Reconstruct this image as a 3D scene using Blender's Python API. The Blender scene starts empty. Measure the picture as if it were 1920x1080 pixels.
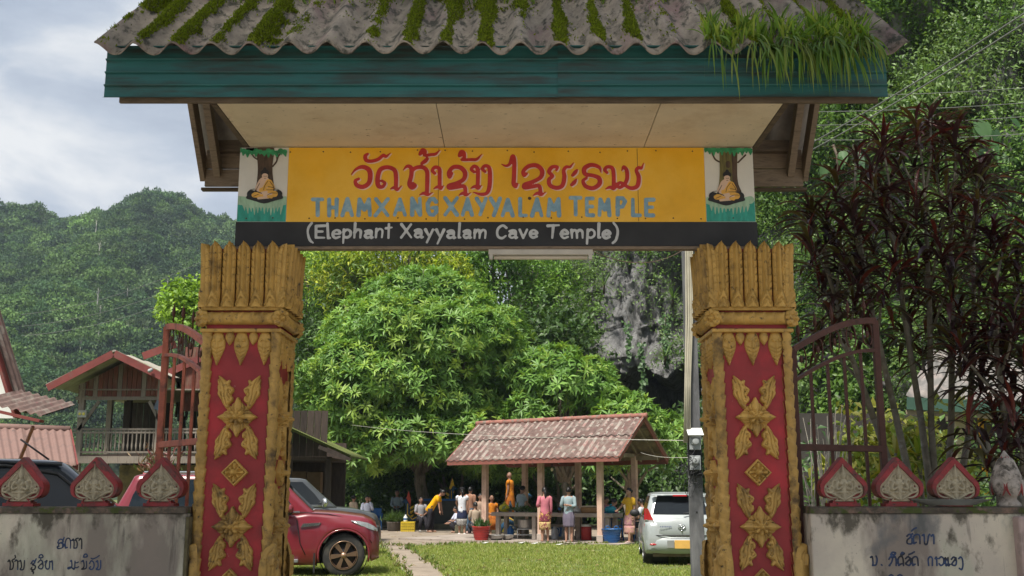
import bpy, bmesh, math, random
import numpy as np
from mathutils import Vector, Matrix, noise as mnoise
scene = bpy.context.scene
rad = math.radians
# ---------------------------------------------------------------- camera
CAM_Z = 1.56
F_PX = 1950.0
PITCH = math.atan(377.0 / F_PX)
cam_data = bpy.data.cameras.new("camera")
cam_data.lens = 36.0 * F_PX / 1920.0
cam_data.sensor_width = 36.0
cam_data.clip_start = 0.1
cam_data.clip_end = 4000.0
cam = bpy.data.objects.new("camera", cam_data)
scene.collection.objects.link(cam)
cam.location = (0, 0, CAM_Z)
cam.rotation_euler = (math.pi / 2 + PITCH, 0, 0)
scene.camera = cam
# ---------------------------------------------------------------- sun, sky, exposure
SUN_EL, SUN_AZ = 62.0, -150.0          # azimuth measured from +Y (away from the camera) towards +X
SUN_POWER, SUN_ANGLE = 3.9, 9.0
SKY_STRENGTH, CLOUD_STRENGTH = 0.10, 0.49
EXPOSURE = 0.88
world = bpy.data.worlds.new("World")
scene.world = world
world.use_nodes = True
wn = world.node_tree
wn.nodes.clear()
def wnode(t, **k):
	n = wn.nodes.new(t)
	for a, b in k.items():
		setattr(n, a, b)
	return n
sky = wnode('ShaderNodeTexSky', sky_type='NISHITA', sun_disc=False)
sky.sun_elevation = rad(SUN_EL)
sky.sun_rotation = rad(SUN_AZ)
sky.air_density, sky.dust_density, sky.ozone_density = 1.0, 1.5, 1.0
bg_sky = wnode('ShaderNodeBackground')
bg_sky.inputs['Strength'].default_value = SKY_STRENGTH
wn.links.new(sky.outputs[0], bg_sky.inputs[0])
tc = wnode('ShaderNodeTexCoord')
mp = wnode('ShaderNodeMapping')
mp.inputs['Scale'].default_value = (1.0, 1.0, 2.2)
mp.inputs['Location'].default_value = (0.35, 0.1, 0.2)
wn.links.new(tc.outputs['Generated'], mp.inputs['Vector'])
n1 = wnode('ShaderNodeTexNoise')
n1.inputs['Scale'].default_value = 3.4
n1.inputs['Detail'].default_value = 8.0
n1.inputs['Roughness'].default_value = 0.55
n1.inputs['Distortion'].default_value = 0.35
wn.links.new(mp.outputs[0], n1.inputs['Vector'])
cr = wnode('ShaderNodeValToRGB')
cr.color_ramp.elements[0].position = 0.38
cr.color_ramp.elements[0].color = (0.40, 0.47, 0.59, 1)
cr.color_ramp.elements[1].position = 0.60
cr.color_ramp.elements[1].color = (0.96, 0.98, 1.0, 1)
e = cr.color_ramp.elements.new(0.5)
e.color = (0.60, 0.67, 0.78, 1)
wn.links.new(n1.outputs['Fac'], cr.inputs[0])
bg_cloud = wnode('ShaderNodeBackground')
bg_cloud.inputs['Strength'].default_value = CLOUD_STRENGTH
wn.links.new(cr.outputs[0], bg_cloud.inputs[0])
n2 = wnode('ShaderNodeTexNoise')
n2.inputs['Scale'].default_value = 1.7
n2.inputs['Detail'].default_value = 6.0
wn.links.new(mp.outputs[0], n2.inputs['Vector'])
cr2 = wnode('ShaderNodeValToRGB')
cr2.color_ramp.elements[0].position = 0.38
cr2.color_ramp.elements[0].color = (0.80, 0.80, 0.80, 1)
cr2.color_ramp.elements[1].position = 0.55
cr2.color_ramp.elements[1].color = (1, 1, 1, 1)
wn.links.new(n2.outputs['Fac'], cr2.inputs[0])
mixw = wnode('ShaderNodeMixShader')
wn.links.new(cr2.outputs[0], mixw.inputs[0])
wn.links.new(bg_sky.outputs[0], mixw.inputs[1])
wn.links.new(bg_cloud.outputs[0], mixw.inputs[2])
wo = wnode('ShaderNodeOutputWorld')
wn.links.new(mixw.outputs[0], wo.inputs['Surface'])
sd = bpy.data.lights.new("sun", 'SUN')
sd.energy = SUN_POWER
sd.angle = rad(SUN_ANGLE)
sd.color = (1.0, 0.95, 0.86)
sun = bpy.data.objects.new("sun", sd)
scene.collection.objects.link(sun)
_to = Vector((math.sin(rad(SUN_AZ)) * math.cos(rad(SUN_EL)), math.cos(rad(SUN_AZ)) * math.cos(rad(SUN_EL)), math.sin(rad(SUN_EL))))
sun.rotation_euler = _to.to_track_quat('Z', 'Y').to_euler()
sun.location = _to * 60
vs = scene.view_settings
vs.view_transform = 'Standard'
vs.look = 'None'
vs.exposure = EXPOSURE
vs.gamma = 1.0
vs.use_curve_mapping = False
scene.cycles.use_denoising = True
scene.cycles.max_bounces = 6
scene.cycles.diffuse_bounces = 4
scene.cycles.glossy_bounces = 3
scene.cycles.transmission_bounces = 4
scene.cycles.transparent_max_bounces = 6
scene.cycles.volume_bounces = 0
scene.cycles.sample_clamp_indirect = 4.0
# ---------------------------------------------------------------- helpers
random.seed(7)
rng = np.random.default_rng(11)
COL = scene.collection
CP, SP = math.cos(PITCH), math.sin(PITCH)
def at(px, py, Y):
	"""world point seen at photo pixel (1920 wide) at forward distance Y"""
	u = (px - 960) / F_PX
	v = (540 - py) / F_PX
	t = Y / (CP - v * SP)
	return Vector((u * t, Y, CAM_Z + (SP + v * CP) * t))
def gat(px, py, z=0.0):
	"""world point on the level z seen at photo pixel"""
	v = (540 - py) / F_PX
	r = (SP + v * CP) / (CP - v * SP)
	Y = (z - CAM_Z) / r
	p = at(px, py, Y)
	return Vector((p.x, Y, z))
def setp(o, label=None, cat=None, group=None, kind=None):
	if label: o['label'] = label
	if cat: o['category'] = cat
	if group: o['group'] = group
	if kind: o['kind'] = kind
	return o
def thing(name, label, cat, loc=(0, 0, 0), rz=0.0, group=None):
	o = bpy.data.objects.new(name, None)
	o.empty_display_size = 0.1
	COL.objects.link(o)
	o.location = loc
	o.rotation_euler = (0, 0, rz)
	return setp(o, label, cat, group)
def link(name, me, parent=None, loc=None, rot=None, M=None):
	o = bpy.data.objects.new(name, me)
	COL.objects.link(o)
	if parent is not None:
		o.parent = parent
	if M is not None:
		o.matrix_basis = M
	if loc is not None:
		o.location = loc
	if rot is not None:
		o.rotation_euler = rot
	return o
def link_w(name, me, root):
	"""child whose mesh is written in world coordinates"""
	o = bpy.data.objects.new(name, me)
	COL.objects.link(o)
	o.parent = root
	top = root
	M = Matrix.Identity(4)
	chain = []
	while top is not None:
		chain.append(top)
		top = top.parent
	for r in reversed(chain):
		M = M @ r.matrix_parent_inverse @ Matrix.LocRotScale(r.location, r.rotation_euler, r.scale)
	o.matrix_parent_inverse = M.inverted()
	return o
def copy_tree(o, parent=None, kids=None):
	if kids is None:
		kids = {}
		for c in bpy.data.objects:
			if c.parent is not None:
				kids.setdefault(c.parent.name, []).append(c)
	c = o.copy()
	COL.objects.link(c)
	c.parent = parent
	for ch in kids.get(o.name, []):
		copy_tree(ch, c, kids)
	return c
def np_mesh(name, V, F, mats=None, smooth=False, midx=None, col=None):
	"""mesh from numpy arrays; F is (n,3) or (n,4) or a list of faces"""
	me = bpy.data.meshes.new(name)
	V = np.asarray(V, dtype=np.float32)
	if isinstance(F, np.ndarray):
		n, k = F.shape
		me.vertices.add(len(V))
		me.vertices.foreach_set('co', V.ravel())
		me.loops.add(n * k)
		me.loops.foreach_set('vertex_index', F.astype(np.int32).ravel())
		me.polygons.add(n)
		me.polygons.foreach_set('loop_start', np.arange(0, n * k, k, dtype=np.int32))
		me.polygons.foreach_set('loop_total', np.full(n, k, dtype=np.int32))
		me.update(calc_edges=True)
	else:
		me.from_pydata([tuple(map(float, v)) for v in V], [], F)
		me.update()
	if mats is not None:
		if not isinstance(mats, (list, tuple)):
			mats = [mats]
		for m in mats:
			me.materials.append(m)
	if midx is not None:
		me.polygons.foreach_set('material_index', np.asarray(midx, dtype=np.int32))
	if smooth:
		me.polygons.foreach_set('use_smooth', np.ones(len(me.polygons), dtype=bool))
	if col is not None:
		a = me.color_attributes.new('col', 'FLOAT_COLOR', 'POINT')
		c4 = np.ones((len(V), 4), dtype=np.float32)
		c4[:, :3] = col
		a.data.foreach_set('color', c4.ravel())
	return me
class MB:
	"""collects shapes, then becomes one mesh object"""
	def __init__(s):
		s.v, s.f, s.m, s.sm = [], [], [], []
	def add(s, V, F, mi=0, smooth=False):
		b = len(s.v)
		s.v.extend([tuple(p) for p in V])
		for f in F:
			s.f.append([i + b for i in f])
			s.m.append(mi)
			s.sm.append(smooth)
		return s
	def box(s, c, d, R=None, mi=0, taper=1.0):
		hx, hy, hz = d[0] / 2, d[1] / 2, d[2] / 2
		P = []
		for sz in (-1, 1):
			k = taper if sz > 0 else 1.0
			for sx, sy in ((-1, -1), (1, -1), (1, 1), (-1, 1)):
				P.append(Vector((sx * hx * k, sy * hy * k, sz * hz)))
		if R is not None:
			P = [R @ p for p in P]
		c = Vector(c)
		P = [p + c for p in P]
		return s.add(P, [(3, 2, 1, 0), (4, 5, 6, 7), (0, 1, 5, 4), (1, 2, 6, 5), (2, 3, 7, 6), (3, 0, 4, 7)], mi)
	def bar(s, a, b, w, h, up=(0, 0, 1), mi=0):
		a, b = Vector(a), Vector(b)
		d = b - a
		L = d.length
		d.normalize()
		up = Vector(up)
		if abs(d.dot(up)) > 0.98:
			up = Vector((0, 1, 0))
		x = d.cross(up).normalized()
		z = x.cross(d).normalized()
		R = Matrix((x, d, z)).transposed()
		return s.box((a + b) / 2, (w, L, h), R, mi)
	def tube(s, pts, r, n=8, mi=0, caps=True, smooth=True):
		pts = [Vector(p) for p in pts]
		k = len(pts)
		rs = r if isinstance(r, (list, tuple)) else [r] * k
		V, F = [], []
		prev = None
		for i, p in enumerate(pts):
			t = (pts[min(i + 1, k - 1)] - pts[max(i - 1, 0)])
			if t.length < 1e-9:
				t = Vector((0, 0, 1))
			t.normalize()
			if prev is None:
				a = Vector((1, 0, 0)) if abs(t.x) < 0.9 else Vector((0, 1, 0))
				prev = (a - t * a.dot(t)).normalized()
			else:
				prev = (prev - t * prev.dot(t))
				if prev.length < 1e-6:
					a = Vector((1, 0, 0)) if abs(t.x) < 0.9 else Vector((0, 1, 0))
					prev = (a - t * a.dot(t))
				prev.normalize()
			w = t.cross(prev)
			for j in range(n):
				q = 2 * math.pi * j / n
				V.append(p + (prev * math.cos(q) + w * math.sin(q)) * rs[i])
		for i in range(k - 1):
			for j in range(n):
				F.append((i * n + j, i * n + (j + 1) % n, (i + 1) * n + (j + 1) % n, (i + 1) * n + j))
		if caps:
			F.append(tuple(reversed(range(n))))
			F.append(tuple(range((k - 1) * n, k * n)))
		return s.add(V, F, mi, smooth)
	def lathe(s, prof, n=16, c=(0, 0, 0), mi=0, R=None, smooth=True, caps=True):
		V, F = [], []
		c = Vector(c)
		for r, z in prof:
			for j in range(n):
				q = 2 * math.pi * j / n
				p = Vector((r * math.cos(q), r * math.sin(q), z))
				V.append((R @ p if R is not None else p) + c)
		k = len(prof)
		for i in range(k - 1):
			for j in range(n):
				F.append((i * n + j, i * n + (j + 1) % n, (i + 1) * n + (j + 1) % n, (i + 1) * n + j))
		if caps:
			F.append(tuple(reversed(range(n))))
			F.append(tuple(range((k - 1) * n, k * n)))
		return s.add(V, F, mi, smooth)
	def loft(s, rings, mi=0, smooth=True, caps=True, closed=True):
		n = len(rings[0])
		V = [p for r in rings for p in r]
		F = []
		for i in range(len(rings) - 1):
			for j in range(n if closed else n - 1):
				F.append((i * n + j, i * n + (j + 1) % n, (i + 1) * n + (j + 1) % n, (i + 1) * n + j))
		if caps:
			F.append(tuple(reversed(range(n))))
			F.append(tuple(range((len(rings) - 1) * n, len(rings) * n)))
		return s.add(V, F, mi, smooth)
	def prism(s, poly, M, depth, mi=0):
		"""2-D outline (x, z) extruded along +y by depth, through matrix M"""
		n = len(poly)
		V = [M @ Vector((x, 0, z)) for x, z in poly] + [M @ Vector((x, depth, z)) for x, z in poly]
		F = [tuple(range(n)), tuple(reversed(range(n, 2 * n)))]
		for i in range(n):
			j = (i + 1) % n
			F.append((j, i, n + i, n + j))
		return s.add(V, F, mi)
	def ball(s, c, r, n=10, mi=0, sc=(1, 1, 1), R=None):
		prof = []
		V, F = [], []
		c = Vector(c)
		m = max(4, n // 2 + 1)
		for i in range(m + 1):
			a = math.pi * i / m
			for j in range(n):
				q = 2 * math.pi * j / n
				p = Vector((r * sc[0] * math.sin(a) * math.cos(q), r * sc[1] * math.sin(a) * math.sin(q), -r * sc[2] * math.cos(a)))
				V.append((R @ p if R is not None else p) + c)
		for i in range(m):
			for j in range(n):
				F.append((i * n + j, i * n + (j + 1) % n, (i + 1) * n + (j + 1) % n, (i + 1) * n + j))
		return s.add(V, F, mi, True)
	def mesh(s, name, mats, bevel=0):
		me = bpy.data.meshes.new(name)
		me.from_pydata(s.v, [], s.f)
		if not isinstance(mats, (list, tuple)):
			mats = [mats]
		for m in mats:
			me.materials.append(m)
		me.polygons.foreach_set('material_index', s.m)
		me.polygons.foreach_set('use_smooth', s.sm)
		me.update()
		return me
	def build(s, name, mats, parent=None, world_co=True, bevel=0.0, loc=None, rot=None):
		me = s.mesh(name, mats)
		if parent is not None and world_co:
			o = link_w(name, me, parent)
		else:
			o = link(name, me, parent, loc, rot)
		if bevel > 0:
			b = o.modifiers.new('bevel', 'BEVEL')
			b.width = bevel
			b.segments = 2
			b.limit_method = 'ANGLE'
			b.angle_limit = rad(40)
		return o
# ---------------------------------------------------------------- materials
MATS = {}
def _n(nt, t, **k):
	n = nt.nodes.new(t)
	for a, b in k.items():
		setattr(n, a, b)
	return n
def mat(name, base, rough=0.7, var=0.25, scale=6.0, bump=0.0, bscale=40.0, bdist=0.01, metal=0.0, spec=0.4, second=None, smask=(0.5, 0.62), sscale=3.0, sdetail=8.0,
		third=None, tmask=(0.55, 0.6), tscale=18.0, objvar=0.0, coat=0.0, stretch=(1, 1, 1), tstretch=(1, 1, 1), emit=None, alpha=None, coords='Object'):
	"""principled material: base colour with noise variation, a second colour where a noise passes smask, a third as specks"""
	if name in MATS:
		return MATS[name]
	m = bpy.data.materials.new(name)
	m.use_nodes = True
	nt = m.node_tree
	p = nt.nodes['Principled BSDF']
	tcn = _n(nt, 'ShaderNodeTexCoord')
	mpn = _n(nt, 'ShaderNodeMapping')
	mpn.inputs['Scale'].default_value = stretch
	nt.links.new(tcn.outputs[coords], mpn.inputs['Vector'])
	vec = mpn.outputs[0]
	oi = _n(nt, 'ShaderNodeObjectInfo')
	add = _n(nt, 'ShaderNodeVectorMath', operation='ADD')
	mul = _n(nt, 'ShaderNodeVectorMath', operation='SCALE')
	nt.links.new(oi.outputs['Random'], mul.inputs['Scale'])
	mul.inputs[0].default_value = (37.0, 19.0, 53.0)
	nt.links.new(vec, add.inputs[0])
	nt.links.new(mul.outputs[0], add.inputs[1])
	vec = add.outputs[0]
	nz = _n(nt, 'ShaderNodeTexNoise')
	nz.inputs['Scale'].default_value = scale
	nz.inputs['Detail'].default_value = 6
	nz.inputs['Roughness'].default_value = 0.6
	nt.links.new(vec, nz.inputs['Vector'])
	b = Vector(base[:3])
	rp = _n(nt, 'ShaderNodeValToRGB')
	rp.color_ramp.elements[0].position = 0.3
	rp.color_ramp.elements[0].color = (*(b * (1 - var)), 1)
	rp.color_ramp.elements[1].position = 0.7
	rp.color_ramp.elements[1].color = (*[min(1.0, c * (1 + var)) for c in b], 1)
	nt.links.new(nz.outputs['Fac'], rp.inputs[0])
	colr = rp.outputs[0]
	def layer(colr, c2, mk, sc, det, st):
		mp2 = _n(nt, 'ShaderNodeMapping')
		mp2.inputs['Scale'].default_value = st
		nt.links.new(vec, mp2.inputs['Vector'])
		nn = _n(nt, 'ShaderNodeTexNoise')
		nn.inputs['Scale'].default_value = sc
		nn.inputs['Detail'].default_value = det
		nn.inputs['Roughness'].default_value = 0.65
		nt.links.new(mp2.outputs[0], nn.inputs['Vector'])
		mr = _n(nt, 'ShaderNodeMapRange')
		mr.inputs['From Min'].default_value = mk[0]
		mr.inputs['From Max'].default_value = mk[1]
		nt.links.new(nn.outputs['Fac'], mr.inputs['Value'])
		mx = _n(nt, 'ShaderNodeMix', data_type='RGBA')
		nt.links.new(mr.outputs[0], mx.inputs['Factor'])
		nt.links.new(colr, mx.inputs[6])
		mx.inputs[7].default_value = (*c2[:3], 1)
		return mx.outputs[2]
	if second is not None:
		colr = layer(colr, second, smask, sscale, sdetail, (1, 1, 1))
	if third is not None:
		colr = layer(colr, third, tmask, tscale, 5.0, tstretch)
	if objvar > 0:
		hs = _n(nt, 'ShaderNodeHueSaturation')
		mr = _n(nt, 'ShaderNodeMapRange')
		mr.inputs['To Min'].default_value = 1 - objvar
		mr.inputs['To Max'].default_value = 1 + objvar
		nt.links.new(oi.outputs['Random'], mr.inputs['Value'])
		nt.links.new(mr.outputs[0], hs.inputs['Value'])
		nt.links.new(colr, hs.inputs['Color'])
		colr = hs.outputs[0]
	nt.links.new(colr, p.inputs['Base Color'])
	p.inputs['Roughness'].default_value = rough
	p.inputs['Metallic'].default_value = metal
	p.inputs['Specular IOR Level'].default_value = spec
	if coat:
		p.inputs['Coat Weight'].default_value = coat
		p.inputs['Coat Roughness'].default_value = 0.05
	if bump > 0:
		nb = _n(nt, 'ShaderNodeTexNoise')
		nb.inputs['Scale'].default_value = bscale
		nb.inputs['Detail'].default_value = 5
		nt.links.new(vec, nb.inputs['Vector'])
		bp = _n(nt, 'ShaderNodeBump')
		bp.inputs['Strength'].default_value = bump
		bp.inputs['Distance'].default_value = bdist
		nt.links.new(nb.outputs['Fac'], bp.inputs['Height'])
		nt.links.new(bp.outputs[0], p.inputs['Normal'])
	if emit:
		p.inputs['Emission Color'].default_value = (*emit[:3], 1)
		p.inputs['Emission Strength'].default_value = emit[3]
	MATS[name] = m
	return m
def leaf_mat(name, trans=0.35, rough=0.45, spec=0.4, tint=(1.15, 1.1, 0.6)):
	"""leaves: colour from the mesh attribute 'col', some light passing through"""
	if name in MATS:
		return MATS[name]
	m = bpy.data.materials.new(name)
	m.use_nodes = True
	nt = m.node_tree
	p = nt.nodes['Principled BSDF']
	out = nt.nodes['Material Output']
	at_ = _n(nt, 'ShaderNodeAttribute')
	at_.attribute_name = 'col'
	nt.links.new(at_.outputs['Color'], p.inputs['Base Color'])
	p.inputs['Roughness'].default_value = rough
	p.inputs['Specular IOR Level'].default_value = spec
	tr = _n(nt, 'ShaderNodeBsdfTranslucent')
	mm = _n(nt, 'ShaderNodeMix', data_type='RGBA', blend_type='MULTIPLY')
	mm.inputs['Factor'].default_value = 1
	nt.links.new(at_.outputs['Color'], mm.inputs[6])
	mm.inputs[7].default_value = (*tint, 1)
	nt.links.new(mm.outputs[2], tr.inputs['Color'])
	mx = _n(nt, 'ShaderNodeMixShader')
	mx.inputs[0].default_value = trans
	nt.links.new(p.outputs[0], mx.inputs[1])
	nt.links.new(tr.outputs[0], mx.inputs[2])
	nt.links.new(mx.outputs[0], out.inputs['Surface'])
	MATS[name] = m
	return m
# ---------------------------------------------------------------- relief engine: strokes -> one clean mesh in the xz plane, facing -y
def spline(pts, n=6):
	"""Catmull-Rom through points of any dimension"""
	P = [np.array(p, dtype=float) for p in pts]
	if len(P) < 3:
		return P
	out = []
	Q = [2 * P[0] - P[1]] + P + [2 * P[-1] - P[-2]]
	for i in range(1, len(Q) - 2):
		a, b, c, d = Q[i - 1], Q[i], Q[i + 1], Q[i + 2]
		for k in range(n):
			t = k / n
			out.append(0.5 * ((2 * b) + (c - a) * t + (2 * a - 5 * b + 4 * c - d) * t * t + (3 * b - a - 3 * c + d) * t ** 3))
	out.append(P[-1])
	return out
def S(pts, r, h=0.0, sp=6):
	"""stroke: points (x, z) or (x, z, r); r default radius; h height of the relief"""
	P = [(p[0], p[1], p[2] if len(p) > 2 else r) for p in pts]
	return (spline(P, sp) if sp and len(P) > 2 else [np.array(p, float) for p in P], h)
def field(strokes, X, Z):
	sdf = np.full(X.shape, 1e3)
	hh = np.zeros(X.shape)
	for P, h in strokes:
		if len(P) == 1:
			P = [P[0], P[0] + np.array([1e-6, 0, 0])]
		rm = max(p[2] for p in P)
		xs = [p[0] for p in P]; zs = [p[1] for p in P]
		i0 = np.searchsorted(Z[:, 0], min(zs) - rm * 1.6 - .01); i1 = np.searchsorted(Z[:, 0], max(zs) + rm * 1.6 + .01)
		j0 = np.searchsorted(X[0], min(xs) - rm * 1.6 - .01); j1 = np.searchsorted(X[0], max(xs) + rm * 1.6 + .01)
		if i1 <= i0 or j1 <= j0:
			continue
		x = X[i0:i1, j0:j1]; z = Z[i0:i1, j0:j1]
		sd = sdf[i0:i1, j0:j1]; hs = hh[i0:i1, j0:j1]
		for a, b in zip(P[:-1], P[1:]):
			dx, dz = b[0] - a[0], b[1] - a[1]
			L2 = dx * dx + dz * dz + 1e-12
			t = np.clip(((x - a[0]) * dx + (z - a[1]) * dz) / L2, 0, 1)
			d = np.hypot(x - a[0] - t * dx, z - a[1] - t * dz)
			r = a[2] + (b[2] - a[2]) * t
			sd[...] = np.minimum(sd, d - r)
			if h:
				hs[...] = np.maximum(hs, h * np.sqrt(np.clip(1 - (d / np.maximum(r, 1e-6)) ** 2, 0, 1)))
	return sdf, hh
def field_arrays(X, Z, sdf, hh, y0=0.0):
	dz = Z[1, 0] - Z[0, 0]; dx = X[0, 1] - X[0, 0]
	inside = sdf < 0
	c = inside[:-1, :-1] | inside[1:, :-1] | inside[:-1, 1:] | inside[1:, 1:]
	gz, gx = np.gradient(sdf, dz, dx)
	out = (sdf > 0) & (sdf < 3 * max(dx, dz))
	gl = np.hypot(gx, gz) + 1e-6
	Xo = np.where(out, X - gx / gl * sdf, X)
	Zo = np.where(out, Z - gz / gl * sdf, Z)
	n, m = X.shape
	idx = np.arange(n * m).reshape(n, m)
	q = np.stack([idx[:-1, :-1][c], idx[:-1, 1:][c], idx[1:, 1:][c], idx[1:, :-1][c]], 1)
	used, inv = np.unique(q, return_inverse=True)
	F = inv.reshape(q.shape)
	V = np.stack([Xo.ravel()[used], y0 - np.where(out, 0, hh).ravel()[used], Zo.ravel()[used]], 1)
	return V, F
def grid(x0, x1, z0, z1, res):
	nx = max(3, int(math.ceil((x1 - x0) / res)) + 1); nz = max(3, int(math.ceil((z1 - z0) / res)) + 1)
	return np.meshgrid(np.linspace(x0, x1, nx), np.linspace(z0, z1, nz))
def bounds(strokes):
	a = np.array([p for P, h in strokes for p in P])
	r = a[:, 2].max() + .004
	return a[:, 0].min() - r, a[:, 0].max() + r, a[:, 1].min() - r, a[:, 1].max() + r
def relief(name, strokes, m, res=0.004, grooves=(), y0=0.0, extra=None, base=0.0):
	x0, x1, z0, z1 = bounds(strokes)
	X, Z = grid(x0, x1, z0, z1, res)
	sdf, hh = field(strokes, X, Z)
	if base:
		hh = np.maximum(hh, base)
	for P, dep in grooves:
		s2, _ = field([(P, 0)], X, Z)
		hh = np.maximum(hh - dep * np.clip(-s2 / (P[0][2]), 0, 1), 0.002)
	if extra is not None:
		hh = extra(X, Z, hh)
	V, F = field_arrays(X, Z, sdf, hh, y0)
	return np_mesh(name, V, F, m, smooth=True)
def flat_art(name, layers, res=0.004, step=0.0012, y0=0.0, bounds_=None):
	"""painted marks: each layer (strokes, material) a flat sheet a little proud of the one below, one mesh"""
	VV, FF, MI, ms = [], [], [], []
	nv = 0
	for i, (st, m) in enumerate(layers):
		x0, x1, z0, z1 = bounds(st)
		if bounds_:
			x0, x1, z0, z1 = max(x0, bounds_[0]), min(x1, bounds_[1]), max(z0, bounds_[2]), min(z1, bounds_[3])
		X, Z = grid(x0, x1, z0, z1, res)
		sdf, hh = field(st, X, Z)
		V, F = field_arrays(X, Z, sdf, hh * 0, y0 - step * (i + 1))
		if not len(F):
			continue
		if bounds_:
			V[:, 0] = np.clip(V[:, 0], bounds_[0], bounds_[1]); V[:, 2] = np.clip(V[:, 2], bounds_[2], bounds_[3])
		VV.append(V); FF.append(F + nv); nv += len(V)
		if m not in ms:
			ms.append(m)
		MI.append(np.full(len(F), ms.index(m)))
	return np_mesh(name, np.concatenate(VV), np.concatenate(FF), ms, midx=np.concatenate(MI))
# ---------------------------------------------------------------- gate materials
M_GOLD = mat('ochre_gold_paint', (0.50, 0.30, 0.075), rough=0.55, var=0.22, scale=9, bump=0.25, bscale=60, second=(0.13, 0.075, 0.025), smask=(0.54, 0.72), sscale=4, third=(0.05, 0.035, 0.02), tmask=(0.60, 0.70), tscale=22)
M_GOLD2 = mat('ochre_gold_paint_weathered', (0.43, 0.26, 0.07), rough=0.6, var=0.25, scale=9, bump=0.3, bscale=60, second=(0.10, 0.06, 0.024), smask=(0.52, 0.66), sscale=5, third=(0.04, 0.03, 0.018), tmask=(0.60, 0.70), tscale=26)
M_RED = mat('red_paint', (0.27, 0.022, 0.026), rough=0.5, var=0.2, scale=3.5, bump=0.12, bscale=30, second=(0.42, 0.025, 0.035), smask=(0.50, 0.66), sscale=2.6, third=(0.36, 0.20, 0.17), tmask=(0.70, 0.74), tscale=16, tstretch=(1, 1, 0.6))
M_REDTRIM = mat('red_trim_paint', (0.24, 0.026, 0.030), rough=0.6, var=0.3, scale=8, bump=0.3, bscale=50, second=(0.09, 0.04, 0.035), smask=(0.50, 0.64), sscale=9, third=(0.03, 0.025, 0.02), tmask=(0.60, 0.66), tscale=30)
M_CONC = mat('old_concrete', (0.32, 0.29, 0.26), rough=0.9, var=0.25, scale=7, bump=0.4, bscale=60, second=(0.12, 0.10, 0.085), smask=(0.5, 0.66), sscale=5)
M_SHEET = mat('fibre_cement_roof', (0.25, 0.21, 0.175), rough=0.9, var=0.35, stretch=(1, .4, .4), scale=11, bump=0.8, bscale=70, second=(0.21, 0.135, 0.135), smask=(0.52, 0.64), sscale=2.2, third=(0.055, 0.052, 0.04), tmask=(0.50, 0.62), tscale=15)
M_SHEETU = mat('roof_underside', (0.20, 0.17, 0.15), rough=0.9, var=0.3)
M_TEAL = mat('teal_metal_fascia', (0.022, 0.115, 0.115), rough=0.5, var=0.22, scale=3, stretch=(0.35, 1, 3), spec=0.4, second=(0.035, 0.045, 0.042), smask=(0.47, 0.66), sscale=4, third=(0.11, 0.06, 0.04), tmask=(0.66, 0.74), tscale=12, tstretch=(0.6, 1, 3))
M_RUSTY = mat('rusty_rib_edge', (0.10, 0.085, 0.06), rough=0.7, var=0.4, scale=6, stretch=(0.5, 1, 2))
M_SOFFIT = mat('cream_soffit_panel', (0.68, 0.57, 0.41), rough=0.8, var=0.1, scale=2.5, second=(0.52, 0.39, 0.25), smask=(0.52, 0.75), sscale=2.2, third=(0.16, 0.12, 0.07), tmask=(0.64, 0.70), tscale=34, tstretch=(0.5, 1, 1))
M_WOOD = mat('weathered_timber', (0.25, 0.185, 0.13), rough=0.85, var=0.35, scale=5, stretch=(1, 6, 6), bump=0.4, bscale=30, second=(0.10, 0.075, 0.055), smask=(0.5, 0.68), sscale=5)
M_WOODD = mat('dark_timber', (0.11, 0.08, 0.055), rough=0.9, var=0.35, scale=6, stretch=(1, 5, 5), bump=0.3)
M_YELLOW = mat('sign_yellow_paint', (0.76, 0.39, 0.012), rough=0.45, var=0.12, scale=2.2, second=(0.82, 0.47, 0.05), smask=(0.45, 0.65), sscale=1.4, third=(0.30, 0.17, 0.03), tmask=(0.72, 0.76), tscale=26)
M_BLACK = mat('sign_black_paint', (0.020, 0.019, 0.020), rough=0.55, var=0.4, scale=4, third=(0.20, 0.18, 0.10), tmask=(0.73, 0.76), tscale=60)
M_LRED = mat('letter_red_paint', (0.46, 0.028, 0.022), rough=0.45, var=0.18, scale=12)
M_LPINK = mat('letter_pink_shade', (0.74, 0.50, 0.42), rough=0.5, var=0.12, scale=12)
M_LBLUE = mat('letter_blue_paint', (0.20, 0.33, 0.42), rough=0.5, var=0.25, scale=16, second=(0.34, 0.42, 0.42), smask=(0.52, 0.70), sscale=16)
M_LGREY = mat('letter_grey_paint', (0.50, 0.50, 0.50), rough=0.5, var=0.15, scale=14)
M_LNAVY = mat('letter_navy_paint', (0.022, 0.045, 0.115), rough=0.6, var=0.5, scale=9, second=(0.012, 0.012, 0.016), smask=(0.48, 0.58), sscale=6)
M_PWHITE = mat('picture_pale_ground', (0.62, 0.58, 0.52), rough=0.5, var=0.1, scale=3)
M_PTEAL = mat('picture_teal', (0.03, 0.29, 0.22), rough=0.5, var=0.3, scale=14, stretch=(2, 1, 0.6))
M_PGREEN = mat('picture_pale_green', (0.30, 0.44, 0.30), rough=0.5, var=0.25, scale=16, stretch=(2, 1, 0.6))
M_PLEAF = mat('picture_leaf_green', (0.035, 0.24, 0.10), rough=0.5, var=0.5, scale=20)
M_PTRUNK = mat('picture_bark', (0.075, 0.045, 0.028), rough=0.5, var=0.5, scale=20, stretch=(3, 1, 0.5))
M_PTRUNK2 = mat('picture_bark_olive', (0.13, 0.11, 0.035), rough=0.5, var=0.5, scale=16, stretch=(3, 1, 0.4))
M_PROBE = mat('picture_robe', (0.66, 0.35, 0.06), rough=0.5, var=0.15, scale=14)
M_PSKIN = mat('picture_skin', (0.62, 0.42, 0.30), rough=0.5, var=0.08, scale=14)
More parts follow.
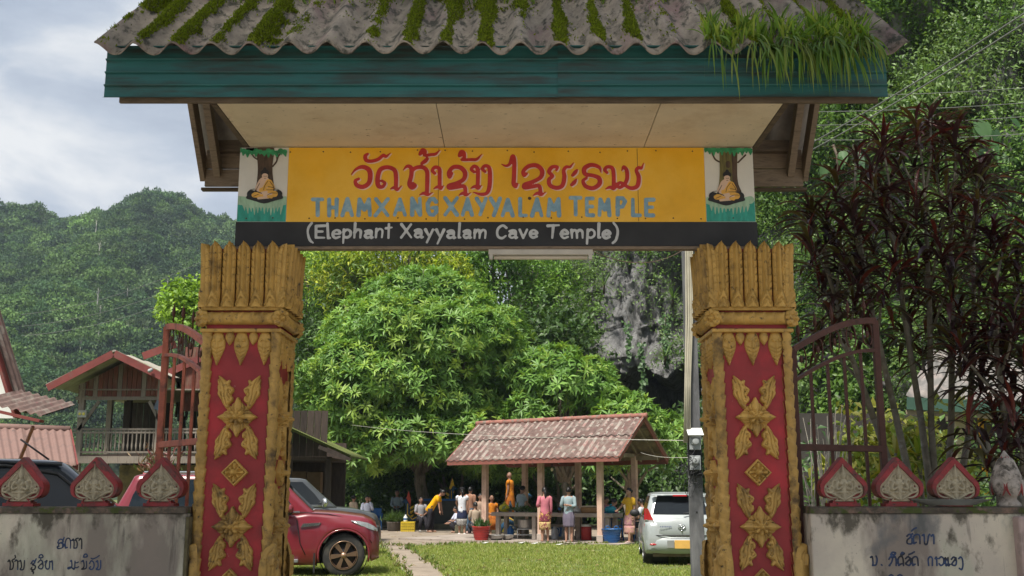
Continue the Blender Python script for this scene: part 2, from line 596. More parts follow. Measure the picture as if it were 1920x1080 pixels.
M_PINK_ = mat('picture_ink', (0.02, 0.018, 0.018), rough=0.5, var=0.2)
# ---------------------------------------------------------------- gate pillars
GY = 7.5                     # front face of the pillars
HW = 0.272
PCX = (-1.972, 1.750)
PCY = GY + HW
def zl(py, Y=GY): return at(960, py, Y).z
Z_CORE = 3.36
Z_PET0, Z_PET1 = zl(574, 7.42), zl(449, 7.40)
Z_RING = zl(597)
Z_FIL = zl(620)
def petal_mesh():
	nu, nv = 21, 64
	H = Z_PET1 - Z_PET0
	V, F = [], []
	for j in range(nv):
		t = j / (nv - 1)
		w = 0.0475
		if t > 0.82:
			w *= max(0.02, max(0.0, 1 - ((t - 0.82) / 0.18) ** 2.2) ** .9)
		fl = 0.012 + 0.035 * (math.sin(t * 2.6 + 0.3)) * (1 - t) + 0.050 * t ** 2.2 - 0.25 * max(0, t - 0.8) ** 2
		for i in range(nu):
			u = -1 + 2 * i / (nu - 1)
			au = abs(u)
			rel = 0.020 * (1 - au ** 2.2)
			rel += 0.020 * max(0, 1 - au / 0.30)                      # central ridge
			if 0.34 < au < 0.50: rel -= 0.011
			if au > 0.5 and t > 0.28:                                  # notched side leaves
				ph = (t * 9 - au * 0.5) % 1.0
				rel += 0.009 * ph - (0.008 if ph < 0.16 else 0)
			for hgt, bw in ((0.31, 1.0), (0.15, 1.0)):                 # two chevron petals at the foot
				lim = hgt * (1 - au ** 1.3 * 0.75)
				if t < lim:
					d = lim - t
					rel = 0.024 + 0.030 * (1 - au * 0.8) * min(1, d / 0.03) * (1.3 if hgt < 0.2 else 1)
					if 0.030 < d < 0.060: rel -= 0.016
			V.append((u * w, -(fl + rel), t * H))
	for j in range(nv - 1):
		for i in range(nu - 1):
			a = j * nu + i
			F.append((a, a + 1, a + nu + 1, a + nu))
	# back skin so that the petal has thickness
	nb = len(V)
	for j in range(nv):
		for i in (0, nu - 1):
			x, y, z = V[j * nu + i]
			V.append((x, y + 0.03, z))
	for j in range(nv - 1):
		F.append((j * nu, (j + 1) * nu, nb + 2 * (j + 1), nb + 2 * j))
		F.append((j * nu + nu - 1, nb + 2 * j + 1, nb + 2 * j + 3, (j + 1) * nu + nu - 1))
		F.append((nb + 2 * j, nb + 2 * j + 2, nb + 2 * j + 3, nb + 2 * j + 1))
	return np_mesh('petal', V, F, M_GOLD, smooth=True)
def scroll_mesh():
	# flame scroll: foot at the lower inner end, tip at the upper outer end, lobed on both sides
	st = [S([(0.038, -0.008, .016), (0.052, 0.040, .030), (0.052, 0.090, .042), (0.060, 0.135, .036), (0.082, 0.178, .020), (0.108, 0.216, .003)], .02, .034),
		S([(0.030, 0.120, .024), (0.010, 0.112, .016), (0.016, 0.090, .010)], .015, .040), S([(0.046, 0.160, .020), (0.034, 0.176, .012)], .012, .030),
		S([(0.034, 0.028, .022), (0.012, 0.040, .015), (0.010, 0.060, .009)], .01, .034), S([(0.080, 0.060, .016), (0.102, 0.085, .012), (0.106, 0.110, .005)], .01, .024),
		S([(0.086, 0.100, .016), (0.106, 0.130, .011), (0.108, 0.152, .004)], .01, .024), S([(0.090, 0.140, .014), (0.108, 0.168, .009), (0.112, 0.190, .003)], .01, .022)]
	gr = [S([(0.040, 0.005), (0.058, 0.060), (0.062, 0.110), (0.074, 0.155), (0.100, 0.205)], .0045), S([(0.062, 0.020), (0.082, 0.062), (0.088, 0.100)], .0035),
		S([(0.030, 0.060), (0.040, 0.085), (0.030, 0.098)], .0035), S([(0.012, 0.110), (0.030, 0.118), (0.036, 0.104)], .004), S([(0.044, 0.142), (0.052, 0.152)], .0035), S([(0.020, 0.036), (0.034, 0.040)], .0035)]
	return relief('scroll_leaf', st, M_GOLD, res=0.0042, grooves=[(P, .018) for P, h in gr])
def rosette_mesh(s=1.0):
	a = 0.142 * s
	X, Z = grid(-a * 1.05, a * 1.05, -a * 1.05, a * 1.05, 0.0048 * max(s, .7))
	d = np.abs(X) + np.abs(Z)
	r = np.hypot(X, Z) / a
	th = np.arctan2(Z, X)
	sdf = (d - a * (1 - .10 * np.abs(np.sin(4 * th)) ** 3 + .03 * np.cos(16 * th))) / 1.414
	h = np.full(X.shape, 0.016)
	# four pointed leaves along the axes with a groove outline and a ridge
	for k in range(4):
		c, s_ = math.cos(k * math.pi / 2), math.sin(k * math.pi / 2)
		along = (X * c + Z * s_) / a
		acr = np.abs(-X * s_ + Z * c) / a
		wv = 0.30 * np.clip(np.sin(np.clip((along - 0.08) / 0.92, 0, 1) * math.pi), 0, 1) ** 0.75
		q = acr / np.maximum(wv, 1e-3)
		h = np.where(q < 1, np.maximum(h, 0.022 + 0.016 * (1 - q)), h)
		h = np.where((q > 0.55) & (q < 0.75), h - 0.007, h)
		h = np.where((q > 1) & (q < 1.25) & (along > .1), h - 0.006, h)
	pet = 0.30 + 0.10 * np.abs(np.cos(th * 4))
	h = np.where(r < pet, np.maximum(h, 0.038 + 0.012 * np.abs(np.cos(th * 4)) - 0.01 * r), h)
	h = np.where(r < 0.15, 0.040 + 0.030 * np.sqrt(np.clip(1 - (r / 0.15) ** 2, 0, 1)), h)
	V, F = field_arrays(X, Z, sdf, h + .75 * np.maximum(h - .016, -.008))
	return np_mesh('rosette', V, F, M_GOLD, smooth=True)
def diamond_mesh():
	a = 0.096
	X, Z = grid(-a * 1.05, a * 1.05, -a * 1.05, a * 1.05, 0.0042)
	d = (np.abs(X) + np.abs(Z)) / a
	r = np.hypot(X, Z) / a; th = np.arctan2(Z, X)
	h = np.where(d > 0.82, 0.028, 0.016)
	h = np.where((r < 0.5 + 0.2 * np.abs(np.cos(2 * th))) & (d < .8), 0.024 + 0.008 * np.cos(th * 8), h)
	h = np.where(r < 0.24, 0.03 + 0.03 * np.sqrt(np.clip(1 - (r / 0.24) ** 2, 0, 1)), h)
	V, F = field_arrays(X, Z, (d - 1) * a / 1.414, h + .8 * np.maximum(h - .016, -.008))
	return np_mesh('diamond_boss', V, F, M_GOLD, smooth=True)
def drop_mesh(L, w, plain=False):
	st = [S([(0, 0, w * .78), (0, -L * 0.25, w), (0, -L * 0.55, w * 0.66), (0, -L * 0.95, w * 0.05)], w, .03, 5)]
	if not plain:
		st += [S([(-w * .38, -L * .12, w * .30)], w, .042, 0), S([(w * .38, -L * .12, w * .30)], w, .042, 0), S([(0, -L * .2, w * .3), (0, -L * .7, w * .12)], w, .044, 0)]
		gr = []
		for k in range(4):
			z = -L * (0.32 + 0.14 * k); ww = w * (0.85 - 0.18 * k)
			gr += [S([(0, z - L * .09), (ww, z)], .004, 0, 0), S([(0, z - L * .09), (-ww, z)], .004, 0, 0)]
		return relief('leaf_drop', st, M_GOLD, res=.004, grooves=[(P, .012) for P, h in gr])
	return relief('small_leaf_drop', st, M_GOLD, res=.004)
def corner_mould_mesh(z0, z1):
	"""upright corner roll cut with overlapping leaves"""
	nz = int((z1 - z0) / 0.0085); na = 18
	V, F = [], []
	for j in range(nz + 1):
		z = z0 + (z1 - z0) * j / nz
		for i in range(na + 1):
			a = (-0.12 + 1.24 * i / na) * math.pi * 1.5
			s_ = i / na - 0.5
			ph = ((z / 0.088) - abs(s_) * 1.6) % 1.0
			r = 0.032 + 0.012 * ph - (0.007 if abs(s_) < 0.03 else 0)
			V.append((r * math.cos(a), r * math.sin(a), z))
	for j in range(nz):
		for i in range(na):
			b = j * (na + 1) + i
			F.append((b, b + 1, b + na + 2, b + na + 1))
	return np_mesh('corner_moulding', V, F, M_GOLD2, smooth=True)
def ring_mesh(L):
	nx, na = int(L / 0.007), 12
	V, F = [], []
	for j in range(nx + 1):
		x = -L / 2 + L * j / nx
		for i in range(na + 1):
			a = math.pi * (i / na - 0.5)
			s_ = i / na - 0.5
			ph = (x / 0.075 - abs(s_) * 0.9) % 1.0
			r = 0.042 + (0.018 * ph if abs(s_) < 0.33 else 0.004)
			V.append((x, -r * math.cos(a), r * math.sin(a)))
	for j in range(nx):
		for i in range(na):
			b = j * (na + 1) + i
			F.append((b, b + na + 1, b + na + 2, b + 1))
	return np_mesh('garland_roll', V, F, M_GOLD, smooth=True)
def flower_disc_mesh():
	R_ = 0.066
	X, Z = grid(-R_ * 1.1, R_ * 1.1, -R_ * 1.1, R_ * 1.1, 0.004)
	r = np.hypot(X, Z) / R_; th = np.arctan2(Z, X)
	lim = 0.9 + 0.1 * np.abs(np.cos(th * 4))
	h = 0.030 + 0.012 * np.abs(np.cos(th * 4)) - 0.018 * (r - .5) ** 2
	h = np.where((r > .38) & (r < .46), h - 0.012, h)
	h = np.where(r < 0.36, 0.048 - 0.02 * (r / .36) ** 2, h)
	h = np.where(r < 0.16, 0.058, h)
	V, F = field_arrays(X, Z, (r - lim) * R_, h)
	return np_mesh('corner_flower', V, F, M_GOLD, smooth=True)
def corner_leaf_mesh():
	st = [S([(0, -.17, .06), (0, -.05, .075), (.012, .05, .055), (.03, .10, .022)], .06, .045),
		S([(-.045, -.12, .03), (-.05, .0, .02)], .02, .05), S([(.05, -.12, .03), (.055, .0, .02)], .02, .05), S([(0, -.02, .022), (.01, .04, .018)], .02, .065)]
	gr = [S([(-.03, -.15), (-.03, .02), (0.0, .07)], .004), S([(.03, -.15), (.035, .0)], .004), S([(0, -.15), (0, -.03)], .004)]
	return relief('corner_leaf', st, M_GOLD2, res=.005, grooves=[(P, .014) for P, h in gr])
ME_PETAL, ME_SCROLL, ME_ROS, ME_DIA = petal_mesh(), scroll_mesh(), rosette_mesh(), diamond_mesh()
ME_DROP, ME_DROP2 = drop_mesh(0.215, 0.056), drop_mesh(0.085, 0.034, True)
ME_RING, ME_FLOWER, ME_CLEAF = ring_mesh(0.575), flower_disc_mesh(), corner_leaf_mesh()
ME_CMOULD = corner_mould_mesh(0.55, Z_FIL - 0.01)
def gold_copy(me):
	c = me.copy(); c.materials.clear(); c.materials.append(M_GOLD2); return c
ME_SCROLL2, ME_ROS2, ME_DIA2 = gold_copy(ME_SCROLL), gold_copy(ME_ROS), gold_copy(ME_DIA)
def pillar(cx, label):
	root = thing('gate_pillar', label, 'pillar', (cx, PCY, 0), 0, 'carved pillars of the temple gate')
	core = MB()
	core.box((0, 0, (0.5 + Z_FIL) / 2), (2 * HW - .05, 2 * HW - .05, Z_FIL - 0.5))
	core.build('red_shaft', M_RED, root, False, bevel=.006)
	MB().box((0, 0, (Z_FIL + Z_PET0) / 2), (2 * HW - .03, 2 * HW - .03, Z_PET0 - Z_FIL - .006)).build('red_collar', M_RED, root, False)
	MB().box((0, 0, (Z_PET0 + Z_CORE - .05) / 2), (2 * HW - .02, 2 * HW - .02, Z_CORE - Z_PET0 - .05)).build('capital_core', M_REDTRIM, root, False, bevel=.01)
	MB().box((0, 0, .25), (2 * HW + .22, 2 * HW + .22, .5)).box((0, 0, .53), (2 * HW + .1, 2 * HW + .1, .06)).build('plinth', M_GOLD2, root, False, bevel=.02)
	f = MB()
	f.box((0, 0, Z_FIL), (2 * HW + .05, 2 * HW + .05, .026)).box((0, 0, Z_PET0 - .005), (2 * HW + .05, 2 * HW + .05, .03))
	f.build('fillet', M_GOLD, root, False, bevel=.006)
	for sx, sy, a in ((1, -1, -90), (1, 1, 0), (-1, 1, 90), (-1, -1, 180)):
		link('corner_moulding', ME_CMOULD, root, (sx * (HW - .024), sy * (HW - .024), 0), (0, 0, rad(a - 22)))
		d = Vector((sx, sy, 0)).normalized()
		ang = math.atan2(d.x, -d.y)
		link('corner_flower', ME_FLOWER, root, Vector((sx * (HW + .015), sy * (HW + .015), Z_RING)) - d * 0.01, (0, 0, ang))
		link('corner_leaf', ME_CLEAF, root, Vector((sx * (HW - .02), sy * (HW - .02), zl(1052))) + d * 0.02, (0, 0, ang))
	zc = zl(782, GY)
	z2 = zl(988, GY)
	zd1 = zl(886, GY)
	for k in range(4):
		q = rad(90 * k)
		def put(nm, me, x, z, off, flip=(1, 1), tilt=0):
			M = Matrix.Rotation(q, 4, 'Z') @ Matrix.Translation((x, -(HW - .025) - off, z)) @ Matrix.Rotation(tilt, 4, 'Y') @ Matrix.Diagonal((flip[0], 1, flip[1], 1))
			return link(nm, me, root, M=M)
		for i in range(5):
			put('petal', ME_PETAL, (i - 2) * 0.1055, Z_PET0, 0.012)
		for i, s_ in ((0, -1), (1, 1)):                       # petals that close the capital's corner
			if s_ > 0:
				M = Matrix.Rotation(q + rad(45), 4, 'Z') @ Matrix.Translation((0, -(HW - .01) * 1.36, Z_PET0)) @ Matrix.Diagonal((.9, 1, .97, 1))
				link('petal', ME_PETAL, root, M=M)
		put('garland_roll', ME_RING, 0, Z_RING, 0.022)
		for i in range(3):
			put('leaf_drop', ME_DROP, (i - 1) * 0.172, Z_FIL - .045, 0.001)
		for i in range(2):
			put('small_leaf_drop', ME_DROP2, (i - .5) * 0.172, Z_FIL - .025, 0.001)
		for z, w in ((zc, 0), (z2, 1)):
			sc_, ro_ = (ME_SCROLL2, ME_ROS2) if w else (ME_SCROLL, ME_ROS)
			put('rosette', ro_, 0, z, 0.001)
			for fx in (1, -1):
				for fz in (1, -1):
					put('scroll_leaf', sc_, fx * 0.040, z + fz * 0.082, 0.0008, (fx, fz))
		put('diamond_boss', ME_DIA, 0, zd1, 0.001)
		put('diamond_boss', ME_DIA2, 0, 2 * z2 - zd1, 0.001)
	return root
pillar(PCX[0], 'red and gold carved gate pillar beside the dark red SUV')
pillar(PCX[1], 'red and gold carved gate pillar in front of the utility pole')
# ---------------------------------------------------------------- gate roof
roof = thing('gate_roof', 'mossy corrugated gable roof with green metal fascia over the temple gate', 'roof', (-0.08, 7.8, 4.2))
EAVE_Y, RIDGE_Y = 6.66, 7.87
EAVE_Z = at(960, 100, EAVE_Y).z
SLOPE = math.tan(rad(40))
RIDGE_Z = EAVE_Z + (RIDGE_Y - EAVE_Y) * SLOPE
RX0, RX1 = -2.83, 2.69
PIT = 0.2625
AMP = 0.082
def wave(x):
	c = 0.5 + 0.5 * math.cos(2 * math.pi * (x - RX0) / PIT)
	return AMP * c ** 1.25
SN, CS = math.sin(math.atan(SLOPE)), math.cos(math.atan(SLOPE))
SLEN = (RIDGE_Y - EAVE_Y) / CS
def roof_pt(x, s, h, back=False):
	"""point on the slope: s along it from the eave, h above it"""
	y = EAVE_Y + s * CS - h * SN
	z = EAVE_Z + s * SN + h * CS
	return (x, 2 * RIDGE_Y - y if back else y, z)
def roof_sheet(x0, x1, back, seed):
	nx, ns = int((x1 - x0) / PIT * 14), 14
	r = random.Random(seed)
	lift = r.uniform(0, .008)
	V, F, MI = [], [], []
	for lay in (0, 1):
		for j in range(ns + 1):
			for i in range(nx + 1):
				x = x0 + (x1 - x0) * i / nx
				s = SLEN * j / ns
				edge = (0.012 * mnoise.noise((x * 9, seed, 0)) + 0.006 * mnoise.noise((x * 40, seed, 3))) if j == 0 else 0
				h = wave(x) + lift + 0.006 * mnoise.noise((x * 3, s * 2, seed)) - (0.009 if lay else 0)
				V.append(roof_pt(x, s + edge - .015, h, back))
	n1 = (nx + 1) * (ns + 1)
	for lay in (0, 1):
		for j in range(ns):
			for i in range(nx):
				a = lay * n1 + j * (nx + 1) + i
				q = (a, a + 1, a + nx + 2, a + nx + 1)
				if (lay == 1) != back: q = q[::-1]
				F.append(q); MI.append(lay)
	for i in range(nx):
		F.append((i, n1 + i, n1 + i + 1, i + 1)); MI.append(0)
	for j in range(ns):
		for i in (0, nx):
			a = j * (nx + 1) + i
			F.append((a, a + nx + 1, n1 + a + nx + 1, n1 + a)); MI.append(0)
	o = link_w('roof_sheet', np_mesh('roof_sheet', V, F, [M_SHEET, M_SHEETU], smooth=True, midx=MI), roof)
	return o
xs = [RX0, RX0 + 5 * PIT, RX0 + 10 * PIT, RX0 + 15 * PIT, RX1]
for i in range(4):
	roof_sheet(xs[i] - (0.0 if i == 0 else .06), xs[i + 1], False, i + 1)
	roof_sheet(xs[i] - (0.0 if i == 0 else .06), xs[i + 1], True, i + 11)
rc = MB()
rc.tube([(RX0 + (RX1 - RX0) * i / 24, RIDGE_Y, RIDGE_Z + .05 + .008 * mnoise.noise((i, 0, 5))) for i in range(25)], .13, 12)
rc.build('ridge_cap', M_SHEET, roof)
# fascia: ribbed metal, two lengths
F_Y = 6.76
FZ0, FZ1 = at(960, 184, F_Y).z, at(960, 88, F_Y).z
FXL, FXR = at(197, 150, F_Y).x, at(1662, 150, F_Y).x
def fascia(x0, x1, dy, seed):
	prof = []
	n = 56
	for i in range(n + 1):
		t = i / n
		ph = (t * 4.0 + 0.12) % 1.0
		y = 0.0
		if ph < 0.18: y = -0.024 * math.sin(ph / 0.18 * math.pi) ** .7
		prof.append((y, FZ0 + (FZ1 - FZ0) * t, 0 < ph < 0.18))
	V, F, MI = [], [], []
	nx = 20
	for back in (0, 1):
		for i in range(nx + 1):
			x = x0 + (x1 - x0) * i / nx
			for y, z, rb in prof:
				V.append((x, F_Y + dy + y + back * .004 + .004 * mnoise.noise((x * 2, z * 3, seed)), z))
	m = n + 1
	for i in range(nx):
		for j in range(n):
			F.append((i * m + j, (i + 1) * m + j, (i + 1) * m + j + 1, i * m + j + 1)); MI.append(1 if (prof[j + 1][2] and prof[j + 1][0] > prof[j][0] - .001 and prof[j][2]) else 0)
	b = (nx + 1) * m
	for i in range(nx):
		for j in range(n):
			F.append((b + i * m + j, b + i * m + j + 1, b + (i + 1) * m + j + 1, b + (i + 1) * m + j)); MI.append(0)
	for i in range(nx):
		F.append((i * m, b + i * m, b + (i + 1) * m, (i + 1) * m)); MI.append(1)
	link_w('fascia_sheet', np_mesh('fascia_sheet', V, F, [M_TEAL, M_RUSTY], midx=MI), roof)
XS_ = at(1046, 150, F_Y).x
fascia(FXL, XS_ + .03, 0.0, 1)
fascia(XS_, FXR, -0.006, 2)
def plank(a, b, w, h, m=None, name='plank', up=(0, 0, 1)):
	o = MB().bar(a, b, w, h, up)
	return o.build(name, m or M_WOOD, roof, bevel=.004)
ZS = at(960, 276, 7.72).z               # soffit level
plank((FXL + .1, F_Y + .03, FZ0 + .02), (FXR - .06, F_Y + .03, FZ0 + .02), .03, .09, M_WOODD, 'eave_batten')
# soffit panels
SX = [-2.035, at(826, 230, 7.25).x, at(1222, 230, 7.25).x, 1.868]
for i in range(3):
	MB().box(((SX[i] + SX[i + 1]) / 2, (6.80 + 7.86) / 2, ZS + .006), (SX[i + 1] - SX[i] - .006, 7.86 - 6.80, .012)).build('soffit_panel', M_SOFFIT, roof)
plank((-2.035, 6.83, ZS + .06), (1.868, 6.83, ZS + .06), .05, .09, M_WOODD, 'eave_batten')
for x in (-2.06, 1.893):
	MB().box((x, 7.35, ZS + .12), (.04, 1.05, .24)).build('side_board', M_WOODD, roof)
# barge rafters, purlins and rear fascia seen from below
BY = 2 * RIDGE_Y - 6.97
RZ = at(390, 345, BY).z
for x, sg in ((-2.70, 1), (2.56, -1)):
	k = 0.0
	top = (x, RIDGE_Y, RIDGE_Z - .20)
	plank((x, BY + .02, RZ + .06), top, .045, .15, M_WOOD, 'barge_rafter')
	plank((x + sg * .13, BY - .02, RZ + .08), (x + sg * .13, RIDGE_Y, RIDGE_Z - .2), .06, .10, M_WOOD, 'rafter')
	plank((x, 6.86, FZ0 + .12), top, .045, .15, M_WOODD, 'barge_rafter')
	plank((x + sg * .13, 6.86, FZ0 + .14), (x + sg * .13, RIDGE_Y, RIDGE_Z - .2), .06, .10, M_WOODD, 'rafter')
	xa, xb = (x + sg * .02, x + sg * .62)
	plank((xa, BY - .03, RZ + .045), (xb, BY - .03, RZ + .045), .03, .155, M_WOOD, 'plank')
	plank((xa, BY - .03, RZ + .215), (xb, BY - .03, RZ + .215), .03, .17, M_WOOD, 'plank')
	plank((xa + sg * .12, BY - .09, RZ + .31), (xb, BY - .09, RZ + .31), .08, .10, M_WOODD, 'purlin')
	plank((xa + sg * .12, 8.25, RIDGE_Z - .62), (xb + .4 * sg, 8.25, RIDGE_Z - .62), .07, .10, M_WOODD, 'purlin')
	plank((xa + sg * .12, 7.40, RIDGE_Z - .68), (xb + .4 * sg, 7.40, RIDGE_Z - .68), .07, .10, M_WOODD, 'purlin')
plank((-2.72, BY + .02, RZ - .045), (2.58, BY + .02, RZ - .045), .06, .025, M_WOODD, 'rear_batten')
plank((-2.05, BY - .03, RZ + .14), (1.90, BY - .03, RZ + .14), .03, .34, M_WOODD, 'rear_board')
for x in (-1.985, 1.757):
	MB().box((x, 7.93, (Z_CORE + RIDGE_Z - .25) / 2), (.16, .16, RIDGE_Z - .25 - Z_CORE)).build('roof_post', M_WOODD, roof)
for x0, x1 in ((-2.07, -1.83), (1.66, 1.86)):
	MB().box(((x0 + x1) / 2, 7.80, ZS - .026), (x1 - x0, .20, .046)).build('beam_end', M_WOOD, roof, bevel=.01)
# moss on the crests and trough sides, individual tufts
def leaf_arrays(O, D, N, L, W, droop=0.15, fold=0.12):
	"""5-vertex leaves, vectorised: base, mid, left, right, tip"""
	O, D, N = np.asarray(O, float), np.asarray(D, float), np.asarray(N, float)
	D = D / (np.linalg.norm(D, axis=1, keepdims=True) + 1e-9)
	Sd = np.cross(D, N); Sd /= (np.linalg.norm(Sd, axis=1, keepdims=True) + 1e-9)
	N = np.cross(Sd, D)
	L = np.asarray(L, float).reshape(-1, 1); W = np.asarray(W, float).reshape(-1, 1)
	base = O
	mid = O + D * L * .5 - N * L * droop * .2
	lf = O + D * L * .45 + Sd * W * .5 + N * W * fold
	rt = O + D * L * .45 - Sd * W * .5 + N * W * fold
	tip = O + D * L - N * L * droop
	n = len(O)
	V = np.stack([base, mid, lf, rt, tip], 1).reshape(-1, 3)
	b = (np.arange(n) * 5)[:, None]
	F = np.concatenate([b + np.array([[0, 1, 2]]), b + np.array([[0, 3, 1]]), b + np.array([[1, 4, 2]]), b + np.array([[1, 3, 4]])], 0)
	return V, F
def tri_arrays(O, D, N, L, W):
	"""3-vertex blades"""
	O, D, N = np.asarray(O, float), np.asarray(D, float), np.asarray(N, float)
	Sd = np.cross(D, N); Sd /= (np.linalg.norm(Sd, axis=1, keepdims=True) + 1e-9)
	L = np.asarray(L, float).reshape(-1, 1); W = np.asarray(W, float).reshape(-1, 1)
	V = np.stack([O + Sd * W * .5, O - Sd * W * .5, O + D * L], 1).reshape(-1, 3)
	return V, np.arange(len(O) * 3).reshape(-1, 3)
def rcol(n, pal, jit=0.15, per=1):
	pal = np.asarray(pal, float)
	k = rng.integers(0, len(pal), n)
	c = pal[k] * (1 + jit * rng.uniform(-1, 1, (n, 1)))
	return np.repeat(c, per, 0)
M_LEAF = leaf_mat('leaf')
M_LEAFG = leaf_mat('leaf_glossy', trans=0.34, rough=0.42, spec=0.3)
M_MOSS = leaf_mat('moss', trans=0.2, rough=0.9, spec=0.1, tint=(1, 1, .6))
def moss():
	O, N_, D_ = [], [], []
	r = random.Random(3)
	strength = [r.random() ** 1.6 for _ in range(24)]
	for i in (1, 2, 3, 8, 9, 10): strength[i] = max(strength[i], .7)
	for i in (0, 6, 7): strength[i] = min(strength[i], .35)
	strength[17] = .9
	for _ in range(210000):
		x = r.uniform(RX0, RX1); s = SLEN * r.random()
		ph = ((x - RX0) / PIT + 0.5) % 1.0 - 0.5
		w = int((x - RX0) / PIT + .5)
		nb = mnoise.noise((x * 2.6, s * 1.3, 2.0)) * .50 + mnoise.noise((x * 9, s * 6, 7.0)) * .40
		near = math.exp(-((ph - 0.08) / 0.18) ** 2)
		t = nb + near * (0.22 + 0.85 * strength[w % 24]) - 0.52 + 0.22 * (s / SLEN) ** 2 - (0.12 if s < .10 else 0)
		if t < 0 and r.random() > math.exp(t * 14) * .5: continue
		e_ = 0.02
		sl = (wave(x + e_) - wave(x - e_)) / (2 * e_)
		p = roof_pt(x, s, wave(x) + .004)
		n = Vector((-sl, -SN, CS)).normalized()
		d = (n + Vector((r.uniform(-.7, .7), r.uniform(-.7, .3) - .2, r.uniform(-.7, .3)))).normalized()
		O.append(p); D_.append(d); N_.append((r.uniform(-1, 1), r.uniform(-1, 1), r.uniform(-1, 1)))
	n = len(O)
	V, F = tri_arrays(O, D_, N_, rng.uniform(.012, .028, n), rng.uniform(.010, .018, n))
	c = rcol(n, [(.19, .26, .02), (.15, .21, .018), (.25, .31, .03), (.11, .125, .03)], .2, 3)
	o = link_w('moss', np_mesh('moss', V, F, M_MOSS, col=c), roof)
	o['kind'] = 'stuff'
moss()
# strap-leaved ferns that root on the roof
def strap_arrays(specs, seg=6):
	"""specs: list of (origin, dir, length, width, gravity, side vector)"""
	V, F = [], []
	for o, d, L, W, g, sd_ in specs:
		p = Vector(o); d = Vector(d).normalized(); sd_ = Vector(sd_)
		b = len(V)
		for k in range(seg + 1):
			t = k / seg
			w = W * (0.55 + 0.9 * t) if t < .45 else W * max(.04, (1 - ((t - .45) / .55) ** 1.7))
			sd2 = (sd_ - d * sd_.dot(d)).normalized()
			V.append(p - sd2 * w * .5); V.append(p + sd2 * w * .5)
			d = (d + Vector((0, 0, -g)) * (L / seg)).normalized()
			p = p + d * (L / seg)
		for k in range(seg):
			a = b + 2 * k
			F.append((a, a + 1, a + 3, a + 2))
	return np.array([tuple(v) for v in V]), np.array(F)
def roof_fern(label, x0, x1, s0, s1, n, hang, seed, Lr=(.14, .30), group='ferns growing on the gate roof'):
	r = random.Random(seed)
	up, dn = [], []
	for _ in range(n):
		x = r.uniform(x0, x1); s = r.uniform(s0, s1)
		h = wave(x)
		if r.random() < hang:
			x = r.uniform(x0, x1)
			o = roof_pt(x, r.uniform(-.02, .12), wave(x) + .01)
			d = (r.uniform(-.8, .8), -1.0, r.uniform(-.5, .5)); L = r.uniform(.16, .46); g = r.uniform(3, 11)
			dn.append((o, d, L, r.uniform(.010, .017), g, (r.uniform(-1, 1), r.uniform(-.3, .3), r.uniform(-.4, .4))))
		else:
			o = roof_pt(x, s, h)
			d = (r.uniform(-.5, .5), r.uniform(-.6, .2), 1.0)
			up.append((o, d, r.uniform(*Lr), r.uniform(.012, .020), r.uniform(1.5, 9), (r.uniform(-1, 1), r.uniform(-1, 1), 0.1)))
	ctr = roof_pt((x0 + x1) / 2, (s0 + s1) / 2, 0)
	root = thing('roof_fern', label, 'fern', ctr, 0, group)
	for nm, sp, pal in (('upright_fronds', up, [(.15, .27, .03), (.21, .34, .045), (.10, .19, .025), (.28, .36, .06)]), ('hanging_fronds', dn, [(.10, .19, .03), (.15, .26, .04), (.22, .28, .06)])):
		if not sp: continue
		V, F = strap_arrays(sp)
		o = link_w(nm, np_mesh(nm, V, F, M_LEAFG, smooth=True, col=rcol(len(sp), pal, .15, 14)), root)
		o['kind'] = 'stuff'
def rx(px, py=70, Y=6.9): return at(px, py, Y).x
roof_fern('dense clump of bright green strap ferns hanging over the green fascia', rx(1400), rx(1605), .0, .42, 620, .50, 5, (.10, .25))
roof_fern('smaller tuft of upright green fern left of the hanging clump', rx(1312), rx(1400), .04, .36, 190, .16, 6, (.08, .22))
roof_fern('thin line of small ferns along the mossy ridge', rx(420, 0, 7.7), rx(1300, 0, 7.7), SLEN - .26, SLEN - .1, 210, 0, 8, (.06, .17))
# ---------------------------------------------------------------- name board
SY = 7.70
sign = thing('temple_sign', 'yellow painted name board with red script and two monk pictures above the gate', 'sign', (-0.12, SY, 3.366))
SXL, SXR = at(447, 350, SY).x, at(1414, 350, SY).x
SZ0, SZ1 = at(960, 461, SY).z, at(960, 277, SY).z
SZB = at(960, 416, SY).z
PXL, PXR = at(539, 350, SY).x, at(1322, 350, SY).x
def board(name, x0, x1, z0, z1, m, th=.03, y=SY):
	return MB().box(((x0 + x1) / 2, y + th / 2, (z0 + z1) / 2), (x1 - x0, th, z1 - z0)).build(name, m, sign)
board('yellow_panel', PXL, PXR, SZB, SZ1, M_YELLOW)
board('black_strip', SXL - .005, SXR + .01, SZ0, SZB - .001, M_BLACK, .032, SY - .002)
board('picture_panel', SXL, PXL - .001, SZB, SZ1, M_PWHITE)
board('picture_panel', PXR + .001, SXR, SZB, SZ1, M_PWHITE)
MB().box(((SXL + SXR) / 2, SY + .04, SZ0 - .012), (SXR - SXL, .07, .022)).build('bottom_batten', M_WOOD, sign)
def px2(px, py, Y=SY):
	p = at(px, py, Y)
	return p.x, p.z
def zstroke(pts, r, ox, oy, sc, dx=0, dy=0, sp=5, Y=SY):
	"""stroke traced in a zoomed view: origin (ox, oy), scale sc; radius in zoom pixels"""
	k = 1 / sc * Y / F_PX / .965
	P = []
	for p in pts:
		x, z = px2(ox + (p[0] + dx) / sc, oy + (p[1] + dy) / sc, Y)
		P.append((x, z, (p[2] if len(p) > 2 else r) * k))
	return S(P, r * k, 0, sp)
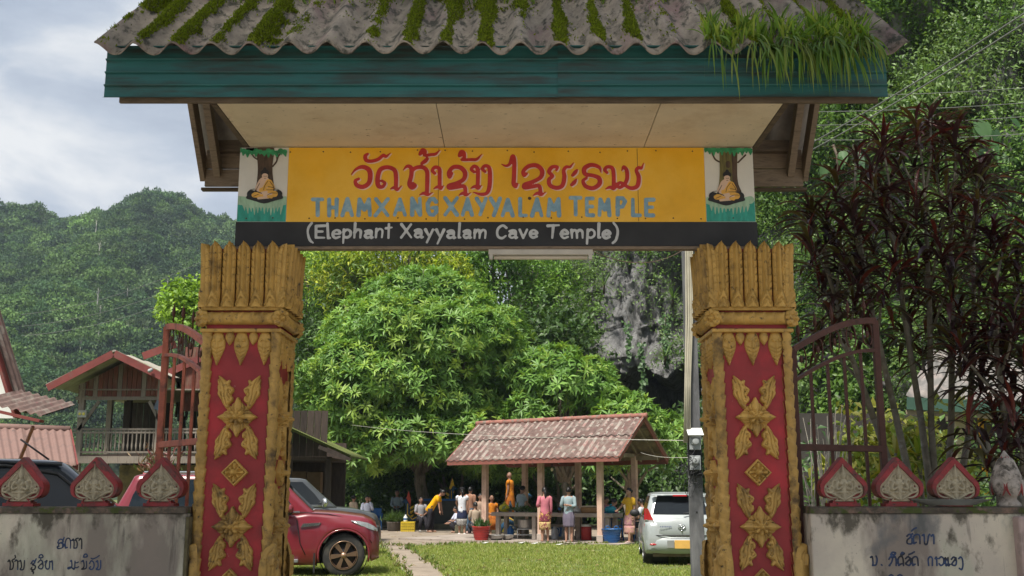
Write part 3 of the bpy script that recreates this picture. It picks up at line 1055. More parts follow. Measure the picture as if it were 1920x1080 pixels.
LAO = [
[(60, 184, 3), (88, 152, 8), (128, 138, 13), (165, 155, 15), (174, 192, 15), (165, 235, 14), (130, 258, 14), (94, 248, 13), (84, 222, 10), (104, 210, 9)],
[(158, 60, 8), (144, 74, 12), (150, 98, 12), (180, 104, 11), (222, 92, 11), (252, 68, 10), (268, 76, 9), (296, 54, 2)],
[(244, 222, 9), (262, 236, 9), (246, 258, 11), (222, 250, 14), (218, 205, 14), (234, 155, 14), (276, 140, 13), (318, 156, 13), (328, 195, 13), (328, 258, 12)],
[(296, 270, 4), (318, 262, 10), (336, 276, 8), (362, 250, 2)],
[(370, 158, 2), (396, 134, 10), (420, 146, 13), (420, 190, 13), (408, 240, 13), (424, 264, 12), (444, 250, 10), (432, 236, 8)],
[(418, 170, 10), (446, 144, 12), (488, 140, 13), (514, 164, 13), (516, 215, 13), (514, 292, 12)],
[(470, 306, 3), (496, 296, 10), (520, 306, 8), (548, 290, 2)],
[(486, 50, 7), (472, 62, 10), (486, 36, 10), (504, 44, 10), (500, 68, 10), (540, 64, 10), (566, 60, 9), (592, 36, 2)],
[(484, 116, 10), (502, 104, 13), (516, 90, 10)],
[(560, 176, 10), (546, 160, 10), (562, 140, 11), (588, 150, 12), (590, 195, 12), (590, 252, 12)],
[(556, 268, 4), (580, 258, 10), (598, 270, 7), (614, 250, 2)],
[(664, 176, 8), (650, 200, 10), (644, 172, 11), (672, 140, 13), (714, 142, 14), (742, 172, 14), (734, 212, 13), (690, 236, 12), (646, 250, 12), (650, 266, 11), (700, 258, 12), (738, 256, 12), (746, 298, 11)],
[(706, 308, 3), (730, 296, 10), (750, 308, 8), (776, 292, 2)],
[(730, 64, 7), (708, 72, 9), (718, 46, 10), (736, 52, 10), (738, 84, 10), (724, 96, 8), (780, 94, 10), (812, 92, 9), (844, 60, 2)],
[(796, 168, 9), (780, 152, 10), (798, 134, 11), (818, 150, 12), (820, 195, 12), (818, 250, 12)],
[(778, 266, 4), (802, 256, 10), (822, 268, 8), (842, 248, 2)],
[(862, 166, 9), (846, 150, 10), (862, 132, 11), (886, 142, 12), (892, 190, 13), (888, 260, 13), (872, 296, 11), (836, 302, 10), (792, 290, 3)],
[(962, 122, 3), (988, 132, 8), (1010, 120, 9), (1022, 78, 9), (1034, 76, 11), (1038, 120, 13), (1036, 200, 13), (1034, 240, 13), (1046, 258, 9), (1056, 240, 7)],
[(1112, 178, 8), (1096, 190, 10), (1092, 164, 11), (1124, 134, 13), (1172, 130, 14), (1204, 160, 14), (1196, 200, 13), (1150, 226, 12), (1100, 244, 12), (1100, 264, 11), (1150, 256, 12), (1186, 252, 12), (1196, 290, 11)],
[(1150, 310, 3), (1178, 296, 10), (1200, 306, 8), (1226, 288, 2)],
[(1290, 158, 7), (1296, 138, 9), (1264, 140, 12), (1246, 168, 12), (1268, 192, 10), (1246, 214, 12), (1252, 248, 13), (1290, 264, 13), (1326, 250, 13), (1338, 200, 13), (1334, 160, 11), (1350, 138, 10), (1372, 138, 8), (1394, 112, 2)],
[(1388, 188, 10), (1404, 170, 12), (1414, 156, 6)], [(1382, 246, 10), (1398, 230, 12), (1410, 212, 5)],
[(1558, 170, 3), (1546, 140, 11), (1500, 126, 13), (1460, 146, 14), (1462, 180, 13), (1510, 190, 12), (1546, 206, 14), (1548, 240, 14), (1510, 266, 13), (1466, 254, 13), (1450, 222, 10), (1470, 206, 8)],
[(1594, 172, 9), (1580, 156, 10), (1596, 138, 11), (1626, 146, 12), (1634, 190, 12), (1634, 254, 12)],
[(1586, 270, 4), (1614, 260, 10), (1634, 272, 7), (1658, 252, 2)],
[(1682, 160, 3), (1694, 138, 10), (1712, 160, 12), (1714, 210, 12), (1696, 244, 11), (1668, 262, 10), (1656, 244, 9), (1676, 232, 9), (1704, 250, 10), (1740, 266, 12), (1776, 252, 13), (1784, 200, 13), (1770, 160, 11), (1784, 142, 10), (1800, 146, 8), (1814, 114, 2)],
]
main = [zstroke(p, 11, 640, 270, 3.2) for p in LAO]
shade = [zstroke(p, 11, 640, 270, 3.2, 7, 5) for p in LAO]
link_w('red_lettering', flat_art('red_lettering', [(shade, M_LPINK), (main, M_LRED)], res=.0045, y0=SY - .001), sign)['kind'] = 'stuff'
CAPS = {
'T': [[(0, 1), (1, 1)], [(.5, 1), (.5, 0)]], 'H': [[(.08, 1), (.08, 0)], [(.92, 1), (.92, 0)], [(.08, .5), (.92, .5)]], 'A': [[(0, 0), (.5, 1), (1, 0)], [(.2, .35), (.8, .35)]],
'M': [[(.05, 0), (.12, 1), (.5, .35), (.88, 1), (.95, 0)]], 'X': [[(0, 0), (1, 1)], [(0, 1), (1, 0)]], 'N': [[(.05, 0), (.05, 1), (.95, 0), (.95, 1)]],
'G': [[(.95, .82), (.7, 1), (.3, .97), (.06, .7), (.06, .3), (.3, .03), (.7, 0), (.95, .2), (.95, .45), (.6, .45)]], 'Y': [[(0, 1), (.5, .5)], [(1, 1), (.35, 0)]], 'L': [[(.1, 1), (.1, 0), (.95, 0)]],
'E': [[(.95, 1), (.08, 1), (.08, 0), (.95, 0)], [(.08, .52), (.8, .52)]], 'P': [[(.08, 0), (.08, 1), (.7, 1), (.95, .8), (.7, .48), (.08, .48)]],
}
words = []
BX = [('T', 583, 608), ('H', 612, 636), ('A', 638, 664), ('M', 668, 698), ('X', 701, 731), ('A', 736, 763), ('N', 768, 792), ('G', 798, 822), ('X', 831, 860), ('A', 864, 889), ('Y', 890, 915), ('Y', 916, 941), ('A', 939, 965), ('L', 970, 990), ('A', 994, 1019), ('M', 1024, 1053), ('T', 1067, 1092), ('E', 1096, 1116), ('M', 1120, 1147), ('P', 1153, 1176), ('L', 1182, 1204), ('E', 1207, 1229)]
for ch, a, b in BX:
	jr = random.Random(a)
	jy, jh = jr.uniform(-1, 1), jr.uniform(-1.2, 1.2)
	for st in CAPS[ch]:
		P = []
		for u, v in st:
			P.append((*px2(a + 3.5 + u * (b - a - 7) + jr.uniform(-.6, .6), 403.5 + jy - v * (30.5 + jh)), .0150 * jr.uniform(.85, 1.15)))
		words.append(S(P, .0150, 0, 0))
link_w('blue_lettering', flat_art('blue_lettering', [(words, M_LBLUE)], res=.0045, y0=SY - .001), sign)['kind'] = 'stuff'
LOW = {  # x in em of x-height 1; ascender 1.75, descender -.7
'(': (.55, [[(.5, 1.9), (.15, 1.3), (.05, .6), (.2, -.3), (.5, -.7)]]), ')': (.55, [[(.05, 1.9), (.4, 1.3), (.5, .6), (.35, -.3), (.05, -.7)]]),
'E': (1.0, [[(.95, 1.65), (.1, 1.6), (.1, .02), (.95, 0)], [(.1, .85), (.75, .85)]]), 'l': (.35, [[(.15, 1.8), (.15, 0), (.32, 0)]]),
'e': (.85, [[(.08, .52), (.75, .55), (.7, .85), (.42, 1.0), (.1, .75), (.08, .3), (.35, .0), (.75, .15)]]), 'p': (.9, [[(.12, 1.0), (.12, -.7)], [(.12, .75), (.45, 1.0), (.78, .75), (.78, .25), (.45, .0), (.12, .2)]]),
'h': (.9, [[(.12, 1.8), (.12, 0)], [(.12, .65), (.4, 1.0), (.72, .8), (.72, 0)]]), 'a': (.9, [[(.12, .85), (.45, 1.0), (.72, .8), (.72, .0), (.88, .05)], [(.72, .55), (.3, .55), (.1, .25), (.35, .0), (.72, .2)]]),
'n': (.9, [[(.12, 1.0), (.12, 0)], [(.12, .65), (.4, 1.0), (.72, .8), (.72, 0)]]), 't': (.6, [[(.3, 1.65), (.3, .0)], [(.02, 1.15), (.6, 1.25)]]),
'X': (1.15, [[(.05, 0), (1.05, 1.65)], [(.1, 1.65), (1.05, 0)]]), 'y': (.9, [[(.08, 1.0), (.42, .15)], [(.82, 1.0), (.2, -.65)]]),
'm': (1.35, [[(.12, 1.0), (.12, 0)], [(.12, .65), (.38, 1.0), (.62, .8), (.62, 0)], [(.62, .65), (.9, 1.0), (1.18, .8), (1.18, 0)]]),
'C': (1.05, [[(.95, 1.35), (.6, 1.65), (.2, 1.35), (.06, .8), (.2, .2), (.6, .0), (.95, .3)]]), 'v': (.85, [[(.05, 1.0), (.4, .0), (.78, 1.0)]]), 'T': (1.15, [[(0, 1.62), (1.1, 1.7)], [(.55, 1.65), (.5, 0)]]),
}
def low_text(txt, x0, x1, ybase, xh, r, Y):
	tot = sum(LOW[c][0] + .18 if c != ' ' else .75 for c in txt)
	k = (x1 - x0) / tot
	out, cx = [], x0
	for c in txt:
		if c == ' ':
			cx += .75 * k; continue
		w, sts = LOW[c]
		jr = random.Random(int(cx * 10) + ord(c))
		jy, js, jsl = jr.uniform(-.9, .9), jr.uniform(.92, 1.08), jr.uniform(-.05, .07)
		for st in sts:
			curved = len(st) > 3 and c not in 'EX'
			P = [(*px2(cx + (u + v * jsl) * k, ybase - v * xh * js + jy, Y), r * jr.uniform(.8, 1.2) * (1.15 if i == 0 else (.8 if i == len(st) - 1 else 1))) for i, (u, v) in enumerate(st)]
			out.append(S(P, r, 0, 5 if curved else 0))
		cx += (w + .18) * k
	return out
link_w('grey_lettering', flat_art('grey_lettering', [(low_text('(Elephant Xayyalam Cave Temple)', 577, 1162, 446, 14.5, .0095, SY), M_LGREY)], res=.0036, y0=SY - .004), sign)['kind'] = 'stuff'
def monk_picture(ox, oy, right):
	"""painted picture traced in an 6.55x zoom whose origin is (ox, oy)"""
	sc = 6.55
	bx = (SXL + .002, PXL - .003, SZB + .002, SZ1 - .002) if not right else (PXR + .003, SXR - .002, SZB + .002, SZ1 - .002)
	def Z(pts, r, sp=5): return zstroke(pts, r, ox, oy, sc, sp=sp)
	L = []
	if not right:
		L.append(([Z([(60, 870), (400, 880), (800, 870)], 130), Z([(60, 960), (800, 960)], 120)], M_PTEAL))
		L.append(([Z([(60, 720), (250, 740), (450, 760), (680, 730)], 55)] + [Z([(180 + i * 42, 770), (190 + i * 40, 850 + (i * 37 % 60), 4)], 24, 0) for i in range(12)], M_PGREEN))
		L.append(([Z([(445, 130, 110), (440, 330, 90), (440, 520, 105), (430, 620, 120)], 95)], M_PTRUNK))
		L.append(([Z([(350, 225), (310, 200), (285, 165), (290, 140)], 9), Z([(535, 310), (580, 250), (600, 190), (640, 140)], 10), Z([(585, 240), (580, 150)], 7)], M_PTRUNK))
		L.append(([Z([(130 + i * 50, 110 + (i * 53 % 40)), (120 + i * 52, 150 + (i * 71 % 50), 10)], 34, 0) for i in range(12)], M_PLEAF))
		hx, hy = 440, 430
	else:
		L.append(([Z([(150, 900), (450, 890), (800, 900)], 130), Z([(150, 800), (800, 800)], 70)], M_PTEAL))
		L.append(([Z([(190, 730), (420, 780), (700, 720)], 48)] + [Z([(220 + i * 45, 790), (225 + i * 44, 850 + (i * 41 % 50), 4)], 20, 0) for i in range(11)], M_PGREEN))
		L.append(([Z([(430, 120, 112), (430, 350, 108), (430, 520, 115), (430, 640, 140)], 110)], M_PTRUNK2))
		L.append(([Z([(500, 130), (505, 350), (520, 520), (560, 620)], 30), Z([(425, 270), (425, 300)], 30), Z([(320, 255), (270, 225), (240, 170), (225, 120)], 10), Z([(550, 260), (590, 220), (640, 170)], 10)], M_PTRUNK))
		L.append(([Z([(150 + i * 50, 95 + (i * 53 % 35)), (150 + i * 50, 130 + (i * 71 % 50), 10)], 32, 0) for i in range(12)], M_PLEAF))
		hx, hy = 412, 455
	dx, dy = hx - 440, hy - 430
	def F_(pts, r, sp=5): return Z([(p[0] + dx, p[1] + dy, *p[2:]) for p in pts], r, sp)
	L.append(([F_([(270, 650), (430, 715), (600, 650)], 52), F_([(230, 690), (430, 735), (640, 690)], 22)], M_PINK_))
	L.append(([F_([(445, 480, 40), (430, 520, 78), (440, 580, 80)], 60), F_([(372, 520, 26), (345, 590, 22), (420, 640, 18)], 22), F_([(440, 430, 38), (440, 450, 30)], 36), F_([(360, 700), (480, 690)], 16)], M_PSKIN))
	L.append(([F_([(480, 495, 26), (440, 560, 22), (420, 600, 30)], 26), F_([(490, 510, 40), (520, 580, 40), (480, 620, 40)], 42), F_([(310, 660, 34), (400, 665, 34), (380, 690, 16)], 30), F_([(560, 650, 38), (480, 665, 32), (520, 690, 16)], 30), F_([(395, 600), (470, 620)], 28)], M_PROBE))
	L.append(([F_([(395, 640, 16), (460, 625, 14)], 14), F_([(430, 660, 14), (520, 650, 12)], 14), F_([(360, 698), (460, 685)], 10)], M_PSKIN))
	ink = [F_([(400, 400, 10), (408, 385, 20), (440, 372, 26), (470, 385, 20), (478, 400, 10)], 20), F_([(440, 345)], 20, 0), F_([(425, 432), (437, 433)], 3, 0), F_([(448, 433), (462, 432)], 3, 0), F_([(432, 458), (452, 458)], 3, 0)]
	ink += [F_(p, 3.2) for p in ([(480, 490), (440, 545), (425, 600)], [(375, 520), (335, 610), (400, 645)], [(500, 495), (545, 560), (550, 610)], [(270, 650), (330, 620), (400, 640)], [(590, 640), (520, 640), (470, 665)], [(480, 560), (540, 570)], [(460, 600), (540, 600)], [(300, 680), (360, 655)], [(230, 640), (260, 600), (310, 590)], [(560, 590), (610, 600), (640, 650)])]
	L.append((ink, M_PINK_))
	o = link_w('monk_picture', flat_art('monk_picture', L, res=.0036, step=.0009, y0=SY - .0005, bounds_=bx), sign)
	o['label'] = 'painted monk meditating under a tree'
monk_picture(430, 265, False)
monk_picture(1300, 265, True)
# nail heads, a knot hole and board joints
nh = MB()
rn = random.Random(12)
for i in range(34):
	px_ = 462 + 946 * i / 33 + rn.uniform(-8, 8)
	p = at(px_, 283 + rn.uniform(-1.5, 3) if i % 2 else 409 + rn.uniform(-2, 2), SY)
	nh.lathe([(.006, 0), (.005, .003)], 8, (p.x, SY - .0015, p.z), R=Matrix.Rotation(math.pi / 2, 3, 'X'))
p = at(993, 372, SY); nh.lathe([(.013, 0), (.010, .003)], 10, (p.x, SY - .004, p.z), R=Matrix.Rotation(math.pi / 2, 3, 'X'))
for px_ in (822, 1196):
	p = at(px_, 345, SY)
	nh.box((p.x, SY + .0003, (SZB + SZ1) / 2), (.0035, .003, SZ1 - SZB - .01))
nh.build('nail_heads', mat('rusty_nail', (.09, .05, .03), rough=.8), sign)['kind'] = 'stuff'
# lamp under the board
lamp = thing('tube_lamp', 'pale fluorescent batten fixed under the black strip of the name board', 'lamp', at(1013, 470, 7.72))
M_LAMP = mat('lamp_housing', (0.50, 0.46, 0.40), rough=0.6, var=0.1, third=(0.25, 0.12, 0.06), tmask=(.66, .72), tscale=20)
M_TUBE = mat('lamp_tube', (0.55, 0.47, 0.36), rough=0.35, var=0.05)
xa, xb = at(916, 468, 7.72).x, at(1111, 468, 7.72).x
lz = SZ0 - .026
MB().box(((xa + xb) / 2, 7.73, lz - .022), (xb - xa, .07, .042)).build('housing', M_LAMP, lamp, bevel=.004)
MB().tube([(xa + .04, 7.71, lz - .065), (xb - .04, 7.71, lz - .065)], .014, 10).build('tube', M_TUBE, lamp)
for x in (xa + .02, xb - .02):
	MB().box((x, 7.71, lz - .06), (.025, .04, .036)).build('end_holder', M_LAMP, lamp)
# ---------------------------------------------------------------- boundary walls with spade finials
WY = 7.40
M_WALL = bpy.data.materials.new('stained_lime_wall')
def _wall_mat():
	m = M_WALL
	m.use_nodes = True
	nt = m.node_tree
	p = nt.nodes['Principled BSDF']
	t = _n(nt, 'ShaderNodeTexCoord')
	def noise(sc, det, st=(1, 1, 1), rough=.6):
		a = _n(nt, 'ShaderNodeMapping'); a.inputs['Scale'].default_value = st
		b = _n(nt, 'ShaderNodeTexNoise'); b.inputs['Scale'].default_value = sc; b.inputs['Detail'].default_value = det; b.inputs['Roughness'].default_value = rough
		nt.links.new(t.outputs['Object'], a.inputs[0]); nt.links.new(a.outputs[0], b.inputs['Vector'])
		return b.outputs['Fac']
	def mr(v, a, b, c=0., d=1.):
		x = _n(nt, 'ShaderNodeMapRange'); x.inputs[1].default_value = a; x.inputs[2].default_value = b; x.inputs[3].default_value = c; x.inputs[4].default_value = d
		nt.links.new(v, x.inputs[0]); return x.outputs[0]
	def mix(f, a, b):
		x = _n(nt, 'ShaderNodeMix', data_type='RGBA'); nt.links.new(f, x.inputs['Factor'])
		for i, v in ((6, a), (7, b)):
			if isinstance(v, tuple): x.inputs[i].default_value = (*v, 1)
			else: nt.links.new(v, x.inputs[i])
		return x.outputs[2]
	def mth(op, a, b):
		x = _n(nt, 'ShaderNodeMath', operation=op)
		for i, v in ((0, a), (1, b)):
			if isinstance(v, (int, float)): x.inputs[i].default_value = v
			else: nt.links.new(v, x.inputs[i])
		return x.outputs[0]
	sep = _n(nt, 'ShaderNodeSeparateXYZ'); nt.links.new(t.outputs['Object'], sep.inputs[0])
	z = sep.outputs['Z']
	c = mix(mr(noise(1.4, 5), .40, .62), (.64, .57, .46), (.48, .42, .36))
	c = mix(mr(noise(2.2, 4, (1, 1, .45)), .48, .62), c, (.44, .43, .34))
	c = mix(mr(noise(1.1, 8, (1.6, 1, .5)), .50, .60, 0, .85), c, (.19, .155, .135))          # damp brown-grey streaks
	top = mr(z, 1.10, 1.46)
	c = mix(mr(mth('ADD', noise(8, 8, (1, 1, .6)), mth('MULTIPLY', mr(z, 1.16, 1.45), .20)), .60, .72, 0, .88), c, (.055, .048, .034))   # black lichen below the coping
	c = mix(mr(noise(5, 8, (2.5, 1, .25)), .60, .68, 0, .8), c, (.10, .085, .075))            # runs
	c = mix(mr(noise(1.7, 8, (1, 1, .8)), .61, .67, 0, .7), c, (.13, .135, .14))
	c = mix(mr(noise(60, 3), .66, .72, 0, .6), c, (.09, .075, .06))
	nt.links.new(c, p.inputs['Base Color'])
	p.inputs['Roughness'].default_value = .9
	bp = _n(nt, 'ShaderNodeBump'); bp.inputs['Strength'].default_value = .35; bp.inputs['Distance'].default_value = .01
	nt.links.new(noise(24, 8), bp.inputs['Height']); nt.links.new(bp.outputs[0], p.inputs['Normal'])
_wall_mat()
M_COPING = mat('mossy_coping', (0.085, 0.07, 0.055), rough=0.95, var=0.5, scale=14, bump=.6, bscale=50, second=(0.20, 0.13, 0.10), smask=(.5, .62), sscale=9, third=(0.06, .075, .02), tmask=(.52, .6), tscale=12)
M_MOSSWALL = mat('mossy_wall_end', (0.10, 0.085, 0.045), rough=0.95, var=0.5, scale=14, bump=.8, bscale=50)
M_IMAGE = mat('cream_stone_relief', (0.38, 0.33, 0.235), rough=0.85, var=0.2, scale=12, bump=.2, second=(0.17, 0.145, 0.095), smask=(.52, .68), sscale=16)
ZW = at(200, 950, WY).z
XWL = at(349, 960, WY).x
XWR = at(1519, 960, WY).x
def wall(label, x0, x1, endx):
	root = thing('boundary_wall', label, 'wall', ((x0 + x1) / 2, WY, 0), 0, 'stained walls beside the gate')
	MB().box(((x0 + x1) / 2, WY + .1, (ZW - .045) / 2), (x1 - x0, .2, ZW - .045)).build('wall_face', M_WALL, root, bevel=.012)
	n = 40
	V, rings = [], []
	for i in range(n + 1):
		x = x0 + (x1 - x0) * i / n
		j = .006 * mnoise.noise((x * 6, 1, 0)); k = .006 * mnoise.noise((x * 9, 5, 0))
		rings.append([(x, WY - .012 + j, ZW - .045), (x, WY - .012 + j, ZW - .008 + k), (x, WY + .01, ZW + k), (x, WY + .19, ZW + k), (x, WY + .214, ZW - .045)])
	MB().loft(rings, smooth=False).build('coping', M_COPING, root)
	return root
WL = wall('stained cream wall with blue script left of the gate', -5.6, XWL, XWL)
WR = wall('stained cream wall with blue script right of the gate', XWR, 4.3, XWR)
MB().box((XWL + .011, WY + .1, ZW / 2 - .03), (.02, .19, ZW - .08)).build('mossy_end', M_MOSSWALL, WL)
xq = at(1907, 1000, WY - .05).x
M_PINKCOL = mat('pink_wash', (0.40, 0.30, 0.28), rough=.9, var=.2, second=(.2, .16, .15), smask=(.5, .68), sscale=4)
MB().box((xq + .2, WY + .06, ZW / 2 - .03), (.4, .3, ZW - .07)).build('pink_end_post', M_PINKCOL, WR, bevel=.015)
def wall_text(name, strokes, ox, oy, sc, r, root):
	st = [zstroke(p, r, ox, oy, sc, Y=WY) for p in strokes]
	link_w(name, flat_art(name, [(st, M_LNAVY)], res=.0034, y0=WY - .001), root)['kind'] = 'stuff'
LT = [  # left wall, 4.5x zoom of (0, 840): three words of Lao script
[(488, 800), (500, 775), (520, 770), (535, 790), (510, 800), (495, 812)], [(512, 800), (540, 815), (525, 842), (490, 848), (484, 832), (500, 828)], [(535, 775), (542, 755)], [(530, 790), (528, 840)],
[(555, 845), (552, 800), (565, 765), (588, 765), (596, 800), (594, 845)], [(556, 845), (570, 838)],
[(608, 780), (620, 768), (626, 800), (624, 845)], [(626, 845), (648, 840), (652, 800), (640, 770), (660, 760)],
[(668, 780), (680, 762), (690, 780), (690, 848)],
[(68, 958), (80, 945), (88, 980), (84, 1025)], [(86, 1025), (108, 1018), (114, 975), (104, 948), (122, 935)], [(128, 955), (140, 945), (150, 960), (150, 1025)], [(128, 905), (132, 925)], [(165, 955), (176, 950), (182, 1000), (172, 1025), (200, 1020), (208, 950)],
[(262, 975), (280, 950), (296, 965), (276, 985), (300, 995), (290, 1025), (262, 1022), (270, 1008)], [(298, 955), (306, 935)], [(270, 1040), (284, 1048), (280, 1062)],
[(322, 965), (345, 945), (360, 965), (335, 990), (325, 1010), (350, 1020), (364, 1000), (360, 960)], [(330, 925), (335, 905), (355, 900), (364, 920), (340, 928)], [(380, 960), (398, 950), (384, 985), (392, 1018), (415, 1015), (420, 955)], [(432, 960), (442, 955), (444, 1025)],
[(596, 955), (604, 950), (606, 1000), (580, 1020), (574, 1010), (600, 1005), (628, 1022), (634, 955)], [(650, 968), (662, 962)], [(648, 1010), (664, 1002)],
[(690, 958), (704, 950), (710, 1000), (690, 1022), (722, 1018), (732, 1000), (730, 955)], [(705, 920), (712, 900), (730, 895), (738, 915), (715, 922)], [(756, 975), (770, 952), (790, 965), (794, 1000), (776, 1025), (754, 1015), (766, 1000)],
[(770, 930), (785, 935), (812, 925), (838, 908)], [(812, 960), (824, 952), (828, 1000), (812, 1022), (840, 1025), (850, 1000), (850, 950)]]
wall_text('blue_lettering', LT, 0, 840, 4.5, 5.0, WL)
RT = [  # right wall, 4.155x zoom of (1500, 820)
[(832, 770), (850, 755), (868, 765), (852, 785), (835, 800), (835, 825), (868, 828), (872, 790)], [(862, 765), (876, 750)], [(868, 730), (884, 715), (905, 705)], [(886, 828), (884, 780), (902, 758), (930, 765), (934, 828)], [(888, 828), (905, 818)],
[(952, 765), (966, 760), (970, 828), (990, 828), (1000, 770), (1010, 755)], [(1022, 770), (1036, 758), (1042, 780), (1042, 828)],
[(548, 935), (562, 930), (568, 975), (564, 998)], [(566, 998), (592, 992), (600, 950), (592, 925)], [(634, 992), (638, 996)],
[(692, 950), (704, 932), (720, 940), (712, 975), (694, 998), (700, 998)], [(718, 940), (740, 930), (748, 960), (748, 998)], [(706, 912), (720, 895), (744, 900), (735, 914), (712, 915)],
[(768, 998), (764, 950), (780, 928), (800, 940), (806, 998)], [(770, 998), (788, 985)], [(784, 912), (796, 896), (812, 905), (800, 915)],
[(822, 945), (840, 930), (856, 945), (838, 965), (824, 985), (850, 998), (862, 975), (858, 940)], [(848, 912), (868, 905), (890, 892)],
[(878, 998), (874, 950), (892, 930), (914, 940), (920, 998)], [(880, 998), (896, 988)],
[(1002, 998), (998, 950), (1014, 930), (1030, 945), (1030, 998)], [(1052, 945), (1062, 935), (1066, 998)], [(1082, 945), (1100, 930), (1118, 948), (1116, 985), (1096, 998), (1084, 985)], [(1132, 938), (1136, 998), (1146, 990)], [(1152, 938), (1156, 998), (1166, 990)],
[(1178, 950), (1196, 932), (1210, 945), (1194, 968), (1182, 990), (1208, 998), (1218, 975), (1214, 938)], [(1236, 945), (1250, 932), (1264, 950), (1268, 1000), (1258, 1030), (1240, 1020)],
[(690, 1085), (710, 1070), (728, 1085)], [(760, 1080), (780, 1070), (800, 1085)]]
wall_text('blue_lettering', RT, 1500, 820, 4.155, 6.0, WR)
SPADE = [(0, .325), (.052, .272), (.11, .205), (.157, .155), (.169, .108), (.153, .062), (.112, .040), (.078, .036), (.066, .026), (.086, .016), (.086, .0)]
def spade_meshes():
	full = SPADE + [(-x, z) for x, z in reversed(SPADE) if x > 0]
	P = spline([(x, z) for x, z in SPADE[:8]], 4)
	half = [tuple(p) for p in P] + SPADE[8:]
	full = half + [(-x, z) for x, z in reversed(half) if x > 1e-6]
	f = MB()
	inner = [(x * .80, .036 + (z - .036) * .80) if z > .03 else (x * .78, z + .012) for x, z in full]
	n = len(full)
	D = .085
	V = [(x, 0.0, z) for x, z in full] + [(x * .985, -.012, .0 + z * .99) for x, z in full] + [(x * 1.04, -.014, z + .001) for x, z in inner] + [(x, 0.012, z) for x, z in inner] + [(x, D, z) for x, z in full]
	F = []
	for i in range(n):
		j = (i + 1) % n
		for a, b in ((4, 0), (0, 1), (1, 2), (2, 3)):
			F.append((a * n + j, a * n + i, b * n + i, b * n + j))
	F.append(tuple(range(4 * n, 5 * n)))
	f.add(V, F)
	f.add([(x * .995, .011, z) for x, z in inner], [tuple(reversed(range(n)))])
	# notches along the rim read as cut leaf edges
	for t in range(3, 20):
		pass
	base = MB().box((0, .042, -.006), (.215, .12, .022))
	st = [S([(x, z, .012) for x, z in inner[::2]] + [(inner[0][0], inner[0][1], .012)], .012, .004, 0)]
	for k in range(14):
		w = .125 * math.sin(min(1, (k + 1) / 5) * 1.57) * (1 - k / 14.5)
		st.append(S([(-w, .055 + k * .017), (w, .055 + k * .017)], .016, .004, 0))
	H = .022
	st += [S([(0, .196, .0185), (0, .186, .017)], .018, .030, 0), S([(0, .212, .017), (0, .235, .010), (0, .275, .003)], .01, .026),
		S([(-.024, .196, .006), (-.026, .172, .007)], .006, .018, 0), S([(.024, .196, .006), (.026, .172, .007)], .006, .018, 0),
		S([(0, .165, .012), (0, .148, .030), (0, .118, .027), (0, .088, .020)], .02, .024), S([(-.018, .140, .018)], .018, .030, 0), S([(.018, .140, .018)], .018, .030, 0),
		S([(-.040, .150, .014), (-.054, .118, .012), (-.046, .100, .011), (-.012, .118, .009), (-.003, .140, .007)], .012, .026), S([(.040, .150, .014), (.054, .118, .012), (.046, .100, .011), (.012, .118, .009), (.003, .140, .007)], .012, .026),
		S([(-.026, .080, .010), (.026, .080, .010)], .01, .024, 0), S([(0, .070, .022), (0, .020, .006)], .02, .020)]
	for s_ in (-1, 1):
		st += [S([(s_ * .012, .032), (s_ * .05, .055), (s_ * .085, .075), (s_ * .118, .085), (s_ * .120, .105), (s_ * .104, .102)], .0085, .018),
			S([(s_ * .085, .078), (s_ * .070, .105), (s_ * .088, .122), (s_ * .098, .108)], .007, .016), S([(s_ * .070, .105), (s_ * .080, .140), (s_ * .068, .165), (s_ * .055, .158)], .0075, .016),
			S([(s_ * .066, .165), (s_ * .048, .195), (s_ * .036, .205)], .006, .014), S([(s_ * .030, .085), (s_ * .06, .072)], .006, .012)]
	X, Z = grid(-.137, .137, .018, .282, .0032)
	sdf, hh = field(st, X, Z)
	gr, _ = field([S([(-.006, .198), (-.003, .198)], .0025, 0, 0), S([(.006, .198), (.003, .198)], .0025, 0, 0), S([(-.005, .183), (.005, .183)], .002, 0, 0)], X, Z)
	hh = np.where(gr < 0, hh - .005, hh)
	V2, F2 = field_arrays(X, Z, sdf, hh, .004)
	return f.mesh('red_frame', M_REDTRIM), base.mesh('foot', M_REDTRIM), np_mesh('praying_figure', V2, F2, M_IMAGE, smooth=True)
SP_F, SP_B, SP_R = spade_meshes()
def spade(px, label, tilt=0):
	p = at(px, 945, WY + .05)
	root = thing('spade_finial', label, 'finial', (p.x, WY + .045, ZW + .018), 0, 'spade finials on the boundary walls')
	root.rotation_euler = (0, rad(tilt), 0)
	o = link('red_frame', SP_F, root)
	link('foot', SP_B, root)
	link('praying_figure', SP_R, root)
spade(36, 'red spade finial with praying figure in front of the dark vehicle window', 1)
spade(176, 'red spade finial with praying figure between the dark vehicle and the red SUV', -1)
spade(299, 'red spade finial with praying figure closest to the left gate pillar', .5)
spade(1583, 'clean red spade finial with pale praying figure in front of the gate leaf', 0)
spade(1688, 'red spade finial in front of the yellow striped plant', -.7)
spade(1793, 'worn red spade finial with wire coiled round its foot', .8)
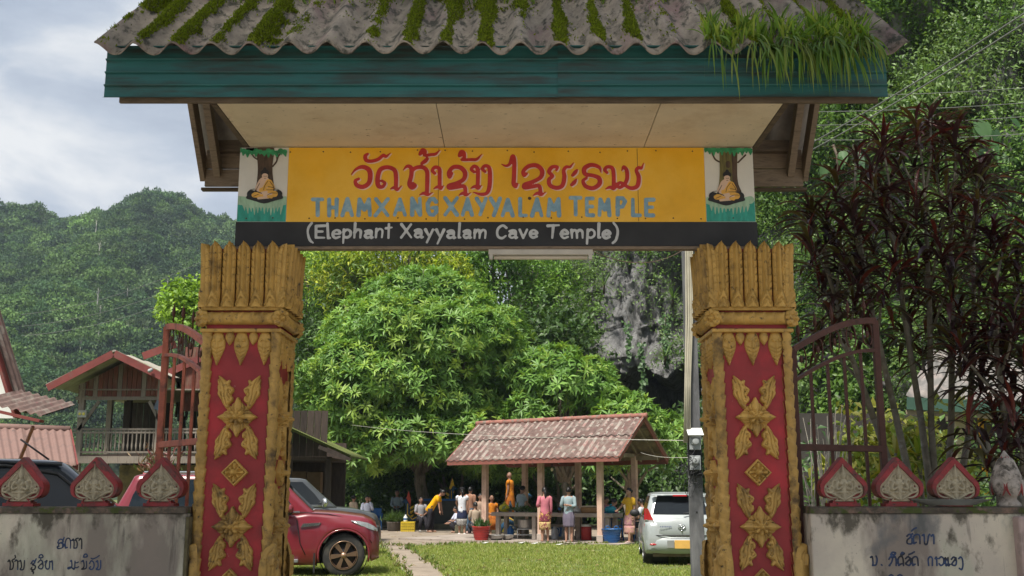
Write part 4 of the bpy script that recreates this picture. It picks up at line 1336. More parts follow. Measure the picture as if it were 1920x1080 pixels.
def lotus():
	p = at(1894, 945, WY + .08)
	root = thing('lotus_bud', 'weathered stone lotus bud finial with red petal edges on the wall end', 'finial', (p.x, WY + .1, ZW))
	M_ST = mat('weathered_bud_stone', (0.33, 0.29, 0.26), rough=.95, var=.35, scale=14, bump=.6, bscale=40, second=(.07, .06, .05), smask=(.50, .62), sscale=9)
	MB().lathe([(.085, 0), (.08, .02), (.055, .05), (.06, .07), (.09, .09), (.11, .14), (.105, .2), (.075, .28), (.03, .35), (.004, .39)], 20).build('bud_core', M_ST, root, False)
	pm = bpy.data.meshes
	def pet(w, h):
		nu, nv = 9, 12
		V, F, MI = [], [], []
		for j in range(nv + 1):
			t = j / nv
			ww = w * math.sin(min(1, t * 1.1 + .25) * math.pi * .62) * (1 - t ** 3) ** .5 if t < 1 else .002
			for i in range(nu + 1):
				u = -1 + 2 * i / nu
				V.append((u * ww, -(.030 * (1 - u * u) * math.sin(math.pi * min(1, .15 + t * .85))) - .005, t * h))
		for j in range(nv):
			for i in range(nu):
				a = j * (nu + 1) + i
				F.append((a, a + 1, a + nu + 2, a + nu + 1)); MI.append(1 if i in (0, nu - 1) or j >= nv - 1 else 0)
		return np_mesh('bud_petal', V, F, [M_ST, M_REDTRIM], smooth=True, midx=MI)
	me = pet(.062, .15)
	for tier, (z, r, tl, n, s) in enumerate(((.075, .088, .05, 6, 1), (.165, .088, .38, 6, .95), (.25, .062, .5, 5, .85))):
		for k in range(n):
			a = 2 * math.pi * (k + .5 * tier) / n
			M = Matrix.Rotation(a, 4, 'Z') @ Matrix.Translation((0, -r, z)) @ Matrix.Rotation(-tl, 4, 'X') @ Matrix.Diagonal((s, s, s, 1))
			link('bud_petal', me, root, M=M)
lotus()
wc = MB()
r = random.Random(4)
pc = at(1790, 938, WY - .03)
for k in range(7):
	ph = r.uniform(0, 1)
	pts = [(pc.x + (.17 + .02 * k) * math.cos(a) + r.uniform(-.004, .004), WY + .05 + .085 * math.sin(a) , ZW + .012 + .006 * k + .025 * max(0, math.cos(a * .5 + ph)) ) for a in [2 * math.pi * q / 22 for q in range(23)]]
	wc.tube(pts, .0035, 5)
o = wc.build('wire_coil', mat('old_grey_wire', (0.13, 0.13, 0.115), rough=.6, var=.2))
setp(o, 'loops of grey wire wound round the foot of the worn finial', 'wire')
# ---------------------------------------------------------------- iron gate leaves
M_IRONO = mat('rust_orange_iron', (0.36, 0.10, 0.06), rough=.6, var=.25, scale=10, second=(.10, .04, .03), smask=(.52, .68), sscale=8, bump=.1)
M_IRONB = mat('rust_brown_iron', (0.080, 0.028, 0.018), rough=.6, var=.3, scale=10, second=(.085, .028, .02), smask=(.52, .68), sscale=8, bump=.1)
def gate_leaf(label, hinge, free, zh, zf, m, nb, zbot=.15):
	root = thing('gate_leaf', label, 'gate', (hinge.x, hinge.y, 0), 0, 'iron leaves of the gate')
	h, f = Vector((hinge.x, hinge.y, 0)), Vector((free.x, free.y, 0))
	def pt(t, z): p = h.lerp(f, t); return Vector((p.x, p.y, z))
	def top(t, d=0): return zh + (zf - zh) * math.sin(t * math.pi / 2) - d
	for k, t in enumerate((0, 1)):
		MB().bar(pt(t, zbot), pt(t, top(t)), .05, .05, (1, 0, 0)).build('stile', m, root, bevel=.004)
	def arch(d, hgt, name):
		b = MB()
		rings = []
		nrm = (f - h).cross(Vector((0, 0, 1))).normalized() * .022
		for i in range(17):
			t = i / 16
			z = top(t, d)
			p = pt(t, z)
			rings.append([p - nrm, p + nrm, p + nrm + Vector((0, 0, hgt)), p - nrm + Vector((0, 0, hgt))])
		b.loft(rings, smooth=False).build(name, m, root)
	arch(.03, .05, 'top_rail'); arch(.26, .028, 'arched_rail')
	zm = zh - 1.0 + .25
	for z in (zm, zbot + .05, .75):
		MB().bar(pt(0, z), pt(1, z), .04, .05).build('cross_rail', m, root, bevel=.003)
	for i in range(1, nb):
		t = i / nb
		MB().bar(pt(t, zbot), pt(t, top(t, .24)), .022, .022, (1, 0, 0)).build('bar', m, root)
	for i in range(nb):                                    # scrolls and diamonds between the two arches
		t = (i + .5) / nb
		c = pt(t, top(t, .115))
		ax = (f - h).normalized()
		b = MB()
		for s_ in (-1, 1):
			b.tube([c + ax * s_ * (.02 + .028 * math.sin(q)) + Vector((0, 0, .085 * math.cos(q))) for q in [math.pi * w / 10 for w in range(11)]], .006, 5)
		b.ball(c, .02, 6, sc=(.8, .5, 1.6))
		b.build('scroll', M_IRONB, root)
	for i in range(nb):
		t = (i + .4) / nb
		c = pt(t, top(t) + .03)
		MB().lathe([(.006, 0), (.006, .05), (.012, .055), (.018, .085), (.010, .12), (.001, .165)], 6, c).build('spear', M_IRONB, root)
	return root
gate_leaf('rust orange iron gate leaf swung back beside the wooden house', at(388, 640, 8.05), at(312, 640, 8.75), at(388, 645, 8.05).z, at(312, 613, 8.75).z, M_IRONO, 4)
gl = gate_leaf('dark rusty iron gate leaf swung back under the purple tree', at(1484, 640, 8.0), at(1642, 640, 8.35), at(1484, 655, 8.0).z, at(1642, 601, 8.35).z, M_IRONB, 5)
# ---------------------------------------------------------------- ground, path, slab
M_SOIL = mat('lawn_soil', (0.14, 0.17, 0.05), rough=.95, var=.3, scale=1.2, second=(.13, .10, .065), smask=(.56, .68), sscale=1.1, third=(.05, .075, .02), tmask=(.5, .62), tscale=9)
M_PATH = mat('concrete_path', (0.27, 0.22, 0.17), rough=.9, var=.18, scale=2.5, second=(.19, .15, .115), smask=(.48, .66), sscale=1.6, third=(.12, .10, .07), tmask=(.64, .72), tscale=14)
M_SLAB = mat('pavilion_slab_concrete', (0.33, 0.28, 0.24), rough=.9, var=.2, scale=2.5, second=(.20, .165, .14), smask=(.48, .64), sscale=2)
def ground_sheet():
	xs_ = np.concatenate([np.linspace(-440, -60, 8), np.linspace(-50, 50, 60), np.linspace(60, 300, 6)])
	ys_ = np.concatenate([np.linspace(-60, -20, 4), np.linspace(-10, 70, 60), np.linspace(90, 600, 8)])
	X, Y = np.meshgrid(xs_, ys_)
	Z = np.zeros_like(X)
	V = np.stack([X, Y, Z], -1).reshape(-1, 3)
	n, m = X.shape
	i = np.arange(n * m).reshape(n, m)
	F = np.stack([i[:-1, :-1], i[:-1, 1:], i[1:, 1:], i[1:, :-1]], -1).reshape(-1, 4)
	o = link('ground', np_mesh('ground', V, F, M_SOIL))
	setp(o, 'flat ground under the lawn, cars and trees', 'ground', kind='structure')
ground_sheet()
def flat_poly(name, poly, z, m, label, cat, h=None):
	b = MB()
	if h:
		b.add([(x, y, z) for x, y in poly] + [(x, y, z - h) for x, y in poly], [tuple(range(len(poly)))] + [((i + 1) % len(poly), i, len(poly) + i, len(poly) + (i + 1) % len(poly)) for i in range(len(poly))])
	else:
		b.add([(x, y, z) for x, y in poly], [tuple(range(len(poly)))])
	o = b.build(name, m)
	return setp(o, label, cat, kind='structure')
def G2(px, py): p = gat(px, py); return (p.x, p.y)
PATH_L = [G2(772, 1110), G2(764, 1080), G2(749, 1062), G2(735, 1042), G2(722, 1030), G2(698, 1021)]
PATH_R = [G2(858, 1110), G2(836, 1080), G2(815, 1062), G2(789, 1042), G2(766, 1030), G2(768, 1025)]
def jitter_line(P, k=5, a=.05, seed=1):
	out = []
	for i in range(len(P) - 1):
		for q in range(k):
			t = q / k
			x = P[i][0] + (P[i + 1][0] - P[i][0]) * t; y = P[i][1] + (P[i + 1][1] - P[i][1]) * t
			out.append((x + a * mnoise.noise((x * 2, y * 2, seed)), y + a * mnoise.noise((x * 2, y * 2, seed + 5))))
	out.append(P[-1])
	return out
pl, pr = jitter_line(PATH_L, seed=1), jitter_line(PATH_R, seed=9)
nn = min(len(pl), len(pr))
def strip_path():
	L = [pl[int(i * (len(pl) - 1) / 29)] for i in range(30)]; R_ = [pr[int(i * (len(pr) - 1) / 29)] for i in range(30)]
	V = [(x, y, .010) for x, y in L] + [(x, y, .010) for x, y in R_]
	F = [(i, 30 + i, 31 + i, i + 1) for i in range(29)]
	o = MB().add(V, F).build('path', M_PATH)
	setp(o, 'worn concrete footpath curving through the lawn to the pavilion', 'path', kind='structure')
strip_path()
a0, a1 = gat(690, 1020), gat(768, 1026)
yard = [(a0.x - 9, a0.y + .8), (a0.x - 3, a0.y + .4), (a0.x, a0.y - .05), (a1.x, a1.y - .05), G2(880, 1021), G2(1000, 1022.5), G2(1100, 1023), G2(1200, 1021), (9, 32.5), (9, 36), (6, 47), (-12, 47)]
flat_poly('yard', yard, .014, M_PATH, 'bare concrete yard between lawn and trees', 'yard')
# pavilion frame: u along the front towards the left, w to the back
PV0 = Vector((gat(1127, 1017, .06).x, gat(1127, 1017, .06).y, 0))
TH = rad(30)
PU, PW = Vector((-math.cos(TH), math.sin(TH), 0)), Vector((math.sin(TH), math.cos(TH), 0))
def pv(u, w, z): return PV0 + PU * u + PW * w + Vector((0, 0, z))
pts = [pv(-.9, -.75, 0), pv(-.9, 3.2, 0), pv(6.6, 3.2, 0), pv(6.6, -.75, 0)]
flat_poly('pavilion_slab', [(p.x, p.y) for p in pts], .06, M_SLAB, 'raised concrete slab under the open pavilion', 'slab', .055)
M_ROAD = mat('pale_bounce_road', (0.38, 0.34, 0.28), rough=.95, var=.15, scale=1.5, second=(.30, .26, .21), smask=(.5, .68), sscale=.8)  # added out of view, kept pale to bounce light onto soffit and pillars
flat_poly('road', [(-30, -14), (30, -14), (30, 7.0), (2.2, 7.0), (1.5, 16.2), (-1.7, 16.2), (-2.4, 7.0), (-30, 7.0)], .008, M_ROAD, 'pale road added before the gate to bounce light onto it', 'road')
# lawn: blades in one mass
def inpoly(P, xs_, ys_):
	inside = np.zeros(len(xs_), bool)
	j = len(P) - 1
	for i in range(len(P)):
		xi, yi = P[i]; xj, yj = P[j]
		c = ((yi > ys_) != (yj > ys_)) & (xs_ < (xj - xi) * (ys_ - yi) / (yj - yi + 1e-12) + xi)
		inside ^= c
		j = i
	return inside
PATHPOLY = pl + pr[::-1]
SLABP = [(p.x, p.y) for p in pts]
def lawn():
	n = 420000
	y = 16.5 + (36 - 16.5) * rng.random(n) ** 1.25
	x = rng.uniform(-1, 1, n) * (y * .34) + .3
	jx, jy = x + rng.normal(0, .045, n), y + rng.normal(0, .10, n)
	ok = ~inpoly(PATHPOLY, jx, jy) & ~inpoly(yard, jx, jy) & ~inpoly(SLABP, x, y)
	x, y = x[ok], y[ok]
	nz = np.array([mnoise.noise((a * .8, b * .8, 3.3)) * .6 + mnoise.noise((a * 3, b * 3, 8)) * .4 for a, b in zip(x, y)])
	keep = rng.random(len(x)) < np.clip(.78 + nz * 1.5, .04, 1)
	x, y, nz = x[keep], y[keep], nz[keep]
	n = len(x)
	L = rng.uniform(.03, .075, n) * np.clip(1 + nz, .5, 1.8)
	D = np.stack([rng.normal(0, .45, n), rng.normal(0, .45, n), np.ones(n)], 1)
	N = np.stack([rng.normal(0, 1, n), rng.normal(0, 1, n), np.zeros(n)], 1)
	V, F = tri_arrays(np.stack([x, y, np.zeros(n)], 1), D, N, L, rng.uniform(.012, .024, n))
	c = rcol(n, [(.30, .37, .07), (.25, .33, .06), (.38, .42, .11), (.38, .37, .14), (.19, .28, .05)], .15)
	c = c * (1 + .25 * nz[:, None])
	o = link('grass', np_mesh('grass', V, F, M_LEAF, col=np.repeat(c, 3, 0)))
	setp(o, 'short bright lawn grass beside the path', 'grass', kind='stuff')
lawn()
def fallen():
	n = 420
	y = 17 + 22 * rng.random(n); x = rng.uniform(-1, 1, n) * (y * .30)
	ang = rng.uniform(0, 6.28, n)
	D = np.stack([np.cos(ang), np.sin(ang), rng.uniform(-.1, .35, n)], 1)
	V, F = leaf_arrays(np.stack([x, y, np.full(n, .045)], 1), D, np.tile([0, 0, 1.0], (n, 1)) + rng.normal(0, .3, (n, 3)), rng.uniform(.06, .15, n), rng.uniform(.03, .06, n))
	o = link('fallen_leaves', np_mesh('fallen_leaves', V, F, M_LEAF, col=rcol(n, [(.20, .12, .05), (.28, .20, .08), (.12, .07, .035), (.30, .26, .10)], .2, 5)))
	setp(o, 'scattered dry leaves fallen on the lawn and yard', 'fallen leaves', kind='stuff')
	# low weeds along the edges of path, yard and slab
	A = []
	pts_ = [p for p in pl + pr] + [(yard[i][0] + (yard[i + 1][0] - yard[i][0]) * q / 20, yard[i][1] + (yard[i + 1][1] - yard[i][1]) * q / 20) for i in range(2, 9) for q in range(20)]
	k = rng.integers(0, len(pts_), 420)
	P = np.array([pts_[q] for q in k]) + rng.normal(0, .09, (420, 2))
	C = np.concatenate([P, np.full((420, 1), .02)], 1)
	n = 420 * 6; kk = np.repeat(np.arange(420), 6)
	V, F = leaf_arrays(C[kk], np.stack([rng.normal(0, .8, n), rng.normal(0, .8, n), np.ones(n)], 1), rng.normal(0, 1, (n, 3)), rng.uniform(.05, .14, n), rng.uniform(.02, .04, n))
	o = link('weeds', np_mesh('weeds', V, F, M_LEAF, col=rcol(n, [(.14, .22, .04), (.20, .24, .06), (.10, .17, .03), (.24, .20, .09)], .2, 5)))
	setp(o, 'low weeds along the edges of the path and the yard', 'weeds', kind='stuff')
fallen()
# ---------------------------------------------------------------- far hill with forest
M_HILL = mat('forest_floor', (0.028, 0.045, 0.018), rough=1, var=.4, scale=.05, second=(.16, .155, .145), smask=(.66, .72), sscale=.03)
HY1 = 360.0
RIDGE = [(-420, 425), (-150, 410), (-40, 385), (0, 382), (40, 376), (75, 384), (100, 402), (140, 412), (170, 404), (205, 408), (240, 392), (268, 364), (300, 362), (335, 366), (352, 384), (375, 402), (410, 412), (445, 422), (520, 450), (580, 466), (620, 500), (700, 560), (900, 640), (1300, 700)]
RP = [at(a, b + 17 + (14 if a < 130 else 0), HY1) for a, b in RIDGE]
RXs = np.array([p.x for p in RP]); RZs = np.array([p.z for p in RP])
def ridge_z(x): return np.interp(x, RXs, RZs)
def hill_z(x, y):
	"""slope that climbs from the valley to the ridge line"""
	t = np.clip((y - 150) / (HY1 - 150), 0, 1)
	top = ridge_z(x * HY1 / np.maximum(y, 150) * .35 + x * .65)
	z = top * (t ** 1.15)
	back = np.clip((y - HY1) / 200, 0, 1)
	return z * (1 - .8 * back)
def hnoise(x, y):
	return 7 * mnoise.noise((x * .012, y * .012, 1)) + 4 * mnoise.noise((x * .035, y * .035, 4))
def hill():
	xs_ = np.linspace(-330, 160, 100); ys_ = np.concatenate([np.linspace(140, HY1, 50), np.linspace(HY1 + 15, HY1 + 200, 10)])
	X, Y = np.meshgrid(xs_, ys_)
	Z = hill_z(X, Y)
	fl = np.array([hnoise(a, b) for a, b in zip(X.ravel(), Y.ravel())]).reshape(X.shape)
	Z = Z + fl * np.clip((Y - 150) / 40, 0, 1) * np.clip((HY1 - Y) / 40 + .15, .15, 1) - .5
	n, m = X.shape
	i = np.arange(n * m).reshape(n, m)
	F = np.stack([i[:-1, :-1], i[:-1, 1:], i[1:, 1:], i[1:, :-1]], -1).reshape(-1, 4)
	o = link('hill', np_mesh('hill', np.stack([X, Y, Z], -1).reshape(-1, 3), F, M_HILL, smooth=True))
	setp(o, 'steep forested limestone hill behind the wooden house', 'hill', kind='structure')
hill()
def crown_proto(name, seed, n=260, squash=.75, pal=None, leaf=.34):
	r = np.random.default_rng(seed)
	k = r.integers(5, 9)
	lc = r.normal(0, .42, (k, 3)); lc[:, 2] = np.abs(lc[:, 2]) * .8
	lr = r.uniform(.34, .62, k)
	w = r.integers(0, k, n)
	d = r.normal(0, 1, (n, 3)); d[:, 2] = np.abs(d[:, 2]) * .9 + .05; d /= np.linalg.norm(d, axis=1, keepdims=True)
	O = lc[w] + d * lr[w][:, None] * r.uniform(.8, 1.05, (n, 1))
	O[:, 2] *= squash
	Dd = d * .6 + r.normal(0, .8, (n, 3))
	V, F = leaf_arrays(O, Dd, d + r.normal(0, .5, (n, 3)), r.uniform(.6, 1.3, n) * leaf, r.uniform(.5, 1.0, n) * leaf, droop=.3)
	pal = np.asarray(pal)
	c = np.repeat(pal[r.integers(0, len(pal), n)] * r.uniform(.8, 1.2, (n, 1)), 5, 0)
	o = bpy.data.objects.new(name, np_mesh(name, V, F, M_LEAF, col=c))
	return o
M_FAR = leaf_mat('far_leaf', trans=.25, rough=.6, spec=.2)
def _tint(m):
	nt = m.node_tree
	a = [n for n in nt.nodes if n.type == 'ATTRIBUTE'][0]
	t = _n(nt, 'ShaderNodeAttribute'); t.attribute_name = 'tint'; t.attribute_type = 'INSTANCER'
	mx = _n(nt, 'ShaderNodeMix', data_type='RGBA', blend_type='MULTIPLY')
	mx.inputs['Factor'].default_value = 1
	for l in list(nt.links):
		if l.from_node == a:
			ts = l.to_socket; nt.links.remove(l); nt.links.new(mx.outputs[2], ts)
	nt.links.new(a.outputs['Color'], mx.inputs[6]); nt.links.new(t.outputs['Color'], mx.inputs[7])
_tint(M_FAR)
def forest():
	"""the wood on the hill: one mass, crowns spread over the slope"""
	pals = [[(.055, .115, .03), (.07, .135, .035)], [(.08, .15, .032), (.10, .175, .045)], [(.045, .095, .035), (.055, .11, .04)], [(.105, .175, .055), (.08, .145, .045)], [(.09, .13, .05), (.07, .12, .04)]]
	col = bpy.data.collections.new('forest_crowns')
	for i in range(8):
		o = crown_proto('crown_%d' % i, 40 + i, 750, .62 + .1 * (i % 4), pals[i % 5], .15)
		o.data.materials.clear(); o.data.materials.append(M_FAR)
		col.objects.link(o)
	r = np.random.default_rng(5)
	P, SC, RO, TI = [], [], [], []
	n = 5200
	y = 165 + (HY1 + 6 - 165) * r.random(n) ** .8
	x = r.uniform(-.62, .05, n) * y
	z = hill_z(x, y)
	for i in range(n):
		s = r.uniform(2.2, 4.6) * (1.3 if r.random() < .15 else 1) * (.62 + .38 * min(1, y[i] / 300))
		hn = hnoise(x[i], y[i]) * min(1, (y[i] - 150) / 40) * max(.15, min(1, (HY1 - y[i]) / 40 + .15))
		b = max(.4, 1 + .55 * mnoise.noise((x[i] * .022, y[i] * .03, 9)) + .22 * r.normal())
		P.append((x[i], y[i], z[i] + hn + s * .35)); SC.append((s, s, s * r.uniform(.9, 1.5))); RO.append((0, 0, r.uniform(0, 6.28))); TI.append((b, b, b))
	me = bpy.data.meshes.new('forest')
	me.from_pydata(P, [], [])
	for nm, arr in (('scl', SC), ('rot', RO), ('tint', TI)):
		a = me.attributes.new(nm, 'FLOAT_VECTOR', 'POINT'); a.data.foreach_set('vector', np.array(arr, np.float32).ravel())
	a = me.attributes.new('idx', 'INT', 'POINT'); a.data.foreach_set('value', r.integers(0, 8, n).astype(np.int32))
	o = link('forest', me)
	setp(o, 'dense green forest covering the far hill', 'forest', kind='stuff')
	ng = bpy.data.node_groups.new('scatter_crowns', 'GeometryNodeTree')
	ng.interface.new_socket('Geometry', in_out='INPUT', socket_type='NodeSocketGeometry'); ng.interface.new_socket('Geometry', in_out='OUTPUT', socket_type='NodeSocketGeometry')
	gi = ng.nodes.new('NodeGroupInput'); go = ng.nodes.new('NodeGroupOutput')
	iop = ng.nodes.new('GeometryNodeInstanceOnPoints'); ci = ng.nodes.new('GeometryNodeCollectionInfo')
	ci.inputs[0].default_value = col; ci.inputs['Separate Children'].default_value = True; ci.inputs['Reset Children'].default_value = True
	def na(nm, ty):
		q = ng.nodes.new('GeometryNodeInputNamedAttribute'); q.data_type = ty; q.inputs[0].default_value = nm; return q.outputs[0]
	L = ng.links.new
	L(gi.outputs[0], iop.inputs['Points']); L(ci.outputs[0], iop.inputs['Instance'])
	iop.inputs['Pick Instance'].default_value = True
	L(na('idx', 'INT'), iop.inputs['Instance Index']); L(na('rot', 'FLOAT_VECTOR'), iop.inputs['Rotation']); L(na('scl', 'FLOAT_VECTOR'), iop.inputs['Scale'])
	L(iop.outputs[0], go.inputs[0])
	md = o.modifiers.new('scatter', 'NODES'); md.node_group = ng
forest()
M_PALE = mat('pale_bark', (0.42, 0.40, 0.36), rough=.9, var=.2, scale=2)
def pale_trees():
	PALE_L = ['forked pale trunk standing tallest in the middle of the far hillside', 'shorter pale trunk right of the forked one on the hillside', 'pale trunk directly below the forked one', '', 'pale trunk left of the upper middle pair below the ridge', 'tall pale trunk of the upper middle pair below the ridge', 'short pale trunk right of the upper middle pair',
			'pale leaning trunk high on the right side of the hill near the pillar', 'pale trunk below the middle of the hill', 'pale trunk low on the hill above the house ridge', 'short pale trunk just above the left house eave', 'slim pale trunk low on the hill above the gate leaf', 'tall pale trunk at the far left edge of the hill', 'small pale trunk at the left third of the hill', 'pale trunk high under the hill top near the capital', 'slim pale trunk low at the left above the red shed']
	r = random.Random(9)
	spots = [(190, 560, 20), (245, 555, 13), (192, 640, 14), (566, 380, 0), (185, 430, 16), (192, 470, 17), (215, 480, 10), (319, 540, 13), (195, 590, 13), (247, 625, 14), (160, 655, 12), (300, 640, 9), (4, 520, 22), (100, 560, 9), (360, 480, 9), (48, 700, 12)]
	mb = MB().tube([(0, 0, -2), (.1, 0, 3), (-.1, .1, 7), (.2, 0, 10)], [.30, .26, .2, .09], 6)
	mb.tube([(0, 0, 6), (.9, .2, 8.4)], [.13, .05], 5).tube([(0, .1, 7), (-1.0, 0, 9.2)], [.12, .04], 5)
	tm = mb.mesh('trunk', M_PALE)
	n = 90
	d = rng.normal(0, 1, (n, 3))
	V, F = leaf_arrays(np.array([.1, 0, 10]) + d * np.array([1.4, 1.4, .8]), rng.normal(0, 1, (n, 3)), rng.normal(0, 1, (n, 3)), rng.uniform(.5, 1, n), rng.uniform(.4, .8, n))
	cm = np_mesh('crown', V, F, M_LEAF, col=rcol(n, [(.06, .11, .03), (.08, .13, .04)], .2, 5))
	for i, (px, py, h) in enumerate(spots):
		if h == 0: continue
		best = None
		for Y in range(170, int(HY1), 4):
			p = at(px, py + h * 2, Y)
			hz = float(hill_z(np.array(p.x), np.array(float(Y)))) + 2
			if hz >= p.z: best = p; break
		if best is None: best = at(px, py + h, HY1 - 5)
		t = thing('pale_trunk_tree', PALE_L[i], 'tree', best + Vector((0, -3, 1.5)), r.uniform(0, 6), 'pale trunked trees on the far hill')
		s = h * 2 * best.y / F_PX / 10.0 * 1.15
		t.scale = (s, s, s)
		link('trunk', tm, t); link('crown', cm, t)
pale_trees()
# ---------------------------------------------------------------- limestone cliff with cave
M_ROCK = bpy.data.materials.new('limestone')
def _rock():
	m = M_ROCK; m.use_nodes = True; nt = m.node_tree; p = nt.nodes['Principled BSDF']
	t = _n(nt, 'ShaderNodeTexCoord')
	def nz(sc, st, det=8, rough=.65):
		a = _n(nt, 'ShaderNodeMapping'); a.inputs['Scale'].default_value = st
		b = _n(nt, 'ShaderNodeTexNoise'); b.inputs['Scale'].default_value = sc; b.inputs['Detail'].default_value = det; b.inputs['Roughness'].default_value = rough; b.inputs['Distortion'].default_value = .6
		nt.links.new(t.outputs['Object'], a.inputs[0]); nt.links.new(a.outputs[0], b.inputs['Vector']); return b.outputs['Fac']
	def mix(f, a, b, lo, hi):
		r_ = _n(nt, 'ShaderNodeMapRange'); r_.inputs[1].default_value = lo; r_.inputs[2].default_value = hi; nt.links.new(f, r_.inputs[0])
		x = _n(nt, 'ShaderNodeMix', data_type='RGBA'); nt.links.new(r_.outputs[0], x.inputs['Factor'])
		for i_, v in ((6, a), (7, b)):
			if isinstance(v, tuple): x.inputs[i_].default_value = (*v, 1)
			else: nt.links.new(v, x.inputs[i_])
		return x.outputs[2]
	c = mix(nz(1.6, (1, 1, .5)), (.20, .197, .195), (.11, .108, .108), .42, .6)
	c = mix(nz(2.4, (1.4, 1.4, .22)), c, (.040, .040, .042), .55, .64)
	c = mix(nz(5, (1, 1, .6)), c, (.30, .295, .285), .60, .70)
	c = mix(nz(1.3, (1, 1, .4)), c, (.13, .105, .08), .62, .72)
	nt.links.new(c, p.inputs['Base Color']); p.inputs['Roughness'].default_value = .95
	bp = _n(nt, 'ShaderNodeBump'); bp.inputs['Strength'].default_value = 1.0; bp.inputs['Distance'].default_value = .25
	nt.links.new(nz(2.2, (1.2, 1.2, .55)), bp.inputs['Height']); nt.links.new(bp.outputs[0], p.inputs['Normal'])
_rock()
CL = [(-3.2, 66), (-1.0, 61), (3.0, 57), (5.0, 52), (9.3, 50), (10.5, 44), (12.3, 38), (14.5, 33), (18, 29), (24, 26), (36, 24)]
CLp = [np.array(p) for p in spline(CL, 8)]
cseg = np.array([0.0] + list(np.cumsum([np.linalg.norm(CLp[i + 1] - CLp[i]) for i in range(len(CLp) - 1)])))
CLx = np.array([p[0] for p in CLp]); CLy = np.array([p[1] for p in CLp])
CLEN = cseg[-1]
def cl_pt(s, z):
	"""cliff surface; s along the foot, z up"""
	x = np.interp(s, cseg, CLx); y = np.interp(s, cseg, CLy)
	e = .3
	dx = np.interp(s + e, cseg, CLx) - np.interp(s - e, cseg, CLx); dy = np.interp(s + e, cseg, CLy) - np.interp(s - e, cseg, CLy)
	L = np.hypot(dx, dy) + 1e-9
	nx, ny = dy / L, -dx / L                    # towards the camera
	return x, y, nx, ny
CAVE_S0 = float(np.interp(5.0, CLx, cseg)); CAVE_S1 = float(np.interp(9.6, CLx, cseg))
CAVE_Z = at(1200, 703, 51).z
def cliff_out(s, z):
	f = mnoise.fractal((s * .16, z * .13, 2.0), 1.0, 2.0, 4) * 1.7 + .34 * mnoise.cell((s * 1.1 + .5 * mnoise.noise((s, z, 2)), z * .42 + .4 * mnoise.noise((s, z, 9)), 3)) + .22 * mnoise.cell((s * 2.6 + .3 * mnoise.noise((s * 2, z * 2, 1)), z * .9, 7))
	f += .9 * abs(mnoise.noise((s * .9, z * .30, 6))) - .9 * max(0, .10 - abs(mnoise.noise((s * .75, z * .22, 16)))) * 5 + .35 * mnoise.noise((s * 2.2, z * 1.1, 8))
	lean = -.16 * max(0, z - 6)
	roofz = CAVE_Z + .8 * mnoise.noise((s * .9, 0, 3)) + .25 * mnoise.noise((s * 3, 0, 3))
	if CAVE_S0 - .6 < s < CAVE_S1 + 1.5 and z < roofz:
		d = min(1, (roofz - z) / .35)
		e = min(1, max(0, (s - CAVE_S0 + .6) / .8)) * min(1, max(0, (CAVE_S1 + 1.5 - s) / 1.2))
		return f - 11 * d * e
	if CAVE_S0 - 1 < s < CAVE_S1 + 2 and z < CAVE_Z + 4:
		f += 1.1 * max(0, 1 - (z - CAVE_Z) / 4)
	return f + lean
def cliff():
	ss = np.concatenate([np.linspace(0, CAVE_S0 - 1.3, 60), np.linspace(CAVE_S0 - 1.2, CAVE_S1 + 2, 150), np.linspace(CAVE_S1 + 2.2, CLEN, 130)]); zz = np.concatenate([np.linspace(-.5, 13, 170), np.linspace(13.6, 34, 40)])
	V = np.zeros((len(zz), len(ss), 3))
	for i, z in enumerate(zz):
		for j, s in enumerate(ss):
			x, y, nx, ny = cl_pt(s, z)
			o = cliff_out(s, z)
			zc_ = z
			if s < 10: zc_ = z * (.40 + .06 * s)
			V[i, j] = (x + nx * o, y + ny * o, zc_)
	n, m = len(zz), len(ss)
	i = np.arange(n * m).reshape(n, m)
	F = np.stack([i[:-1, :-1], i[:-1, 1:], i[1:, 1:], i[1:, :-1]], -1).reshape(-1, 4)
	o = link('cliff', np_mesh('cliff', V.reshape(-1, 3), F, M_ROCK, smooth=False))
	setp(o, 'grey limestone cliff with a dark cave mouth behind the pavilion', 'cliff', kind='structure')
cliff()
# ---------------------------------------------------------------- vegetation on the cliff: one mass of creepers
G_MID = [(.085, .17, .028), (.11, .205, .035), (.065, .135, .025), (.14, .24, .045)]
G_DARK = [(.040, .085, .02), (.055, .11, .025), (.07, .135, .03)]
G_LIME_ = [(.20, .30, .03), (.16, .26, .03), (.24, .33, .05), (.12, .21, .03)]
G_PLUM = [(.175, .325, .065), (.145, .28, .06), (.215, .37, .085), (.12, .24, .05), (.27, .40, .07)]
def clumps(C, Nrm, spread, per, lsize, pal, rnd, aspect=.5, up=.3, droop=.3, flat=1.0):
	"""leaf clumps: centres C with outward normals Nrm"""
	n = len(C) * per
	k = np.repeat(np.arange(len(C)), per)
	nr = Nrm[k]
	O = C[k] + rnd.normal(0, 1, (n, 3)) * spread[k][:, None] * .5
	D = nr * .5 + rnd.normal(0, .7, (n, 3)); D[:, 2] += rnd.choice([-1, 1], n) * up
	N = nr + np.array([0, 0, .8]) + rnd.normal(0, .45, (n, 3))
	L = lsize[k] * rnd.uniform(.6, 1.3, n)
	V, F = leaf_arrays(O, D, N, L, L * aspect, droop=droop)
	base = np.asarray(pal)[rnd.integers(0, len(pal), len(C))] * rnd.uniform(.75, 1.25, (len(C), 1))
	c = base[k] * rnd.uniform(.8, 1.2, (n, 1))
	return V, F, np.repeat(c, 5, 0)
